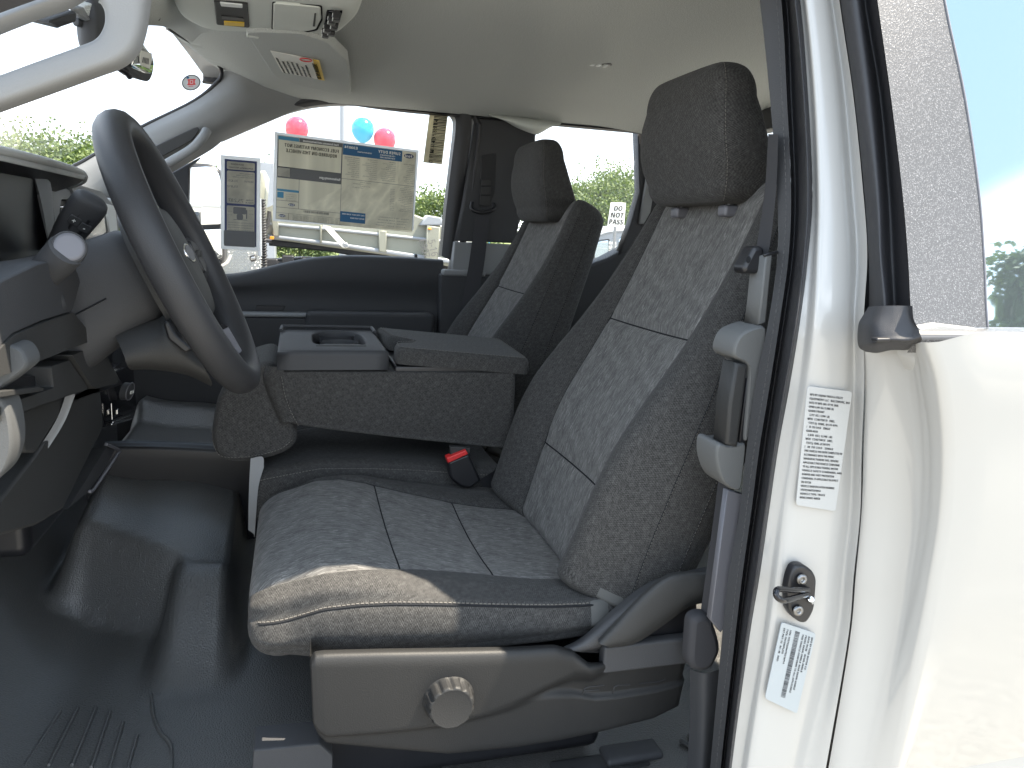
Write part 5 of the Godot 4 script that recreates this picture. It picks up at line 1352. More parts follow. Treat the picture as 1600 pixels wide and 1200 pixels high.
func cushion(o: Node3D, z0: float) -> void:
	var rows := []
	var nx := 57
	for i in nx:
		var q := i / (nx - 1.0)
		var x := lerpf(-0.012, 0.425, q)
		var yt: float = lin([1.096, 1.107, 1.106, 1.098, 1.088, 1.078, 1.068, 1.058, 1.05, 1.045, 1.04], nx)[i]
		var w: float = lin([0.225, 0.24, 0.249, 0.253, 0.256, 0.258, 0.259, 0.259, 0.258, 0.255, 0.25], nx)[i]
		var ie: float = lin([0.185, 0.195, 0.198, 0.193, 0.18, 0.172, 0.166, 0.162, 0.16, 0.158, 0.155], nx)[i]
		var ye: float = lin([1.05, 1.068, 1.074, 1.074, 1.071, 1.067, 1.062, 1.057, 1.052, 1.048, 1.045], nx)[i]
		var dip := 0.0
		for sv in [0.135, 0.275]:
			dip -= 0.006 * exp(-pow((x - sv) / 0.007, 2.0))
		var yb := 0.995 - 0.0 * q
		var ba := smoothstep(0.0, 0.35, q)
		var c := [Vector2(0, yt - 0.006 * ba + dip), Vector2(ie * 0.5, yt - 0.003 * ba + dip), Vector2(ie * 0.9, yt + 0.0 + dip * 0.5), Vector2(ie, yt - 0.004 - 0.006 * (1.0 - ba)),
			Vector2(ie + 0.008, yt + 0.004 * ba - 0.006 * (1.0 - ba)), Vector2(lerpf(ie, w, 0.45), lerpf(yt + 0.012 * ba, ye, 0.25)), Vector2(lerpf(ie, w, 0.75), lerpf(yt + 0.012, ye, 0.55)), Vector2(w - 0.008, ye + 0.006), Vector2(w - 0.002, ye - 0.002),
			Vector2(w + 0.002, ye - 0.014), Vector2(w + 0.004, lerpf(ye, yb, 0.5)), Vector2(w - 0.004, yb + 0.016), Vector2(w - 0.02, yb), Vector2(w * 0.5, yb - 0.004), Vector2(0, yb - 0.004)]
		var half := spl(c, 57)
		var row := []
		for k in range(56, 0, -1):
			row.append(Vector3(x, half[k].y, z0 - half[k].x))
		for k in 56:
			row.append(Vector3(x, half[k].y, z0 + half[k].x))
		rows.append(row)
	rows = dome(rows, Vector3(-1, -0.18, 0), Vector3(1, 0, 0), 0.052, 0.02, 8, 0.86, 0.38)
	var ins := 12
	add(o, "cushion_insert", sheet(cols(rows, 56 - ins, 56 + ins)), M.heather)
	add(o, "cushion_bolster", sheet(cols(rows, 56 + ins, 100)), M.twill)
	add(o, "cushion_bolster", sheet(cols(rows, 12, 56 - ins)), M.twill)
	var shell := []
	for r in rows:
		var row := []
		for k in range(100, 112):
			row.append(r[k])
		for k in range(0, 13):
			row.append(r[k])
		shell.append(row)
	add(o, "cushion_underside", sheet(shell), M.twill)
	for k in [86]:
		var path := col(rows, k).slice(4, rows.size() - 12)
		stuff(add(o, "stitching", stitches(path, 0.006, Vector3(0, 0.0012, 0.0008), 0.0008), M.thread))
		add(o, "side_seam", tube(col(rows, k + 1).slice(4, rows.size() - 10), 0.0016, 6), M.seam)
	for k in [56 - ins, 56 + ins]:
		add(o, "side_seam", tube(col(rows, k).slice(14, rows.size() - 6), 0.0011, 6), M.seam)
	for r in [8 + 19, 8 + 37]:
		add(o, "cross_seam", tube(rows[r].slice(56 - ins, 56 + ins + 1), 0.0013, 6), M.seam)
	add(o, "corner_piping", edge_band(rows, rows.size() - 13, rows.size() - 9, 84, 98, Vector3(0, 0, 0.0022)), M.piping)

# a narrow band of edging laid over some rows and columns of a cover
func edge_band(rows: Array, r0: int, r1: int, c0: int, c1: int, off: Vector3) -> ArrayMesh:
	var out := []
	for r in range(r0, r1 + 1):
		var row := []
		for c in range(c0, c1 + 1):
			var k := 1.0 if r > r0 and r < r1 and c > c0 and c < c1 else -0.3
			row.append(rows[r][c] + off * k)
		out.append(row)
	return sheet(out)

func seats() -> void:
	var s := thing("car_seat", "charcoal cloth passenger seat, far side beyond the folded console", "car seat", Vector3(0.3, 0.75, -0.42), "cloth front seats")
	seat_back(s, -0.42)
	headrest(s, -0.428)
	cushion(s, -0.42)
	var d := s.duplicate()
	d.name = "car_seat_001"
	add_child(d, true)
	d.position.z = 0.42
	for part in s.get_children():
		if part.name == "headrest":
			part.position += Vector3(-0.005, -0.022, -0.006)
	tag(d, "charcoal cloth driver seat, nearest, filling the middle of the doorway", "car seat", "cloth front seats")
	# outer side shield
	var top := [Vector3(0.013, 1.04, 0.712), Vector3(0.019, 1.049, 0.715), Vector3(0.03, 1.05, 0.716), Vector3(0.102, 1.045, 0.718), Vector3(0.183, 1.037, 0.718), Vector3(0.268, 1.029, 0.718), Vector3(0.324, 1.025, 0.716), Vector3(0.351, 1.013, 0.712), Vector3(0.375, 0.992, 0.714), Vector3(0.408, 0.985, 0.714), Vector3(0.476, 0.981, 0.714), Vector3(0.54, 0.975, 0.71)]
	var bot := [Vector3(0.016, 0.938, 0.7), Vector3(0.023, 0.919, 0.7), Vector3(0.033, 0.905, 0.7), Vector3(0.105, 0.889, 0.705), Vector3(0.19, 0.867, 0.705), Vector3(0.281, 0.859, 0.7), Vector3(0.34, 0.856, 0.695), Vector3(0.378, 0.855, 0.69), Vector3(0.417, 0.859, 0.69), Vector3(0.447, 0.863, 0.69), Vector3(0.499, 0.866, 0.685), Vector3(0.544, 0.88, 0.68)]
	var rows := []
	var n := 70
	var tp := lin(top, n)
	var bp := lin(bot, n)
	for j in 41:
		var row := []
		var v := j / 40.0
		for i in n:
			var u := i / (n - 1.0)
			var p: Vector3 = tp[i].lerp(bp[i], v)
			# ridge that runs from the top right down to the lower left
			var line := Vector2(lerpf(0.40, 0.04, clampf((v - 0.0), 0, 1)), 0.0)
			var dgl := lin([0.405, 0.39, 0.36, 0.31, 0.25, 0.14, 0.02, -0.1], 41)[j] as float
			var low := smoothstep(dgl - 0.03, dgl + 0.035, p.x)
			p.z += 0.019 * (1.0 - low) + 0.008 * low * smoothstep(0.45, 0.5, v) * (1.0 - smoothstep(0.95, 1.0, v))
			var e := minf(minf(v, 1.0 - v) * 0.10, minf(u, 1.0 - u) * 0.55)
			var rr := 0.012
			if e < rr:
				p.z -= rr - sqrt(maxf(0.0, rr * rr - (rr - e) * (rr - e)))
			row.append(p)
		rows.append(row)
	var lip_top := []
	var lip_bot := []
	for i in n:
		lip_top.append(rows[0][i] + Vector3(0, -0.035, -0.035))
		lip_bot.append(rows[40][i] + Vector3(0, 0.0, -0.06))
	var all := [lip_top] + rows + [lip_bot]
	var lp := []
	for r in all:
		var row := [r[0] + Vector3(0.002, 0, -0.05)]
		row.append_array(r)
		row.append(r[n - 1] + Vector3(-0.002, 0, -0.05))
		lp.append(row)
	var sh := add(d, "side_shield", sheet(lp), M.shield_plastic)
	for q in [[910, 1085, 948, 1084, 953, 1070, 915, 1072], [957, 1084, 990, 1083, 993, 1069, 960, 1070], [998, 1082, 1036, 1079, 1040, 1064, 1001, 1068]]:
		pass
	for q in [[Vector3(0.371, 0.944, 0.72), Vector3(0.374, 0.955, 0.721), Vector3(0.402, 0.954, 0.721)], [Vector3(0.416, 0.939, 0.72), Vector3(0.417, 0.952, 0.721), Vector3(0.441, 0.95, 0.721)], [Vector3(0.454, 0.95, 0.721), Vector3(0.485, 0.949, 0.721), Vector3(0.495, 0.951, 0.72)], [Vector3(0.372, 0.95, 0.721), Vector3(0.395, 0.948, 0.721)]]:
		add(sh, "moulded_outline", tube(lin(q, 6), 0.0009, 5), M.black_plastic)
	# scalloped knob
	var kc := Vector3(0.183, 0.97, 0.728)
	rows = []
	for st in [[0.0, 1.08], [0.006, 1.08], [0.007, 1.0], [0.022, 0.97], [0.0255, 0.93], [0.0268, 0.86], [0.0262, 0.80]]:
		var row := []
		for i in 96:
			var a := TAU * i / 96.0
			var sc := 1.0 - (0.085 * pow(maxf(0.0, cos(a * 12.0)), 1.5) if st[1] < 1.05 and st[0] < 0.026 else 0.0)
			row.append(kc + Vector3(cos(a) * 0.0305 * st[1] * sc, sin(a) * 0.0305 * st[1] * sc, st[0]))
		rows.append(row)
	add(d, "lumbar_knob", sheet(rows, true, false, false, true), M.shield_plastic)
	# recliner arm and its handle, front riser, track
	add(d, "recliner_cover", strip([
		[Vector3(0.351, 1, 0.69), Vector3(0.378, 1.012, 0.69), Vector3(0.423, 1.051, 0.69), Vector3(0.469, 1.083, 0.69), Vector3(0.517, 1.095, 0.69), Vector3(0.567, 1.102, 0.69)],
		[Vector3(0.347, 1.009, 0.712), Vector3(0.373, 1.02, 0.713), Vector3(0.418, 1.053, 0.713), Vector3(0.463, 1.085, 0.713), Vector3(0.507, 1.099, 0.713), Vector3(0.554, 1.105, 0.713)],
		[Vector3(0.364, 1.005, 0.715), Vector3(0.394, 1.015, 0.717), Vector3(0.435, 1.046, 0.717), Vector3(0.476, 1.078, 0.717), Vector3(0.513, 1.094, 0.717), Vector3(0.552, 1.099, 0.717)],
		[Vector3(0.377, 0.994, 0.7), Vector3(0.408, 1, 0.7), Vector3(0.449, 1.029, 0.7), Vector3(0.489, 1.061, 0.7), Vector3(0.526, 1.077, 0.7), Vector3(0.564, 1.081, 0.7)]], 24, 4), M.dark_plastic)
	add(d, "recline_lever", strip([
		[Vector3(0.388, 1.023, 0.72), Vector3(0.41, 1.048, 0.722), Vector3(0.444, 1.083, 0.722), Vector3(0.476, 1.108, 0.722), Vector3(0.505, 1.113, 0.722), Vector3(0.542, 1.111, 0.722)],
		[Vector3(0.385, 1.025, 0.733), Vector3(0.409, 1.047, 0.735), Vector3(0.443, 1.081, 0.735), Vector3(0.474, 1.105, 0.735), Vector3(0.5, 1.112, 0.735), Vector3(0.535, 1.11, 0.735)],
		[Vector3(0.395, 1.021, 0.735), Vector3(0.428, 1.029, 0.737), Vector3(0.463, 1.052, 0.737), Vector3(0.495, 1.073, 0.737), Vector3(0.513, 1.084, 0.737), Vector3(0.536, 1.086, 0.737)],
		[Vector3(0.405, 1.01, 0.722), Vector3(0.441, 1.012, 0.722), Vector3(0.477, 1.031, 0.722), Vector3(0.51, 1.053, 0.722), Vector3(0.527, 1.061, 0.722), Vector3(0.547, 1.063, 0.722)]], 24, 4), M.mid_plastic)
	add(d, "hinge_plate", slab([Vector3(0.366, 0.995, 0.7), Vector3(0.412, 1.009, 0.7), Vector3(0.467, 1.051, 0.7), Vector3(0.545, 1.064, 0.7), Vector3(0.555, 0.963, 0.7)], Vector3(0, 0, 1), 0.03, 0.004), M.black_plastic)
	add(d, "shield_cap", rbox(Vector3(0.399, 1.01, 0.72), Vector3(0.548, 0.97, 0.7), 0.004), M.dark_plastic)
	add(d, "front_track", slab(rounded([Vector3(-0.058, 0.882, 0.66), Vector3(0.026, 0.879, 0.66), Vector3(0.043, 0.859, 0.66), Vector3(0.043, 0.801, 0.66), Vector3(-0.062, 0.819, 0.66)], 0.004), Vector3(0, 0.3, 1), 0.05, 0.004), M.dark_plastic)
	add(d, "seat_riser", rbox(Vector3(0.02, 0.76, 0.24), Vector3(0.46, 0.99, 0.60), 0.02), M.black_plastic)
	add(d, "rear_track", rbox(Vector3(0.445, 0.785, 0.66), Vector3(0.539, 0.772, 0.62), 0.006), M.dark_plastic)
	add(d, "floor_cover", rbox(Vector3(0.372, 0.755, 0.64), Vector3(0.529, 0.733, 0.6), 0.006), M.dark_plastic)
	# passenger and middle seat risers
	var mid := thing("middle_seat", "charcoal cloth middle seat cushion under the folded console", "car seat", Vector3(0.15, 0.76, 0.0))
	var r2 := []
	for i in 25:
		var q := i / 24.0
		var x := lerpf(-0.05, 0.40, q)
		var yt: float = lin([1.10, 1.115, 1.112, 1.105, 1.095, 1.085], 25)[i]
		var c := [Vector2(0, yt - 0.004), Vector2(0.08, yt - 0.002), Vector2(0.125, yt), Vector2(0.145, yt - 0.010), Vector2(0.153, yt - 0.03), Vector2(0.153, yt - 0.08), Vector2(0.14, yt - 0.10), Vector2(0, yt - 0.10)]
		var half := spl(c, 29)
		var row := []
		for k in range(28, 0, -1):
			row.append(Vector3(x, half[k].y, 0.005 - half[k].x))
		for k in 28:
			row.append(Vector3(x, half[k].y, 0.005 + half[k].x))
		r2.append(row)
	r2 = dome(r2, Vector3(-1, -0.2, 0), Vector3(1, 0, 0), 0.035, 0.01, 6, 0.85, 0.5)
	add(mid, "cushion", sheet(r2, true, false, true, true), M.twill)
	stuff(add(mid, "stitching", stitches(col(r2, 28 + 13).slice(3, 30), 0.006, Vector3(0, 0.001, 0.0008), 0.0007), M.thread))
	add(mid, "seat_base", rbox(Vector3(-0.075, 0.80, -0.14), Vector3(0.38, 1.02, 0.145), 0.012), M.dark_plastic)
	add(mid, "base_edge", strip([
		[Vector3(-0.082, 1.128, 0.155), Vector3(-0.061, 1.13, 0.155), Vector3(-0.059, 1.11, 0.155)],
		[Vector3(-0.085, 1.087, 0.158), Vector3(-0.073, 1.087, 0.158), Vector3(-0.069, 1.074, 0.158)],
		[Vector3(-0.088, 1.025, 0.158), Vector3(-0.078, 1.024, 0.158), Vector3(-0.075, 1.011, 0.158)],
		[Vector3(-0.089, 0.988, 0.155), Vector3(-0.08, 0.98, 0.155), Vector3(-0.078, 0.972, 0.155)]], 12, 3), M.grey_plastic)

# ------------------------------------------------------------------ folded middle backrest: console
func console() -> void:
	var c := thing("centre_console", "folded middle backrest used as console, cup holder tray in front of padded lid", "console", Vector3(0.18, 1.11, 0.0))
	# padded body
	var rows := []
	var zs := [-0.158, 0.16]
	for i in 33:
		var q := i / 32.0
		var x := lerpf(0.0, 0.41, q)
		var yb := lerpf(1.188, 1.128, pow(q, 0.85)) 
		var yt := 1.296 - 0.006 * q
		var x0 := lerpf(-0.035, 0.0, 0.0)
		var c2 := [Vector2(0.10, yt), Vector2(0.150, yt - 0.003), Vector2(0.158, yt - 0.014), Vector2(0.158, lerpf(yt, yb, 0.5)), Vector2(0.153, yb + 0.014), Vector2(0.138, yb), Vector2(0.0, yb - 0.004)]
		var half := spl(c2, 33)
		var row := []
		for k in range(32, 0, -1):
			row.append(Vector3(x - 0.035 * smoothstep(yb, yt, half[k].y) * (1.0 - q), half[k].y, -half[k].x))
		for k in 33:
			row.append(Vector3(x - 0.035 * smoothstep(yb, yt, half[k].y) * (1.0 - q), half[k].y, half[k].x))
		rows.append(row)
	rows = dome(rows, Vector3(-1, 0, 0), Vector3(1, 0, 0), 0.012, 0.012, 4, 0.94, 0.9)
	add(c, "padded_body", sheet(rows, true, false, true, true), M.twill)
	stuff(add(c, "stitching", stitches(spl([Vector3(-0.025, 1.281, 0.161), Vector3(-0.019, 1.245, 0.16), Vector3(-0.008, 1.213, 0.159), Vector3(0.003, 1.19, 0.156)], 30), 0.006, Vector3(0, 0, 0.0008), 0.0006), M.thread))
	# front cover flap
	add(c, "front_flap", strip([
		[Vector3(-0.045, 1.30, -0.15), Vector3(-0.05, 1.27, -0.15), Vector3(-0.03, 1.20, -0.15)],
		[Vector3(-0.055, 1.30, -0.12), Vector3(-0.062, 1.27, -0.12), Vector3(-0.035, 1.195, -0.12)],
		[Vector3(-0.055, 1.30, 0.10), Vector3(-0.062, 1.27, 0.10), Vector3(-0.035, 1.195, 0.10)],
		[Vector3(-0.045, 1.30, 0.152), Vector3(-0.05, 1.27, 0.152), Vector3(-0.025, 1.195, 0.152)],
		[Vector3(-0.02, 1.30, 0.158), Vector3(-0.02, 1.27, 0.158), Vector3(-0.0, 1.195, 0.155)]], 16, 4), M.twill)
	# cup holder tray: rim with one long well
	var y := 1.330
	var well := []
	for i in 40:
		var a := TAU * i / 40.0
		var ca := cos(a)
		var sa := sin(a)
		well.append(Vector3(0.085 + signf(ca) * pow(absf(ca), 0.6) * 0.052, y, -0.02 + signf(sa) * pow(absf(sa), 0.55) * 0.108))
	var out := []
	for i in 40:
		var a := TAU * i / 40.0
		var ca := cos(a)
		var sa := sin(a)
		var m := maxf(absf(ca), absf(sa))
		var q := Vector2(ca / m, sa / m)
		out.append(Vector3(0.068 + q.x * 0.100, y, 0.003 + q.y * 0.155))
	var lines := [[], [], [], [], [], [], []]
	for i in 40:
		var o: Vector3 = out[i]
		var w: Vector3 = well[i]
		var mid := Vector3(0.068, y, 0.003)
		lines[0].append(o + Vector3(0, -0.036, 0) + (o - mid) * 0.012)
		lines[1].append(o + Vector3(0, -0.010, 0) + (o - mid) * 0.006)
		lines[2].append(o + Vector3(0, -0.003, 0))
		lines[3].append(o.lerp(mid, 0.05))
		lines[4].append(w + (w - mid).normalized() * 0.006)
		lines[5].append(w + Vector3(0, -0.004, 0))
		lines[6].append(w.lerp(Vector3(0.085, y, -0.02), 0.06) + Vector3(0, -0.045, 0))
	var tray := add(c, "cup_tray", sheet(lines, true), M.dark_plastic)
	add(tray, "tray_floor", slab(lines[6], Vector3.UP, 0.004, 0.0005), M.black_plastic)
	for zc in [-0.072, 0.034]:
		var cup := []
		for s in [[0.0375, 0.001], [0.036, -0.004], [0.034, -0.03], [0.033, -0.044]]:
			cup.append(ring(Vector3(0.085, y + s[1] - 0.002, zc), Vector3(s[0], 0, 0), Vector3(0, 0, s[0]), 32))
		add(tray, "cup_holder", sheet(cup, true, false, false, true), M.dark_plastic)
	add(tray, "tray_lip", tube(spl([Vector3(-0.03, y + 0.004, -0.10), Vector3(-0.028, y + 0.006, -0.148), Vector3(-0.02, y + 0.007, -0.152), Vector3(0.07, y + 0.007, -0.152), Vector3(0.155, y + 0.006, -0.152), Vector3(0.166, y + 0.005, -0.145), Vector3(0.168, y + 0.002, -0.10)], 30), 0.004, 8), M.dark_plastic)
	add(tray, "finger_grip", slab(rounded([Vector3(0.035, y + 0.001, 0.10), Vector3(0.05, y + 0.001, 0.075), Vector3(0.12, y + 0.001, 0.075), Vector3(0.135, y + 0.001, 0.10)], 0.006), Vector3.UP, 0.004, 0.001), M.mid_plastic)
	# padded lid with a finger notch
	var top := [Vector3(0.176, 1.335, -0.158), Vector3(0.187, 1.336, -0.075), Vector3(0.192, 1.336, -0.02), Vector3(0.215, 1.336, 0.0), Vector3(0.235, 1.336, 0.02), Vector3(0.225, 1.336, 0.058), Vector3(0.190, 1.336, 0.078), Vector3(0.186, 1.335, 0.12), Vector3(0.186, 1.335, 0.158), Vector3(0.45, 1.312, 0.158), Vector3(0.47, 1.310, -0.158)]
	for k in top.size():
		top[k].y = 1.337 - 0.085 * (top[k].x - 0.18)
	add(c, "lid", slab(rounded(top, 0.018, 5), Vector3(0, 1, 0), 0.032, 0.009), M.twill)
	add(c, "lid_base", rbox(Vector3(0.182, 1.285, -0.150), Vector3(0.45, 1.30, 0.150), 0.004), M.black_plastic)
	var sp := []
	for p in rounded(top, 0.018, 5):
		sp.append(p.lerp(Vector3(0.3, 1.327, 0.0), 0.045) + Vector3(0, 0.0006, 0))
	stuff(add(c, "stitching", stitches(sp, 0.006, Vector3.ZERO, 0.0005), M.thread))
	# folded-down headrest pad hanging in front
	var h := add(c, "folded_headrest", null, M.twill)
	rows = []
	for i in 21:
		var q := i / 20.0
		var z := lerpf(-0.10, 0.115, q)
		var o2 := spl([Vector3(-0.145, 1.212, 0.115), Vector3(-0.131, 1.254, 0.115), Vector3(-0.099, 1.287, 0.115), Vector3(-0.069, 1.301, 0.115), Vector3(-0.044, 1.304, 0.115), Vector3(-0.028, 1.284, 0.115), Vector3(-0.015, 1.235, 0.115), Vector3(0.001, 1.169, 0.115), Vector3(-0.006, 1.142, 0.115), Vector3(-0.033, 1.125, 0.115), Vector3(-0.079, 1.115, 0.115), Vector3(-0.13, 1.118, 0.115), Vector3(-0.151, 1.151, 0.115)], 44, true)
		var row := []
		for p in o2:
			row.append(Vector3(p.x, p.y, z))
		rows.append(row)
	rows = dome(rows, Vector3(0, 0, -1), Vector3(0, 0, 1), 0.03, 0.024, 6, 1.0, 0.86)
	h.mesh = sheet(rows, true, false, true, true)
	stuff(add(h, "stitching", stitches(spl([Vector3(-0.15, 1.184, 0.139), Vector3(-0.145, 1.145, 0.139), Vector3(-0.128, 1.127, 0.137), Vector3(-0.078, 1.128, 0.138), Vector3(-0.032, 1.139, 0.139), Vector3(-0.006, 1.158, 0.139)], 40), 0.006, Vector3(0, 0, 0.001), 0.0006), M.thread))
# ------------------------------------------------------------------ overhead console, visor, rear view mirror
func overhead() -> void:
	var o := thing("overhead_console", "grey overhead console with lamps, sunglasses bin and black switches", "overhead console", Vector3(0.0, 1.93, 0.0))
	var rim := [Vector3(-0.18, 1.935, 0.248), Vector3(-0.204, 1.935, 0.051), Vector3(-0.209, 1.935, -0.066), Vector3(-0.19, 1.935, -0.134), Vector3(-0.158, 1.935, -0.165), Vector3(-0.046, 1.935, -0.128), Vector3(0.053, 1.935, -0.092), Vector3(0.085, 1.935, -0.077), Vector3(0.106, 1.935, 0.015), Vector3(0.117, 1.935, 0.093), Vector3(0.119, 1.935, 0.195), Vector3(0.116, 1.935, 0.374)]
	var rows := []
	for s in [[1.0, 0.06], [0.995, 0.03], [0.98, 0.008], [0.96, 0.0], [0.90, -0.004], [0.80, -0.005]]:
		var row := []
		var mid := Vector3(0.0, 1.935, 0.05)
		for p in rim:
			var q: Vector3 = mid + (p - mid) * s[0]
			q.y = 1.935 + s[1]
			row.append(q)
		rows.append(spl(row, 40))
	rows.append(lin([rows[5][0].lerp(rows[5][39], 0.0), rows[5][0].lerp(rows[5][39], 1.0)], 40))
	add(o, "housing", sheet(rows), M.trim_cloth)
	add(o, "lamp_panel", slab(rounded([Vector3(-0.13, 1.927, 0.087), Vector3(-0.074, 1.927, 0.096), Vector3(-0.08, 1.927, -0.078), Vector3(-0.141, 1.927, -0.082)], 0.006), Vector3.DOWN, 0.004, 0.002), M.mid_plastic)
	add(o, "lamp_lens", slab(rounded([Vector3(-0.12, 1.925, 0.088), Vector3(-0.083, 1.925, 0.092), Vector3(-0.084, 1.925, 0.071), Vector3(-0.12, 1.925, 0.067)], 0.002), Vector3.DOWN, 0.003, 0.001), M.label_white)
	add(o, "lamp_lens", slab(rounded([Vector3(-0.124, 1.925, -0.041), Vector3(-0.087, 1.925, -0.033), Vector3(-0.089, 1.925, -0.063), Vector3(-0.126, 1.925, -0.071)], 0.002), Vector3.DOWN, 0.003, 0.001), M.yellow)
	add(o, "lamp_slot", slab([Vector3(-0.125, 1.925, 0), Vector3(-0.087, 1.925, 0), Vector3(-0.087, 1.925, -0.019), Vector3(-0.126, 1.925, -0.023)], Vector3.DOWN, 0.003, 0.0005), M.black_plastic)
	add(o, "sunglasses_bin", slab(rounded([Vector3(-0.031, 1.926, 0.12), Vector3(0.047, 1.926, 0.131), Vector3(0.051, 1.926, 0.055), Vector3(0.044, 1.926, -0.025), Vector3(0.028, 1.926, -0.048), Vector3(-0.037, 1.926, -0.069)], 0.008), Vector3.DOWN, 0.006, 0.002), M.trim_cloth)
	add(o, "bin_gap", slab(rounded([Vector3(-0.033, 1.928, 0.119), Vector3(0.05, 1.928, 0.132), Vector3(0.054, 1.928, 0.039), Vector3(0.047, 1.928, -0.043), Vector3(0.028, 1.928, -0.067), Vector3(-0.04, 1.928, -0.089)], 0.008), Vector3.DOWN, 0.004, 0.001), M.seam)
	add(o, "bin_pull", slab([Vector3(0.038, 1.925, 0.09), Vector3(0.041, 1.925, 0.092), Vector3(0.041, 1.925, 0), Vector3(0.037, 1.925, -0.002)], Vector3.DOWN, 0.002, 0.0004), M.mid_plastic)
	add(o, "switch_panel", slab([Vector3(0.059, 1.926, 0.107), Vector3(0.085, 1.926, 0.115), Vector3(0.083, 1.926, -0.007), Vector3(0.057, 1.926, -0.014)], Vector3.DOWN, 0.006, 0.001), M.gloss_black)
	for q in [Vector3(0.075, 1.918, 0.125), Vector3(0.068, 1.918, 0.101), Vector3(0.074, 1.918, 0.067), Vector3(0.063, 1.918, 0.038), Vector3(0.071, 1.918, 0.018), Vector3(0.061, 1.918, -0.002)]:
		var sw := add(o, "switch", rbox(q + Vector3(-0.007, -0.010, -0.011), q + Vector3(0.006, 0.006, 0.011), 0.003), M.black_plastic)
		for k in 2:
			add(sw, "switch_mark", rbox(q + Vector3(-0.008, -0.0085 + 0.007 * k, -0.008), q + Vector3(-0.0065, -0.006 + 0.007 * k, 0.009), 0.0005), M.label_white)
	# sun visor, passenger side
	var v := thing("sun_visor", "grey sun visor with white and orange warning label, folded against the headliner", "sun visor", Vector3(0.0, 1.92, -0.4))
	add(v, "visor_panel", slab(rounded([Vector3(-0.089, 1.922, -0.101), Vector3(-0.071, 1.922, -0.082), Vector3(0.016, 1.922, -0.052), Vector3(0.069, 1.922, -0.102), Vector3(0.118, 1.922, -0.26), Vector3(0.157, 1.922, -0.68), Vector3(0.143, 1.922, -0.732), Vector3(-0.003, 1.922, -0.608), Vector3(-0.017, 1.922, -0.551), Vector3(-0.043, 1.922, -0.547), Vector3(-0.051, 1.922, -0.484)], 0.014), Vector3.DOWN, 0.022, 0.007), M.headliner)
	add(v, "visor_pin", tube([Vector3(-0.087, 1.925, -0.119), Vector3(-0.066, 1.925, -0.125)], 0.006, 10), M.trim_cloth)
	var q := [Vector3(-0.046, 1.919, -0.228), Vector3(0.056, 1.919, -0.276), Vector3(0.077, 1.919, -0.51), Vector3(-0.025, 1.919, -0.453)]
	add(v, "warning_label", slab(q, Vector3.DOWN, 0.002, 0.0003), M.ink_white)
	add(v, "warning_band", slab([Vector3(0.043, 1.917, -0.265), Vector3(0.057, 1.917, -0.272), Vector3(0.077, 1.917, -0.501), Vector3(0.061, 1.917, -0.492)], Vector3.DOWN, 0.002, 0.0003), M.yellow)
	var ux: Vector3 = (q[3] - q[0]).normalized()
	var uy: Vector3 = (q[0] - q[1]).normalized()
	var parts := []
	var wl := ["Never place a rear facing child seat", "in the front seat with air bag.", "The back seat is the safest place for", "children 12 and under. Sit as far back", "as possible from the air bag. Always", "use seat belts and child restraints.", "See owner manual for more information"]
	var w: float = q[0].distance_to(q[3])
	var h: float = q[0].distance_to(q[1])
	for k in wl.size():
		var t := lettering(wl[k], 0.0085, true)
		var sx: float = minf(1.0, w * 0.86 / t.get_aabb().size.x)
		parts.append([t, Transform3D(Basis(-ux * sx, -uy, Vector3.DOWN), q[1] - (q[1] - q[0]) * 0.02 + ux * w * 0.94 + uy * h * (0.26 + 0.10 * k) + Vector3(0, -0.0024, 0))])
	stuff(add(v, "print", joined(parts), M.ink))
	var t2 := lettering("AIR BAG WARNING", 0.016, true)
	stuff(add(v, "print", joined([[t2, Transform3D(Basis(-ux * (w * 0.8 / t2.get_aabb().size.x), -uy, Vector3.DOWN), q[1] + ux * w * 0.9 + uy * 0.003 + Vector3(0, -0.0042, 0))]]), M.ink))
	var rc := Vector3(0.028, 1.917, -0.271)
	add(v, "prohibition_ring", tube(ring(rc, Vector3(0.012, 0, 0.004), Vector3(-0.004, 0, 0.016), 20), 0.0013, 6, true), M.red_plastic)
	# rear view mirror on the windshield with a dark sensor block beside it
	var m := thing("rear_view_mirror", "rear view mirror with barcode sticker hanging behind the windshield", "rear view mirror", Vector3(-0.28, 1.75, 0.05))
	var mp := [Vector3(-0.267, 1.797, 0.12), Vector3(-0.247, 1.847, 0.13), Vector3(-0.251, 1.854, 0.06), Vector3(-0.244, 1.846, 0), Vector3(-0.243, 1.835, -0.01), Vector3(-0.247, 1.812, -0.01), Vector3(-0.252, 1.798, 0), Vector3(-0.258, 1.795, 0.03)]
	add(m, "mirror_case", slab(rounded(mp, 0.008), Vector3(1, -0.2, 0.5), 0.03, 0.006), M.dark_plastic)
	add(m, "mirror_glass", slab(rounded([Vector3(-0.263, 1.801, 0.115), Vector3(-0.249, 1.841, 0.12), Vector3(-0.252, 1.85, 0.06), Vector3(-0.248, 1.842, 0.005), Vector3(-0.247, 1.832, -0.005), Vector3(-0.252, 1.813, -0.003), Vector3(-0.258, 1.808, 0.03)], 0.006), Vector3(1, -0.2, 0.5), 0.002, 0.0005), M.mirror).position += Vector3(0.004, 0, 0.002)
	var mb := add(m, "barcode_sticker", slab([Vector3(-0.256, 1.837, 0.075), Vector3(-0.248, 1.844, 0.02), Vector3(-0.253, 1.818, 0.015), Vector3(-0.26, 1.813, 0.075)], Vector3(1, -0.2, 0.5), 0.001, 0.0002), M.ink_white)
	mb.position += Vector3(0.007, 0, 0.004)
	var bars := []
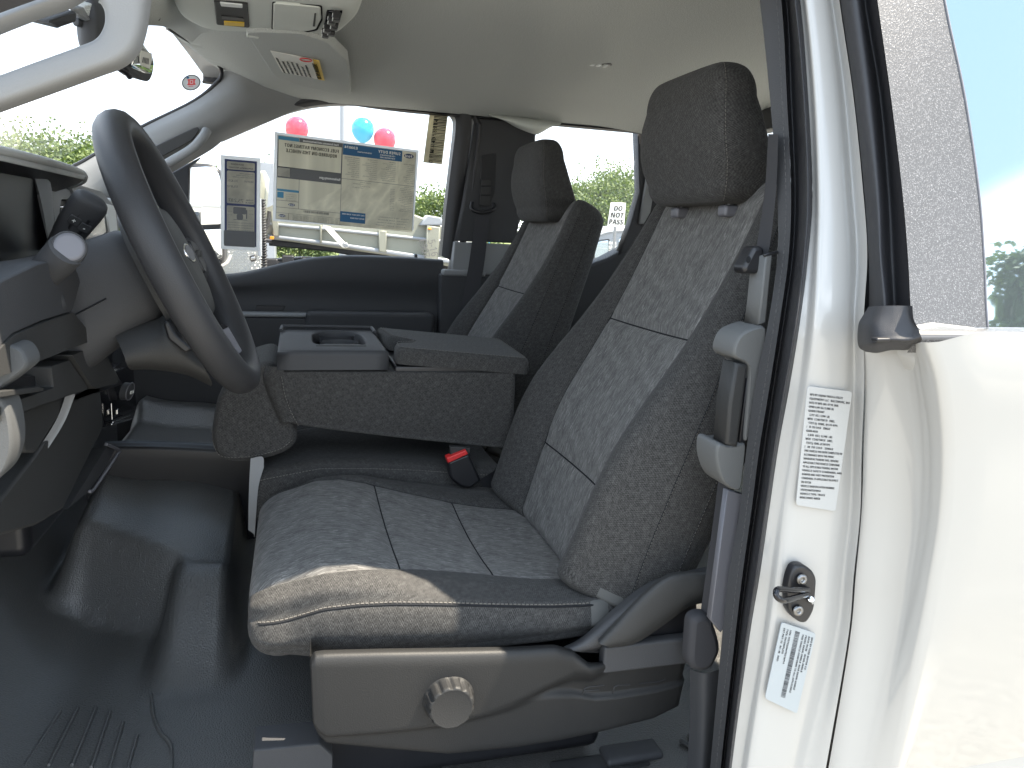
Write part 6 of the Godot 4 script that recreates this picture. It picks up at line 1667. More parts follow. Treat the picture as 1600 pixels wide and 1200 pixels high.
	for k in 5:
		var p0 := Vector3(-0.256, 1.827, 0.07).lerp(Vector3(-0.252, 1.831, 0.04), k / 4.5)
		var p1 := Vector3(-0.258, 1.818, 0.07).lerp(Vector3(-0.253, 1.821, 0.04), k / 4.5)
		bars.append(tube([p0, p1], 0.0008, 4))
	add(mb, "barcode", joined(bars), M.ink_grey).position += Vector3(0.002, 0, 0.001)
	add(m, "mirror_tab", tube(spl([Vector3(-0.278, 1.798, 0.12), Vector3(-0.27, 1.795, 0.11), Vector3(-0.265, 1.788, 0.1)], 8), 0.005, 8), M.black_plastic)
	add(m, "mirror_stem", tube(spl([Vector3(-0.334, 1.859, 0.14), Vector3(-0.327, 1.859, 0.13), Vector3(-0.323, 1.855, 0.12), Vector3(-0.315, 1.867, 0.09)], 10), 0.007, 8), M.dark_plastic)
	add(m, "mirror_back", sheet(dome([ring(Vector3(-0.313, 1.854, 0.12), Vector3(0.012, 0.0, 0.02), Vector3(0, 0.05, 0), 24), ring(Vector3(-0.302, 1.858, 0.1), Vector3(0.012, 0.0, 0.02), Vector3(0, 0.045, 0), 24)], Vector3(-1, 0, 0.3), Vector3(1, 0, -0.3), 0.02, 0.004, 5, 0.4, 0.4), true, false, true, true), M.dark_plastic)
	var cam_box := thing("windshield_sensor", "dark sensor housing fixed behind the windshield, left of the mirror", "sensor", Vector3(-0.337, 1.839, 0.2))
	add(cam_box, "housing", slab(rounded([Vector3(-0.351, 1.832, 0.25), Vector3(-0.343, 1.835, 0.25), Vector3(-0.32, 1.862, 0.2), Vector3(-0.317, 1.856, 0.2), Vector3(-0.319, 1.846, 0.2), Vector3(-0.336, 1.832, 0.22), Vector3(-0.338, 1.827, 0.23), Vector3(-0.341, 1.832, 0.24), Vector3(-0.345, 1.828, 0.25)], 0.004), Vector3(0.6, -0.3, 1), 0.05, 0.004), M.dark_plastic)
	add(cam_box, "bracket", slab([Vector3(-0.32, 1.863, 0.2), Vector3(-0.316, 1.877, 0.16), Vector3(-0.312, 1.865, 0.14), Vector3(-0.318, 1.861, 0.14)], Vector3(0.6, -0.3, 1), 0.01, 0.002), M.grey_plastic)
	add(cam_box, "mount_cover", slab(rounded([Vector3(-0.32, 1.881, 0.15), Vector3(-0.298, 1.899, 0.12), Vector3(-0.295, 1.881, 0.08), Vector3(-0.309, 1.867, 0.12), Vector3(-0.314, 1.867, 0.14)], 0.006), Vector3(0.6, -0.3, 1), 0.03, 0.004), M.headliner)
	var grille := thing("header_trim", "grey windshield header trim with dark speaker grille above the mirror", "trim panel", Vector3(-0.229, 1.908, 0))
	add(grille, "panel", strip([
		[Vector3(-0.259, 1.882, 0.05), Vector3(-0.24, 1.896, 0), Vector3(-0.249, 1.939, -0.2), Vector3(-0.248, 1.966, -0.35), Vector3(-0.232, 1.976, -0.5)],
		[Vector3(-0.242, 1.891, 0.1), Vector3(-0.228, 1.9, 0.05), Vector3(-0.23, 1.944, -0.15), Vector3(-0.219, 1.968, -0.3), Vector3(-0.204, 1.98, -0.48)],
		[Vector3(-0.215, 1.908, 0.2), Vector3(-0.213, 1.932, 0.1), Vector3(-0.207, 1.958, -0.05), Vector3(-0.197, 1.972, -0.2), Vector3(-0.179, 1.977, -0.4)]], 20, 4), M.headliner)
	add(grille, "grille", slab(rounded([Vector3(-0.244, 1.907, 0.04), Vector3(-0.236, 1.917, 0.02), Vector3(-0.227, 1.913, 0), Vector3(-0.229, 1.905, 0), Vector3(-0.24, 1.897, 0.03)], 0.004), Vector3(0.5, -0.6, 0.6), 0.006, 0.001), M.black_plastic)
	# round windshield sticker
	var s := thing("inspection_sticker", "small round white and red sticker on the passenger corner of the windshield", "sticker", Vector3(-0.239, 1.887, -0.52))
	var sc := Vector3(-0.239, 1.887, -0.52)
	var su := (Vector3(-0.217, 1.886, -0.52) - sc) + Vector3(0.0, 0.004, 0)
	var sv := Vector3(-0.238, 1.906, -0.52) - sc
	var sn := su.cross(sv).normalized()
	add(s, "disc", slab(ring(sc, su, sv, 32), Vector3(0.2, -0.4, 1), 0.001, 0.0002), M.film)
	add(s, "ring_print", tube(ring(sc + Vector3(0, 0, 0.001), su * 0.9, sv * 0.9, 32), 0.0011, 5, true), M.ink_grey)
	var parts2 := []
	for b in [[-0.42, -0.30, 0.42, -0.14], [-0.34, -0.14, -0.18, 0.28], [0.18, -0.14, 0.34, 0.28], [-0.42, 0.28, 0.42, 0.42], [-0.10, -0.05, 0.10, 0.20], [-0.3, -0.48, 0.2, -0.40]]:
		var a: Vector3 = sc + su * b[0] + sv * b[1] + Vector3(0.0008, 0, 0.0012)
		parts2.append(quad4(a, a + su * (b[2] - b[0]), a + su * (b[2] - b[0]) + sv * (b[3] - b[1]), a + sv * (b[3] - b[1])))
	stuff(add(s, "red_print", joined(parts2), M.red_plastic))
	add(s, "dot_print", slab(ring(sc - su * 0.4 + sv * 0.62 + Vector3(0.001, 0, 0.0012), su * 0.15, sv * 0.14, 12), Vector3(0.2, -0.4, 1), 0.0006, 0.0001), M.ink_blue)

# ------------------------------------------------------------------ belts and buckle
func strap(path: Array, wide: Vector3, width: float) -> ArrayMesh:
	var a := []
	var b := []
	for p in path:
		a.append(p - wide.normalized() * width / 2)
		b.append(p + wide.normalized() * width / 2)
	var n := 30
	var pa := spl(a, n)
	var pb := spl(b, n)
	var rows := []
	for i in n:
		var t := ((pa[mini(i + 1, n - 1)] - pa[maxi(i - 1, 0)]) as Vector3).cross(wide).normalized() * 0.0006
		rows.append([pa[i] + t, pb[i] + t, pb[i] - t, pa[i] - t])
	return sheet(rows, true, false, true, true)

func belts() -> void:
	var b := thing("seat_belt", "dark grey driver seat belt webbing running down beside the door pillar", "seat belt", Vector3(0.546, 0.974, 0.75))
	add(b, "webbing", strip([
		[Vector3(0.561, 1.688, 0.735), Vector3(0.564, 1.627, 0.735), Vector3(0.562, 1.572, 0.735), Vector3(0.555, 1.524, 0.74), Vector3(0.55, 1.476, 0.745), Vector3(0.544, 1.436, 0.75)],
		[Vector3(0.555, 1.684, 0.765), Vector3(0.56, 1.625, 0.765), Vector3(0.56, 1.572, 0.765), Vector3(0.557, 1.525, 0.765), Vector3(0.554, 1.478, 0.765), Vector3(0.551, 1.438, 0.765)]], 24, 2), M.webbing)
	add(b, "webbing", strip([
		[Vector3(0.533, 1.293, 0.745), Vector3(0.531, 1.205, 0.745), Vector3(0.527, 1.115, 0.745), Vector3(0.523, 1.031, 0.745), Vector3(0.517, 0.98, 0.745)],
		[Vector3(0.537, 1.298, 0.765), Vector3(0.535, 1.238, 0.765), Vector3(0.533, 1.141, 0.765), Vector3(0.529, 1.069, 0.765), Vector3(0.531, 1.032, 0.765)]], 24, 2), M.webbing)
	add(b, "latch_plate", slab(rounded([Vector3(0.533, 1.551, 0.772), Vector3(0.543, 1.553, 0.772), Vector3(0.549, 1.55, 0.772), Vector3(0.552, 1.524, 0.772), Vector3(0.542, 1.519, 0.772), Vector3(0.524, 1.519, 0.772), Vector3(0.521, 1.526, 0.772)], 0.004), Vector3(0, 0, 1), 0.022, 0.005), M.black_plastic)
	add(b, "belt_clip", slab([Vector3(0.54, 1.543, 0.785), Vector3(0.558, 1.548, 0.785), Vector3(0.56, 1.545, 0.785), Vector3(0.542, 1.54, 0.785)], Vector3(0, 0, 1), 0.004, 0.001), M.black_plastic)
	add(b, "plate_hole", slab(ring(Vector3(0.527, 1.536, 0.773), Vector3(0.003, 0, 0), Vector3(0, 0.004, 0), 14), Vector3(0, 0, 1), 0.001, 0.0002), M.seam)
	add(b, "anchor_cover", slab(rounded([Vector3(0.501, 1.067, 0.765), Vector3(0.529, 1.069, 0.765), Vector3(0.547, 1.03, 0.765), Vector3(0.551, 1.011, 0.765), Vector3(0.538, 0.984, 0.765), Vector3(0.513, 0.985, 0.765), Vector3(0.502, 1.001, 0.765)], 0.012), Vector3(0, 0, 1), 0.02, 0.008), M.webbing)
	add(b, "anchor_strap", strip([
		[Vector3(0.52, 0.975, 0.74), Vector3(0.525, 0.921, 0.74), Vector3(0.529, 0.861, 0.74), Vector3(0.53, 0.789, 0.74)],
		[Vector3(0.527, 0.983, 0.765), Vector3(0.531, 0.937, 0.765), Vector3(0.535, 0.878, 0.765), Vector3(0.538, 0.807, 0.765)],
		[Vector3(0.553, 0.983, 0.76), Vector3(0.555, 0.93, 0.76), Vector3(0.555, 0.871, 0.76), Vector3(0.556, 0.8, 0.76)]], 16, 4), M.dark_plastic)
	var p := thing("seat_belt", "dark passenger seat belt hanging from its pillar guide beside the passenger headrest", "seat belt", Vector3(0.553, 1.625, -0.77))
	add(p, "guide_track", slab(rounded([Vector3(0.554, 1.721, -0.775), Vector3(0.587, 1.723, -0.775), Vector3(0.586, 1.642, -0.775), Vector3(0.553, 1.641, -0.775)], 0.004), Vector3(0, 0, 1), 0.014, 0.004), M.mid_plastic)
	for y in [0, 1]:
		add(p, "guide_button", slab([Vector3(0.554, 1.702, -0.772), Vector3(0.585, 1.704, -0.772), Vector3(0.585, 1.701, -0.772), Vector3(0.554, 1.699, -0.772)], Vector3(0, 0, 1), 0.004, 0.0005), M.seam).position += Vector3(0, -0.027 * y, 0)
	add(p, "guide_ring", tube(spl([Vector3(0.527, 1.651, -0.77), Vector3(0.524, 1.631, -0.76), Vector3(0.545, 1.622, -0.755), Vector3(0.573, 1.624, -0.755), Vector3(0.595, 1.635, -0.76), Vector3(0.594, 1.65, -0.77)], 20), 0.006, 8), M.black_plastic)
	add(p, "webbing", strip([
		[Vector3(0.537, 1.626, -0.762), Vector3(0.53, 1.556, -0.758), Vector3(0.519, 1.468, -0.75), Vector3(0.505, 1.39, -0.74), Vector3(0.484, 1.293, -0.72)],
		[Vector3(0.581, 1.628, -0.76), Vector3(0.576, 1.558, -0.756), Vector3(0.567, 1.47, -0.748), Vector3(0.553, 1.391, -0.738), Vector3(0.536, 1.294, -0.718)]], 20, 2), M.webbing)
	var k := thing("belt_buckle", "black seat belt buckle with red release button beside the driver cushion", "buckle", Vector3(0.329, 1.059, 0.19))
	add(k, "buckle_body", slab(rounded([Vector3(0.282, 1.118, 0.192), Vector3(0.323, 1.134, 0.192), Vector3(0.35, 1.076, 0.192), Vector3(0.328, 1.061, 0.192), Vector3(0.309, 1.065, 0.192), Vector3(0.287, 1.084, 0.192)], 0.006), Vector3(0, 0.2, 1), 0.025, 0.005), M.black_plastic)
	add(k, "release_button", slab(rounded([Vector3(0.278, 1.127, 0.196), Vector3(0.316, 1.142, 0.196), Vector3(0.321, 1.133, 0.196), Vector3(0.281, 1.116, 0.196)], 0.002), Vector3(0, 0.3, 1), 0.02, 0.002), M.red_plastic)
	add(k, "buckle_top", slab(rounded([Vector3(0.286, 1.147, 0.186), Vector3(0.328, 1.143, 0.186), Vector3(0.326, 1.127, 0.186), Vector3(0.288, 1.123, 0.186)], 0.003), Vector3(0, 0.3, 1), 0.012, 0.002), M.mid_plastic)
	add(k, "buckle_stalk", strip([[Vector3(0.35, 1.071, 0.17), Vector3(0.381, 1.09, 0.17), Vector3(0.404, 1.109, 0.17)], [Vector3(0.384, 1.016, 0.17), Vector3(0.401, 1.015, 0.17), Vector3(0.421, 1.027, 0.17)]], 8, 2), M.black_plastic)

# ------------------------------------------------------------------ stickers on the passenger window
func at_paper(o: Vector3, ux: Vector3, uy: Vector3, x: float, y: float) -> Vector3:
	return o + ux * x + uy * y

func paper_text(parts: Array, text: String, p: Vector3, w: Vector3, h: Vector3, bold := true) -> void:
	# the print faces the street, so from the cab it reads mirrored; p is its top right corner as seen from the cab
	var t := lettering(text, h.length() * 1.12, bold)
	var s := t.get_aabb().size.x
	parts.append([t, Transform3D(Basis(w / maxf(s, 0.001), -h.normalized(), Vector3(0, 0, -1)), p)])

func stickers() -> void:
	var pz := 0.0
	var q := [Vector3(-0.052, 1.818, -0.8), Vector3(0.364, 1.796, -0.8), Vector3(0.352, 1.558, -0.8), Vector3(-0.061, 1.567, -0.8)]
	var o: Vector3 = q[0]
	var ux: Vector3 = (q[1] - q[0]) / 1203.0
	var uy: Vector3 = (q[3] - q[0]) / 743.0
	# crop coordinates (x, y) measured along the sheet's own edges: y is counted from its top edge
	var s := thing("price_sticker", "large printed window price sheet, seen reversed from inside the passenger window", "window sticker", q[3])
	add(s, "film_edge", slab(q, Vector3(0, 0, 1), 0.001, 0.0002), M.film)
	var f := func(x: float, y: float, lift: float) -> Vector3: return o + ux * x + uy * y + Vector3(0, 0, lift)
	var box := func(x0: float, y0: float, x1: float, y1: float, lift: float) -> ArrayMesh:


		return quad4(o + ux * x0 + uy * y0 + Vector3(0, 0, lift), o + ux * x1 + uy * y0 + Vector3(0, 0, lift), o + ux * x1 + uy * y1 + Vector3(0, 0, lift), o + ux * x0 + uy * y1 + Vector3(0, 0, lift))
	add(s, "paper", box.call(24, 22, 1180, 722, 0.0012), M.paper)
	var dark := []
	dark.append(box.call(200, 26, 552, 60, 0.002))
	dark.append(box.call(30, 280, 552, 372, 0.002))
	for b in [[28, 58, 34, 300], [546, 58, 552, 300], [28, 278, 552, 284], [24, 22, 1180, 25], [24, 22, 27, 722], [1177, 22, 1180, 722], [24, 719, 1180, 722], [552, 22, 555, 722], [552, 318, 1180, 321], [205, 372, 208, 620], [24, 618, 552, 621], [24, 560, 205, 563], [24, 665, 552, 667], [126, 665, 129, 722]]:
		dark.append(box.call(b[0], b[1], b[2], b[3], 0.002))
	stuff(add(s, "dark_print", joined(dark), M.ink_grey))
	add(s, "pale_panel", box.call(34, 288, 130, 360, 0.0028), M.paper)
	add(s, "teal_band", box.call(30, 28, 198, 58, 0.002), M.wall_blue)
	add(s, "blue_band", box.call(557, 26, 1060, 118, 0.002), M.ink_blue)
	add(s, "blue_box", box.call(555, 600, 768, 690, 0.002), M.ink_blue)
	add(s, "blue_box", box.call(30, 465, 205, 484, 0.002), M.wall_blue)
	add(s, "blue_box", box.call(32, 490, 84, 540, 0.002), M.wall_blue)
	# the small oval marks
	for e in [[1118, 62, 42, 20], [150, 590, 28, 11], [75, 690, 28, 12]]:
		add(s, "oval_mark", slab(ring(f.call(e[0], e[1], 0.003), ux * e[2], uy * e[3], 24), Vector3(0, 0, 1), 0.0008, 0.0002), M.ink_navy)
		var ow := []
		paper_text(ow, "Ford", f.call(e[0] + e[2] * 0.7, e[1] - e[3] * 0.75, 0.0034), -ux * e[2] * 1.4, uy * e[3] * 1.3)
		stuff(add(s, "oval_print", joined(ow), M.ink_white))
	var big := []
	paper_text(big, "FUEL ECONOMY RATINGS NOT", f.call(525, 75, 0.003), -ux * 440, uy * 34)
	paper_text(big, "REQUIRED ON THIS VEHICLE", f.call(510, 118, 0.003), -ux * 412, uy * 34)
	stuff(add(s, "bold_print", joined(big), M.ink))
	var wh := []
	paper_text(wh, "SUPER DUTY", f.call(1045, 34, 0.003), -ux * 190, uy * 30)
	paper_text(wh, "F-350 4X4 SUPERCAB XL", f.call(1000, 72, 0.003), -ux * 130, uy * 14)
	paper_text(wh, "164 INCH WHEELBASE CHASSIS", f.call(1000, 92, 0.003), -ux * 130, uy * 14)
	paper_text(wh, "E30074", f.call(680, 34, 0.003), -ux * 108, uy * 26)
	paper_text(wh, "OXFORD WHITE EXTERIOR", f.call(800, 72, 0.003), -ux * 120, uy * 12)
	paper_text(wh, "fueleconomy.gov", f.call(545, 318, 0.003), -ux * 175, uy * 24)
	paper_text(wh, "Fuel Economy and Environment", f.call(520, 32, 0.003), -ux * 290, uy * 20)
	paper_text(wh, "CALL FOR HELP  SCAN HERE", f.call(760, 612, 0.003), -ux * 190, uy * 14)
	paper_text(wh, "PROTECT YOUR TRUCK", f.call(760, 642, 0.003), -ux * 120, uy * 14)
	for x in [165, 205, 240]:
		wh.append(slab(ring(f.call(x, 338, 0.003), ux * 15, uy * 15, 16), Vector3(0, 0, 1), 0.0006, 0.0001))
	stuff(add(s, "white_print", joined(wh), M.ink_white))
	var small := []
	var rng := RandomNumberGenerator.new()
	rng.seed = 12
	var words := ["STANDARD EQUIPMENT", "POWER LOCKS", "TILT STEERING", "TRAILER BRAKE", "AIR BAGS", "SAFETY BELTS", "WARRANTY", "HEAVY DUTY ALTERNATOR", "VINYL FLOOR", "TOTAL VEHICLE", "DESTINATION", "AXLE RATIO", "FUEL TANK", "CLOTH SEAT"]
	for c in [[1170, 130], [1010, 130], [850, 130], [700, 130]]:
		for k in 11:
			paper_text(small, words[rng.randi() % words.size()], f.call(c[0], c[1] + 16 * k, 0.003), -ux * rng.randf_range(60, 130), uy * 9, k == 0)
	for k in 15:
		paper_text(small, words[rng.randi() % words.size()], f.call(1170, 330 + 15 * k, 0.003), -ux * rng.randf_range(70, 130), uy * 8, false)
		if k > 1:
			paper_text(small, str(rng.randi_range(100, 999)) + ".00", f.call(1010, 330 + 15 * k, 0.003), -ux * 36, uy * 8, false)
	for k in 4:
		paper_text(small, words[rng.randi() % words.size()], f.call(800 - 60 * (k % 2), 330 + 16 * k, 0.003), -ux * 90, uy * 9, false)
	for k in 5:
		paper_text(small, "THIS LABEL IS AFFIXED PURSUANT TO FEDERAL DISCLOSURE", f.call(540, 672 + 9 * k, 0.003), -ux * 380, uy * 7, false)
	for k in 4:
		paper_text(small, "TOTAL " + words[rng.randi() % words.size()], f.call(1150 - 10 * k, 610 + 24 * k, 0.003), -ux * 260, uy * 9, false)
		paper_text(small, words[k], f.call(190, 500 + 16 * k, 0.003), -ux * 90, uy * 8, false)
	stuff(add(s, "small_print", joined(small), M.ink_grey))
	var bc := []
	var x := 250.0
	while x < 460:
		var w := rng.randf_range(2, 5)
		bc.append(box.call(x, 625, x + w, 645, 0.003))
		x += w + rng.randf_range(2, 4)
	stuff(add(s, "barcode", joined(bc), M.ink_grey))
	# narrow fuel price sheet, to the left
	var q2 := [Vector3(-0.2, 1.745, -0.81), Vector3(-0.092, 1.743, -0.81), Vector3(-0.1, 1.479, -0.81), Vector3(-0.207, 1.481, -0.81)]
	var o2: Vector3 = q2[0]
	var vx: Vector3 = (q2[1] - q2[0]) / 345.0
	var vy: Vector3 = (q2[3] - q2[0]) / 835.0
	var t := thing("fuel_sheet", "narrow navy and white price sheet with a fuel pump drawing, left of the large sheet", "window sticker", q2[3])
	add(t, "film_edge", slab(q2, Vector3(0, 0, 1), 0.001, 0.0002), M.film)
	var b2 := func(x0: float, y0: float, x1: float, y1: float, lift: float) -> ArrayMesh:
		return slab(rounded([o2 + vx * x0 + vy * y0 + Vector3(0, 0, lift), o2 + vx * x1 + vy * y0 + Vector3(0, 0, lift), o2 + vx * x1 + vy * y1 + Vector3(0, 0, lift), o2 + vx * x0 + vy * y1 + Vector3(0, 0, lift)], 0.004 if lift > 0.0015 else 0.0005), Vector3(0, 0, 1), 0.0005, 0.0001)
	add(t, "navy_border", b2.call(34, 32, 314, 800, 0.001), M.ink_navy)
	for b in [[54, 50, 296, 120], [54, 132, 296, 420], [54, 440, 296, 680]]:
		add(t, "paper_panel", b2.call(b[0], b[1], b[2], b[3], 0.002), M.paper)
	add(t, "dark_flap", b2.call(28, 662, 306, 806, 0.003), M.ink_grey)
	var pump := []
	for b in [[110, 450, 222, 512], [140, 512, 196, 560], [110, 560, 235, 564], [222, 470, 232, 552]]:
		pump.append(b2.call(b[0], b[1], b[2], b[3], 0.003))
	stuff(add(t, "pump_drawing", joined(pump), M.ink_grey))
	var tx := []
	paper_text(tx, "DEALER ADDENDUM", o2 + vx * 200 + vy * 62 + Vector3(0, 0, 0.003), -vx * 110, vy * 16)
	paper_text(tx, "SUPPLEMENTAL PRICE SHEET", o2 + vx * 280 + vy * 92 + Vector3(0, 0, 0.003), -vx * 210, vy * 16)
	for k in 3:
		paper_text(tx, "STOCK AND SERIAL NUMBER", o2 + vx * 285 + vy * (145 + 16 * k) + Vector3(0, 0, 0.003), -vx * (120 + 30 * k), vy * 10, false)
	paper_text(tx, "Body and upfit", o2 + vx * 285 + vy * 205 + Vector3(0, 0, 0.003), -vx * 80, vy * 18, false)
	paper_text(tx, "33,425", o2 + vx * 150 + vy * 205 + Vector3(0, 0, 0.003), -vx * 80, vy * 22, false)
	paper_text(tx, "55,812", o2 + vx * 150 + vy * 255 + Vector3(0, 0, 0.003), -vx * 90, vy * 22, false)
	paper_text(tx, "75,287", o2 + vx * 200 + vy * 370 + Vector3(0, 0, 0.003), -vx * 130, vy * 34, false)
	paper_text(tx, "TOTAL", o2 + vx * 288 + vy * 372 + Vector3(0, 0, 0.003), -vx * 70, vy * 18)
	paper_text(tx, "PRICE", o2 + vx * 288 + vy * 394 + Vector3(0, 0, 0.003), -vx * 70, vy * 18)
	for k in 4:
		paper_text(tx, "ACTUAL MILEAGE WILL VARY WITH OPTIONS", o2 + vx * 285 + vy * (585 + 22 * k) + Vector3(0, 0, 0.003), -vx * 220, vy * 9, false)
		paper_text(tx, "EST. COST", o2 + vx * (285 if k % 2 == 0 else 100) + vy * (470 + 16 * k) + Vector3(0, 0, 0.003), -vx * 38, vy * 9, false)
	stuff(add(t, "print", joined(tx), M.ink_grey))
	# barcode strip in the upper rear corner
	var q3 := [Vector3(0.393, 1.902, -0.795), Vector3(0.449, 1.902, -0.795), Vector3(0.435, 1.759, -0.795), Vector3(0.377, 1.761, -0.795)]
	var c := thing("barcode_strip", "tall barcode strip in the upper rear corner of the passenger window", "window sticker", q3[3])
	add(c, "paper", slab(q3, Vector3(0, 0, 1), 0.001, 0.0002), M.paper)
	var bars := []
	var v := 0.03
	while v < 0.95:
		var w := rng.randf_range(0.008, 0.022)
		var a: Vector3 = q3[0].lerp(q3[3], v) + Vector3(0, 0, 0.0015)
		var e: Vector3 = q3[1].lerp(q3[2], v) + Vector3(0, 0, 0.0015)
		var a2: Vector3 = q3[0].lerp(q3[3], v + w) + Vector3(0, 0, 0.0015)
		var e2: Vector3 = q3[1].lerp(q3[2], v + w) + Vector3(0, 0, 0.0015)
		bars.append(quad4(a.lerp(e, 0.26), a.lerp(e, 0.95), a2.lerp(e2, 0.95), a2.lerp(e2, 0.26)))
		v += w + rng.randf_range(0.008, 0.016)
	stuff(add(c, "bars", joined(bars), M.ink))
	var nt := []
	var up3: Vector3 = (q3[3] - q3[0])
	var tt := lettering("D  F  N  4  4 9 1 8 9 1 4", 0.016, true)
	nt.append([tt, Transform3D(Basis(-up3 * 0.9 / tt.get_aabb().size.x, (q3[0] - q3[1]).normalized(), Vector3(0, 0, -1)), q3[3].lerp(q3[2], 0.22) + Vector3(0, 0, 0.0015))])
	stuff(add(c, "digits", joined(nt), M.ink))
# ------------------------------------------------------------------ outside
var crown_mesh := {}

func crown(leaf: float, r: float, h: float, seed_: int) -> Array:
	var rng := RandomNumberGenerator.new()
	rng.seed = seed_
	var clumps := []
	for i in 40:
		var a := rng.randf() * TAU
		var y := rng.randf_range(0.28, 1.0)
		var rr := r * sqrt(rng.randf()) * (1.0 - 0.75 * pow(absf(y - 0.5) * 1.6, 2.0)) 
		clumps.append([Vector3(cos(a) * rr, y * h, sin(a) * rr), r * rng.randf_range(0.16, 0.32)])
	var out := []
	for part in 2:
		var st := SurfaceTool.new()
		st.begin(Mesh.PRIMITIVE_TRIANGLES)
		for c in clumps:
			for k in 260:
				var d := Vector3(rng.randfn(), rng.randfn() * 0.8, rng.randfn()) * 0.55
				var p: Vector3 = c[0] + d * c[1] * 1.1
				var u := Vector3(rng.randf_range(-1, 1), rng.randf_range(-1, 1), rng.randf_range(-1, 1)).normalized() * r * 0.024 * leaf
				var v := u.cross(Vector3(rng.randf_range(-1, 1), rng.randf_range(-1, 1), rng.randf_range(-1, 1))).normalized() * r * 0.0155 * leaf
				st.set_normal(u.cross(v).normalized())
				st.add_vertex(p - u)
				st.add_vertex(p + v)
				st.add_vertex(p + u)
				st.add_vertex(p - u)
				st.add_vertex(p + u)
				st.add_vertex(p - v)
		out.append(st.commit())
	return out

func tree(called: String, label: String, at: Vector3, r: float, h: float, seed_: int, group: String, leaf := 1.0) -> void:
	var t := Node3D.new()
	t.name = called
	t.position = at
	add_child(t, true)
	tag(t, label, "tree", group)
	var rng := RandomNumberGenerator.new()
	rng.seed = seed_
	var trunk := tube(spl([Vector3.ZERO, Vector3(0.05, h * 0.3, 0.02), Vector3(0.0, h * 0.6, 0.08), Vector3(0.1, h * 0.85, 0.0)], 10), [0.16, 0.15, 0.14, 0.13, 0.12, 0.1, 0.08, 0.07, 0.05, 0.03], 8)
	add(t, "trunk", trunk, M.bark).position = Vector3.ZERO
	for k in 5:
		var a := TAU * k / 5.0 + rng.randf()
		var y0 := h * rng.randf_range(0.3, 0.6)
		add(t, "limb", tube([Vector3(0, y0, 0), Vector3(cos(a) * r * 0.35, y0 + h * 0.12, sin(a) * r * 0.35), Vector3(cos(a) * r * 0.75, y0 + h * 0.2, sin(a) * r * 0.75)], [0.07, 0.045, 0.015], 6), M.bark).position = Vector3.ZERO
	var c := crown(leaf, r, h, seed_)
	var n := add(t, "crown", c[0], M.leaf_dark)
	n.position = Vector3.ZERO
	var n2 := add(t, "crown", c[1], M.leaf_light if leaf < 2.0 else M.leaf_dark)
	n2.position = Vector3.ZERO

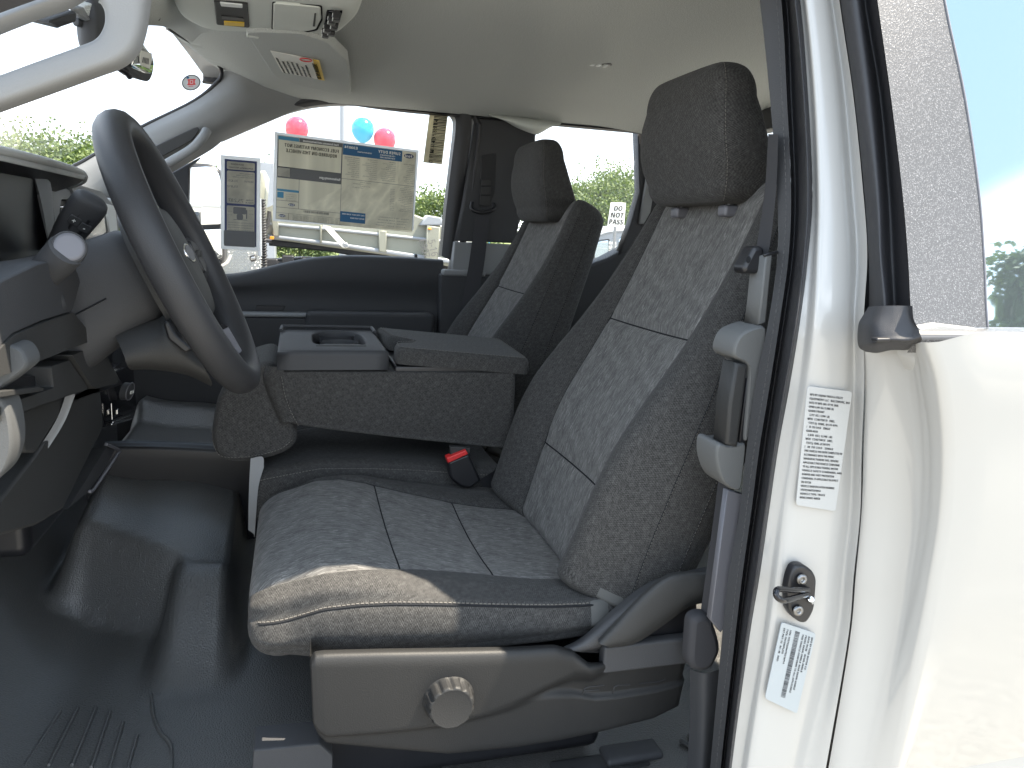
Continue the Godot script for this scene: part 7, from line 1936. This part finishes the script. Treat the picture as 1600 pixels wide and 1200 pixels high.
func outside() -> void:
	var g := add(self, "ground", quad4(Vector3(-400, -0.25, -400), Vector3(400, -0.25, -400), Vector3(400, -0.25, 400), Vector3(-400, -0.25, 400)), M.asphalt)
	g.set_meta("kind", "structure")
	g.set_meta("label", "pale sunlit asphalt of the lot around the truck")
	var gs := add(self, "grass", quad4(Vector3(-300, -0.24, -390), Vector3(300, -0.24, -390), Vector3(300, -0.24, -24), Vector3(-300, -0.24, -24)), M.grass)
	gs.set_meta("kind", "structure")
	gs.set_meta("label", "sunlit grass field beyond the lot")
	# trees: over the dashboard, behind the price sheet, behind the van
	var k := 0
	for e in [[Vector3(-15.691, 5.138, -46), 5.5, "leftmost green tree of the row over the dashboard"], [Vector3(-13.043, 5.224, -44), 4.5, "broad green tree over the dashboard, middle of the row there"], [Vector3(-11.342, 4.685, -44), 4.0, "low green tree over the dashboard, near the passenger pillar"], [Vector3(-10.054, 5.218, -45), 4.0, "green tree over the dashboard, behind the steering wheel rim"],
		[Vector3(-1.015, 3.251, -30), 2.6, "green tree between the narrow sheet and the large price sheet"], [Vector3(6.719, 3.361, -36), 3.0, "green tree above the blue building"], [Vector3(15.579, 4.77, -42), 3.6, "green tree directly right of the passenger headrest"], [Vector3(17.945, 4.633, -44), 3.4, "green tree behind the van, left of the road sign"], [Vector3(20.137, 5.647, -44), 4.2, "tallest green tree behind the road sign"], [Vector3(15.768, 3.594, -40), 3.2, "low green tree behind the van roof"]]:
		var p: Vector3 = e[0]
		var top := p.y + 0.25
		p.y = -0.25
		tree("broadleaf_tree", e[2], p, e[1], top / 1.06, 100 + k, "trees beyond the lot")
		k += 1
	tree("lot_tree", "sparse tree across the lot, mirrored in the rear door glass", Vector3(7.95, -0.25, 6.5), 0.85, 5.5, 300, "trees across the lot", 2.6)
	# blue building and pale cab roof far behind
	var b := thing("blue_building", "low blue metal building with white eave behind the price sheet", "building", Vector3(3.0, -0.25, -19))
	var b0 := Vector3(2.49, 1.858, -16)
	var b1 := Vector3(3.365, 1.843, -16)
	add(b, "wall", rbox(Vector3(b0.x, -0.25, -18), Vector3(b1.x + 0.9, b0.y - 0.10, -16), 0.02), M.wall_blue)
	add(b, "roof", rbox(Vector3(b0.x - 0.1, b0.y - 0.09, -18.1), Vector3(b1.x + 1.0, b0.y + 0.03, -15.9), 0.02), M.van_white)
	for i in 12:
		add(b, "wall_rib", rbox(Vector3(b0.x + 0.08 + i * 0.16, -0.25, -16.01), Vector3(b0.x + 0.11 + i * 0.16, b0.y - 0.1, -15.97), 0.005), M.wall_blue)
	var h2 := thing("grey_house", "pale blue grey building seen just left of the large price sheet", "building", Vector3(-0.5, -0.25, -24))
	var c0 := Vector3(-1.391, 3.481, -24)
	var c1 := Vector3(-0.593, 3.152, -24)
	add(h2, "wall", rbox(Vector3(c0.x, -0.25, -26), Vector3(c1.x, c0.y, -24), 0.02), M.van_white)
	# lamp post
	var lp := thing("lamp_post", "slim pale lamp post rising behind the blue balloon", "lamp post", Vector3(0.9, -0.25, -14))
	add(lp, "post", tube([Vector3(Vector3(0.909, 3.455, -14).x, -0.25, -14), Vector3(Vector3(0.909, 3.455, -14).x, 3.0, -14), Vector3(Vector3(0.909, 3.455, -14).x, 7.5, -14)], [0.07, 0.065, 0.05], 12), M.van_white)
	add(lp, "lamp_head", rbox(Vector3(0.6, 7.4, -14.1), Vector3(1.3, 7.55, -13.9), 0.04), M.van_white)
	# balloons tied behind the neighbour truck
	for e in [[Vector3(0.035, 2.552, -7), "balloon_red", "red balloon above the left half of the price sheet", "balloon"], [Vector3(0.706, 2.597, -7), "balloon_blue", "blue balloon beside the lamp post", "balloon"], [Vector3(0.936, 2.509, -7), "balloon_red", "red balloon right of the blue balloon, half behind the sheet", "balloon"]]:
		var c: Vector3 = e[0]
		var o := thing("balloon", e[2], "balloon", c + Vector3(0, -0.13, 0), "balloons over the next truck")
		var rows := []
		for i in 17:
			var t := i / 16.0
			var a := PI * t
			var rr := 0.115 * sin(a) * (1.0 + 0.12 * cos(a)) + 0.002
			rows.append(ring(c + Vector3(0, 0.125 * cos(a) - 0.012 * t * t, 0), Vector3(rr, 0, 0), Vector3(0, 0, rr), 24))
		add(o, "skin", sheet(rows, true, false, true, true), M[e[1]])
		add(o, "knot", tube([c + Vector3(0, -0.135, 0), c + Vector3(0, -0.15, 0)], [0.004, 0.012], 8), M[e[1]])
		add(o, "string", tube([c + Vector3(0, -0.15, 0), c + Vector3(0.02, -1.2, 0)], 0.002, 4), M.film)
	# neighbour work truck: tread plate box, hose, tipping body
	var w := thing("work_truck", "white work truck with tilted stake body parked beyond the passenger window", "work truck", Vector3(0.4, -0.25, -3.6))
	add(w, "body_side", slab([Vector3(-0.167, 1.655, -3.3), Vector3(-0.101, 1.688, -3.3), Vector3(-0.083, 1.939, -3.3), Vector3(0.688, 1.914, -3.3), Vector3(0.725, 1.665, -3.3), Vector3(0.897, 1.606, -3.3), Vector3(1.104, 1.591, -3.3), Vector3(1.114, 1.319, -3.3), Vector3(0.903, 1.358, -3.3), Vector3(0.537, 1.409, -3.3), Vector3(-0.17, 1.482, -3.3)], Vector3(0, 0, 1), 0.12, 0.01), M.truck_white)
	for q in [[Vector3(-0.153, 1.577, -3.28), Vector3(0.225, 1.56, -3.28), Vector3(0.895, 1.518, -3.28), Vector3(1.103, 1.507, -3.28), Vector3(1.104, 1.487, -3.28), Vector3(0.896, 1.499, -3.28), Vector3(0.225, 1.541, -3.28), Vector3(-0.154, 1.558, -3.28)], [Vector3(-0.155, 1.506, -3.28), Vector3(0.224, 1.476, -3.28), Vector3(0.898, 1.403, -3.28), Vector3(1.107, 1.377, -3.28), Vector3(1.108, 1.353, -3.28), Vector3(0.899, 1.375, -3.28), Vector3(0.224, 1.453, -3.28), Vector3(-0.155, 1.487, -3.28)]]:
		add(w, "side_rail", slab(q, Vector3(0, 0.4, 1), 0.05, 0.008), M.van_white)
	for q in [[Vector3(-0.13, 1.641, -3.27), Vector3(-0.094, 1.639, -3.27), Vector3(-0.089, 1.494, -3.27), Vector3(-0.125, 1.496, -3.27)], [Vector3(0.149, 1.572, -3.27), Vector3(0.16, 1.572, -3.27), Vector3(0.16, 1.466, -3.27), Vector3(0.148, 1.465, -3.27)], [Vector3(0.501, 1.557, -3.27), Vector3(0.548, 1.555, -3.27), Vector3(0.55, 1.422, -3.27), Vector3(0.502, 1.429, -3.27)]]:
		add(w, "side_post", slab(q, Vector3(0, 0.2, 1), 0.04, 0.006), M.truck_white)
	add(w, "tie_strap", slab(rounded([Vector3(0.158, 1.572, -3.2), Vector3(0.206, 1.567, -3.2), Vector3(0.296, 1.472, -3.2), Vector3(0.315, 1.454, -3.2), Vector3(0.3, 1.442, -3.2), Vector3(0.277, 1.445, -3.2)], 0.01), Vector3(0, 0, 1), 0.03, 0.004), M.ink_white)
	add(w, "strap_hook", slab(rounded([Vector3(0.269, 1.475, -3.19), Vector3(0.303, 1.477, -3.19), Vector3(0.318, 1.451, -3.19), Vector3(0.288, 1.442, -3.19)], 0.01), Vector3(0, 0, 1), 0.02, 0.003), M.chrome)
	add(w, "end_post", slab([Vector3(0.799, 1.601, -3.25), Vector3(0.88, 1.593, -3.25), Vector3(0.869, 1.367, -3.25), Vector3(0.787, 1.38, -3.25)], Vector3(0, 0, 1), 0.10, 0.008), M.truck_white)
	add(w, "end_cap", slab([Vector3(0.748, 1.599, -3.26), Vector3(0.799, 1.664, -3.26), Vector3(0.888, 1.653, -3.26), Vector3(0.889, 1.605, -3.26)], Vector3(0, 0, 1), 0.10, 0.008), M.van_white)
	var hand := []
	for t in [["5-16", 0.0], ["E9074", 0.055]]:
		var tm := lettering(t[0], 0.06, false)
		hand.append([tm, Transform3D(Basis(Vector3(0.25, -0.97, 0) * 0.9, Vector3(0.97, 0.25, 0), Vector3(0, 0, 1)), Vector3(0.855, 1.525, -3.24) + Vector3(-t[1], 0, 0.003))])
	stuff(add(w, "handwriting", joined(hand), M.ink_grey))
	add(w, "marker_lamp", slab(rounded([Vector3(-0.139, 1.496, -3.24), Vector3(-0.117, 1.493, -3.24), Vector3(-0.118, 1.478, -3.24), Vector3(-0.143, 1.477, -3.24)], 0.004), Vector3(0, 0, 1), 0.02, 0.004), M.orange)
	add(w, "marker_lamp", slab(rounded([Vector3(0.801, 1.586, -3.24), Vector3(0.821, 1.587, -3.24), Vector3(0.822, 1.575, -3.24), Vector3(0.802, 1.574, -3.24)], 0.004), Vector3(0, 0, 1), 0.02, 0.004), M.orange)
	add(w, "sub_frame", slab([Vector3(-0.151, 1.474, -3.4), Vector3(0.23, 1.45, -3.4), Vector3(0.921, 1.362, -3.4), Vector3(1.136, 1.335, -3.4), Vector3(1.139, 1.252, -3.4), Vector3(0.923, 1.296, -3.4), Vector3(0.23, 1.411, -3.4), Vector3(-0.152, 1.436, -3.4)], Vector3(0, 0, 1), 0.3, 0.01), M.black_plastic)
	add(w, "fifth_rail", slab([Vector3(-0.18, 1.346, -3.3), Vector3(0.036, 1.368, -3.3), Vector3(0.225, 1.367, -3.3), Vector3(0.38, 1.349, -3.3), Vector3(0.381, 1.199, -3.3), Vector3(-0.182, 1.185, -3.3)], Vector3(0, 0, 1), 0.4, 0.02), M.black_plastic)
	for q in [Vector3(-0.039, 1.374, -3.3), Vector3(0.073, 1.366, -3.3), Vector3(-0.132, 1.351, -3.3)]:
		add(w, "bracket", rbox(q - Vector3(0.035, 0.05, 0.05), q + Vector3(0.035, 0.012, 0.05), 0.01), M.black_plastic)
	add(w, "air_line", tube(spl([Vector3(-0.139, 1.639, -3.2), Vector3(-0.151, 1.565, -3.2), Vector3(-0.173, 1.52, -3.2), Vector3(-0.17, 1.476, -3.2), Vector3(-0.131, 1.467, -3.2)], 20), 0.012, 8), M.black_plastic)
	var box := add(w, "tool_box", slab([Vector3(-0.39, 1.436, -2.95), Vector3(-0.179, 1.43, -2.95), Vector3(-0.185, 1.103, -2.95), Vector3(-0.399, 1.099, -2.95)], Vector3(0, 0, 1), 0.5, 0.006), M.tread_plate)
	add(box, "box_latch", slab(rounded([Vector3(-0.244, 1.386, -2.94), Vector3(-0.206, 1.398, -2.94), Vector3(-0.204, 1.363, -2.94), Vector3(-0.234, 1.352, -2.94)], 0.012), Vector3(0, 0, 1), 0.02, 0.006), M.black_plastic)
	add(box, "latch_handle", slab(rounded([Vector3(-0.234, 1.38, -2.935), Vector3(-0.21, 1.384, -2.935), Vector3(-0.21, 1.37, -2.935), Vector3(-0.234, 1.366, -2.935)], 0.004), Vector3(0, 0, 1), 0.01, 0.002), M.chrome)
	var hose := []
	for i in 120:
		var t := i / 119.0
		var p := (Vector3(-0.166, 1.693, -2.9)).lerp(Vector3(-0.162, 1.321, -2.9), t)
		hose.append(p + Vector3(cos(t * TAU * 26.0), 0, sin(t * TAU * 26.0)) * 0.014)
	add(w, "coiled_hose", tube(hose, 0.0055, 6), M.black_plastic)
	add(w, "grab_bar", tube([Vector3(-0.182, 1.698, -2.88), Vector3(-0.184, 1.39, -2.88)], 0.012, 8), M.van_white)
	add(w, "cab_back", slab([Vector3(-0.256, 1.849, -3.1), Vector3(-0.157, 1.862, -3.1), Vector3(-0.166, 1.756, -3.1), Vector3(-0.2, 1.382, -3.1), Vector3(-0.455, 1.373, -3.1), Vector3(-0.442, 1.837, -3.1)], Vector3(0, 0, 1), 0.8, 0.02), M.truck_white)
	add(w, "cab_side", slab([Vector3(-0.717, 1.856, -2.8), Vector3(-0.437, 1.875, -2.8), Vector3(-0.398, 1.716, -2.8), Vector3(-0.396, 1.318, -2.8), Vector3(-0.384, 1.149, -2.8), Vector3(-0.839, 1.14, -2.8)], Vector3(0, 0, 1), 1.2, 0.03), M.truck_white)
	for dx in [-1.6, 0.25, 1.0]:
		add(w, "wheel", tube([Vector3(0.2 + dx, 0.16, -3.05), Vector3(0.2 + dx, 0.16, -3.2), Vector3(0.2 + dx, 0.16, -3.32)], 0.41, 24), M.rubber)
	# van and its road sign, beyond the rear passenger window
	var v := thing("cargo_van", "white cargo van with black side window, parked behind the road sign", "van", Vector3(8.5, -0.25, -18))
	var zf := -18.0
	var prof := [Vector3(6.319, -0.081, -18), Vector3(6.373, 0.599, -18), Vector3(6.754, 0.847, -18), Vector3(7.117, 1.129, -18), Vector3(7.312, 1.507, -18), Vector3(7.533, 1.752, -18), Vector3(7.836, 1.882, -18), Vector3(8.386, 1.958, -18), Vector3(9.228, 2.03, -18), Vector3(10.579, 2.091, -18), Vector3(10.88, 0.009, -18)]
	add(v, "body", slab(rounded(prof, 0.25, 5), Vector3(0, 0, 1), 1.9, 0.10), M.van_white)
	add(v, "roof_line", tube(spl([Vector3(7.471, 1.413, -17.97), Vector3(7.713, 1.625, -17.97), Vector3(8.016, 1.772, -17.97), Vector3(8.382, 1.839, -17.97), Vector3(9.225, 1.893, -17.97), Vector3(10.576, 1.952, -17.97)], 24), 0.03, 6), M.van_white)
	add(v, "window_seal", slab(rounded([Vector3(7.507, 0.94, -17.985), Vector3(7.525, 1.229, -17.985), Vector3(7.711, 1.473, -17.985), Vector3(7.869, 1.58, -17.985), Vector3(8.18, 1.627, -17.985), Vector3(8.213, 1.168, -17.985)], 0.05), Vector3(0, 0, 1), 0.03, 0.01), M.rubber)
	add(v, "side_window", slab(rounded([Vector3(7.551, 0.993, -17.965), Vector3(7.573, 1.214, -17.965), Vector3(7.742, 1.441, -17.965), Vector3(7.882, 1.547, -17.965), Vector3(8.137, 1.592, -17.965), Vector3(8.167, 1.184, -17.965)], 0.05), Vector3(0, 0, 1), 0.03, 0.01), M.tinted_glass)
	add(v, "window_bar", slab([Vector3(7.728, 1.491, -17.94), Vector3(7.765, 1.493, -17.94), Vector3(7.761, 1.001, -17.94), Vector3(7.725, 1, -17.94)], Vector3(0, 0, 1), 0.03, 0.005), M.rubber)
	add(v, "side_window", slab(rounded([Vector3(8.424, 1.586, -17.98), Vector3(8.525, 1.726, -17.98), Vector3(8.86, 1.774, -17.98), Vector3(8.886, 1.45, -17.98), Vector3(8.516, 1.351, -17.98)], 0.05), Vector3(0, 0, 1), 0.03, 0.01), M.tinted_glass)
	add(v, "wing_mirror", slab(rounded([Vector3(7.425, 1.113, -17.8), Vector3(7.552, 1.118, -17.8), Vector3(7.563, 0.95, -17.8), Vector3(7.438, 0.912, -17.8)], 0.03), Vector3(0, 0, 1), 0.15, 0.02), M.van_white)
	for x in [9.4, 12.2]:
		add(v, "wheel", tube([Vector3(x - 1.4, 0.08, -17.95), Vector3(x - 1.4, 0.08, -18.2)], 0.34, 20), M.rubber)
	var wt := []
	for i in 5:
		var tm := lettering(["8491", "SALE", "2026", "44K", "OK"][i], 0.10, true)
		wt.append([tm, Transform3D(Basis(), Vector3(8.132, 1.575, -17.95) + Vector3(0, -0.11 * i, 0.03))])
	stuff(add(v, "window_writing", joined(wt), M.ink_white))
	var sg := thing("road_sign", "white road sign reading DO NOT PASS above the van roof", "road sign", Vector3(7.7, -0.25, -17))
	var sq := [Vector3(7.531, 2.505, -16.5), Vector3(7.924, 2.511, -16.5), Vector3(7.917, 1.918, -16.5), Vector3(7.471, 1.914, -16.5)]
	add(sg, "sign_plate", slab(sq, Vector3(0, 0, 1), 0.02, 0.004), M.ink_white)
	var sx: Vector3 = (sq[1] - sq[0])
	var sy: Vector3 = (sq[3] - sq[0])
	var st := []
	for i in 3:
		var tm := lettering(["DO", "NOT", "PASS"][i], sy.length() * 0.29, true)
		tm.depth = 0.01
		var ww := tm.get_aabb().size.x
		var sc: float = 1.0
		st.append([tm, Transform3D(Basis(sx.normalized() * sc, -sy.normalized(), Vector3(0, 0, 1)), sq[0] + sx * 0.5 - sx.normalized() * ww * 0.5 + sy * (0.07 + 0.28 * i) + Vector3(0, 0, 0.01))])
	stuff(add(sg, "lettering", joined(st), M.ink))
	add(sg, "post", tube([sq[3].lerp(sq[2], 0.5) + Vector3(0, 0.5, -0.04), Vector3(7.7, -0.25, -16.55)], 0.04, 10), M.steel)
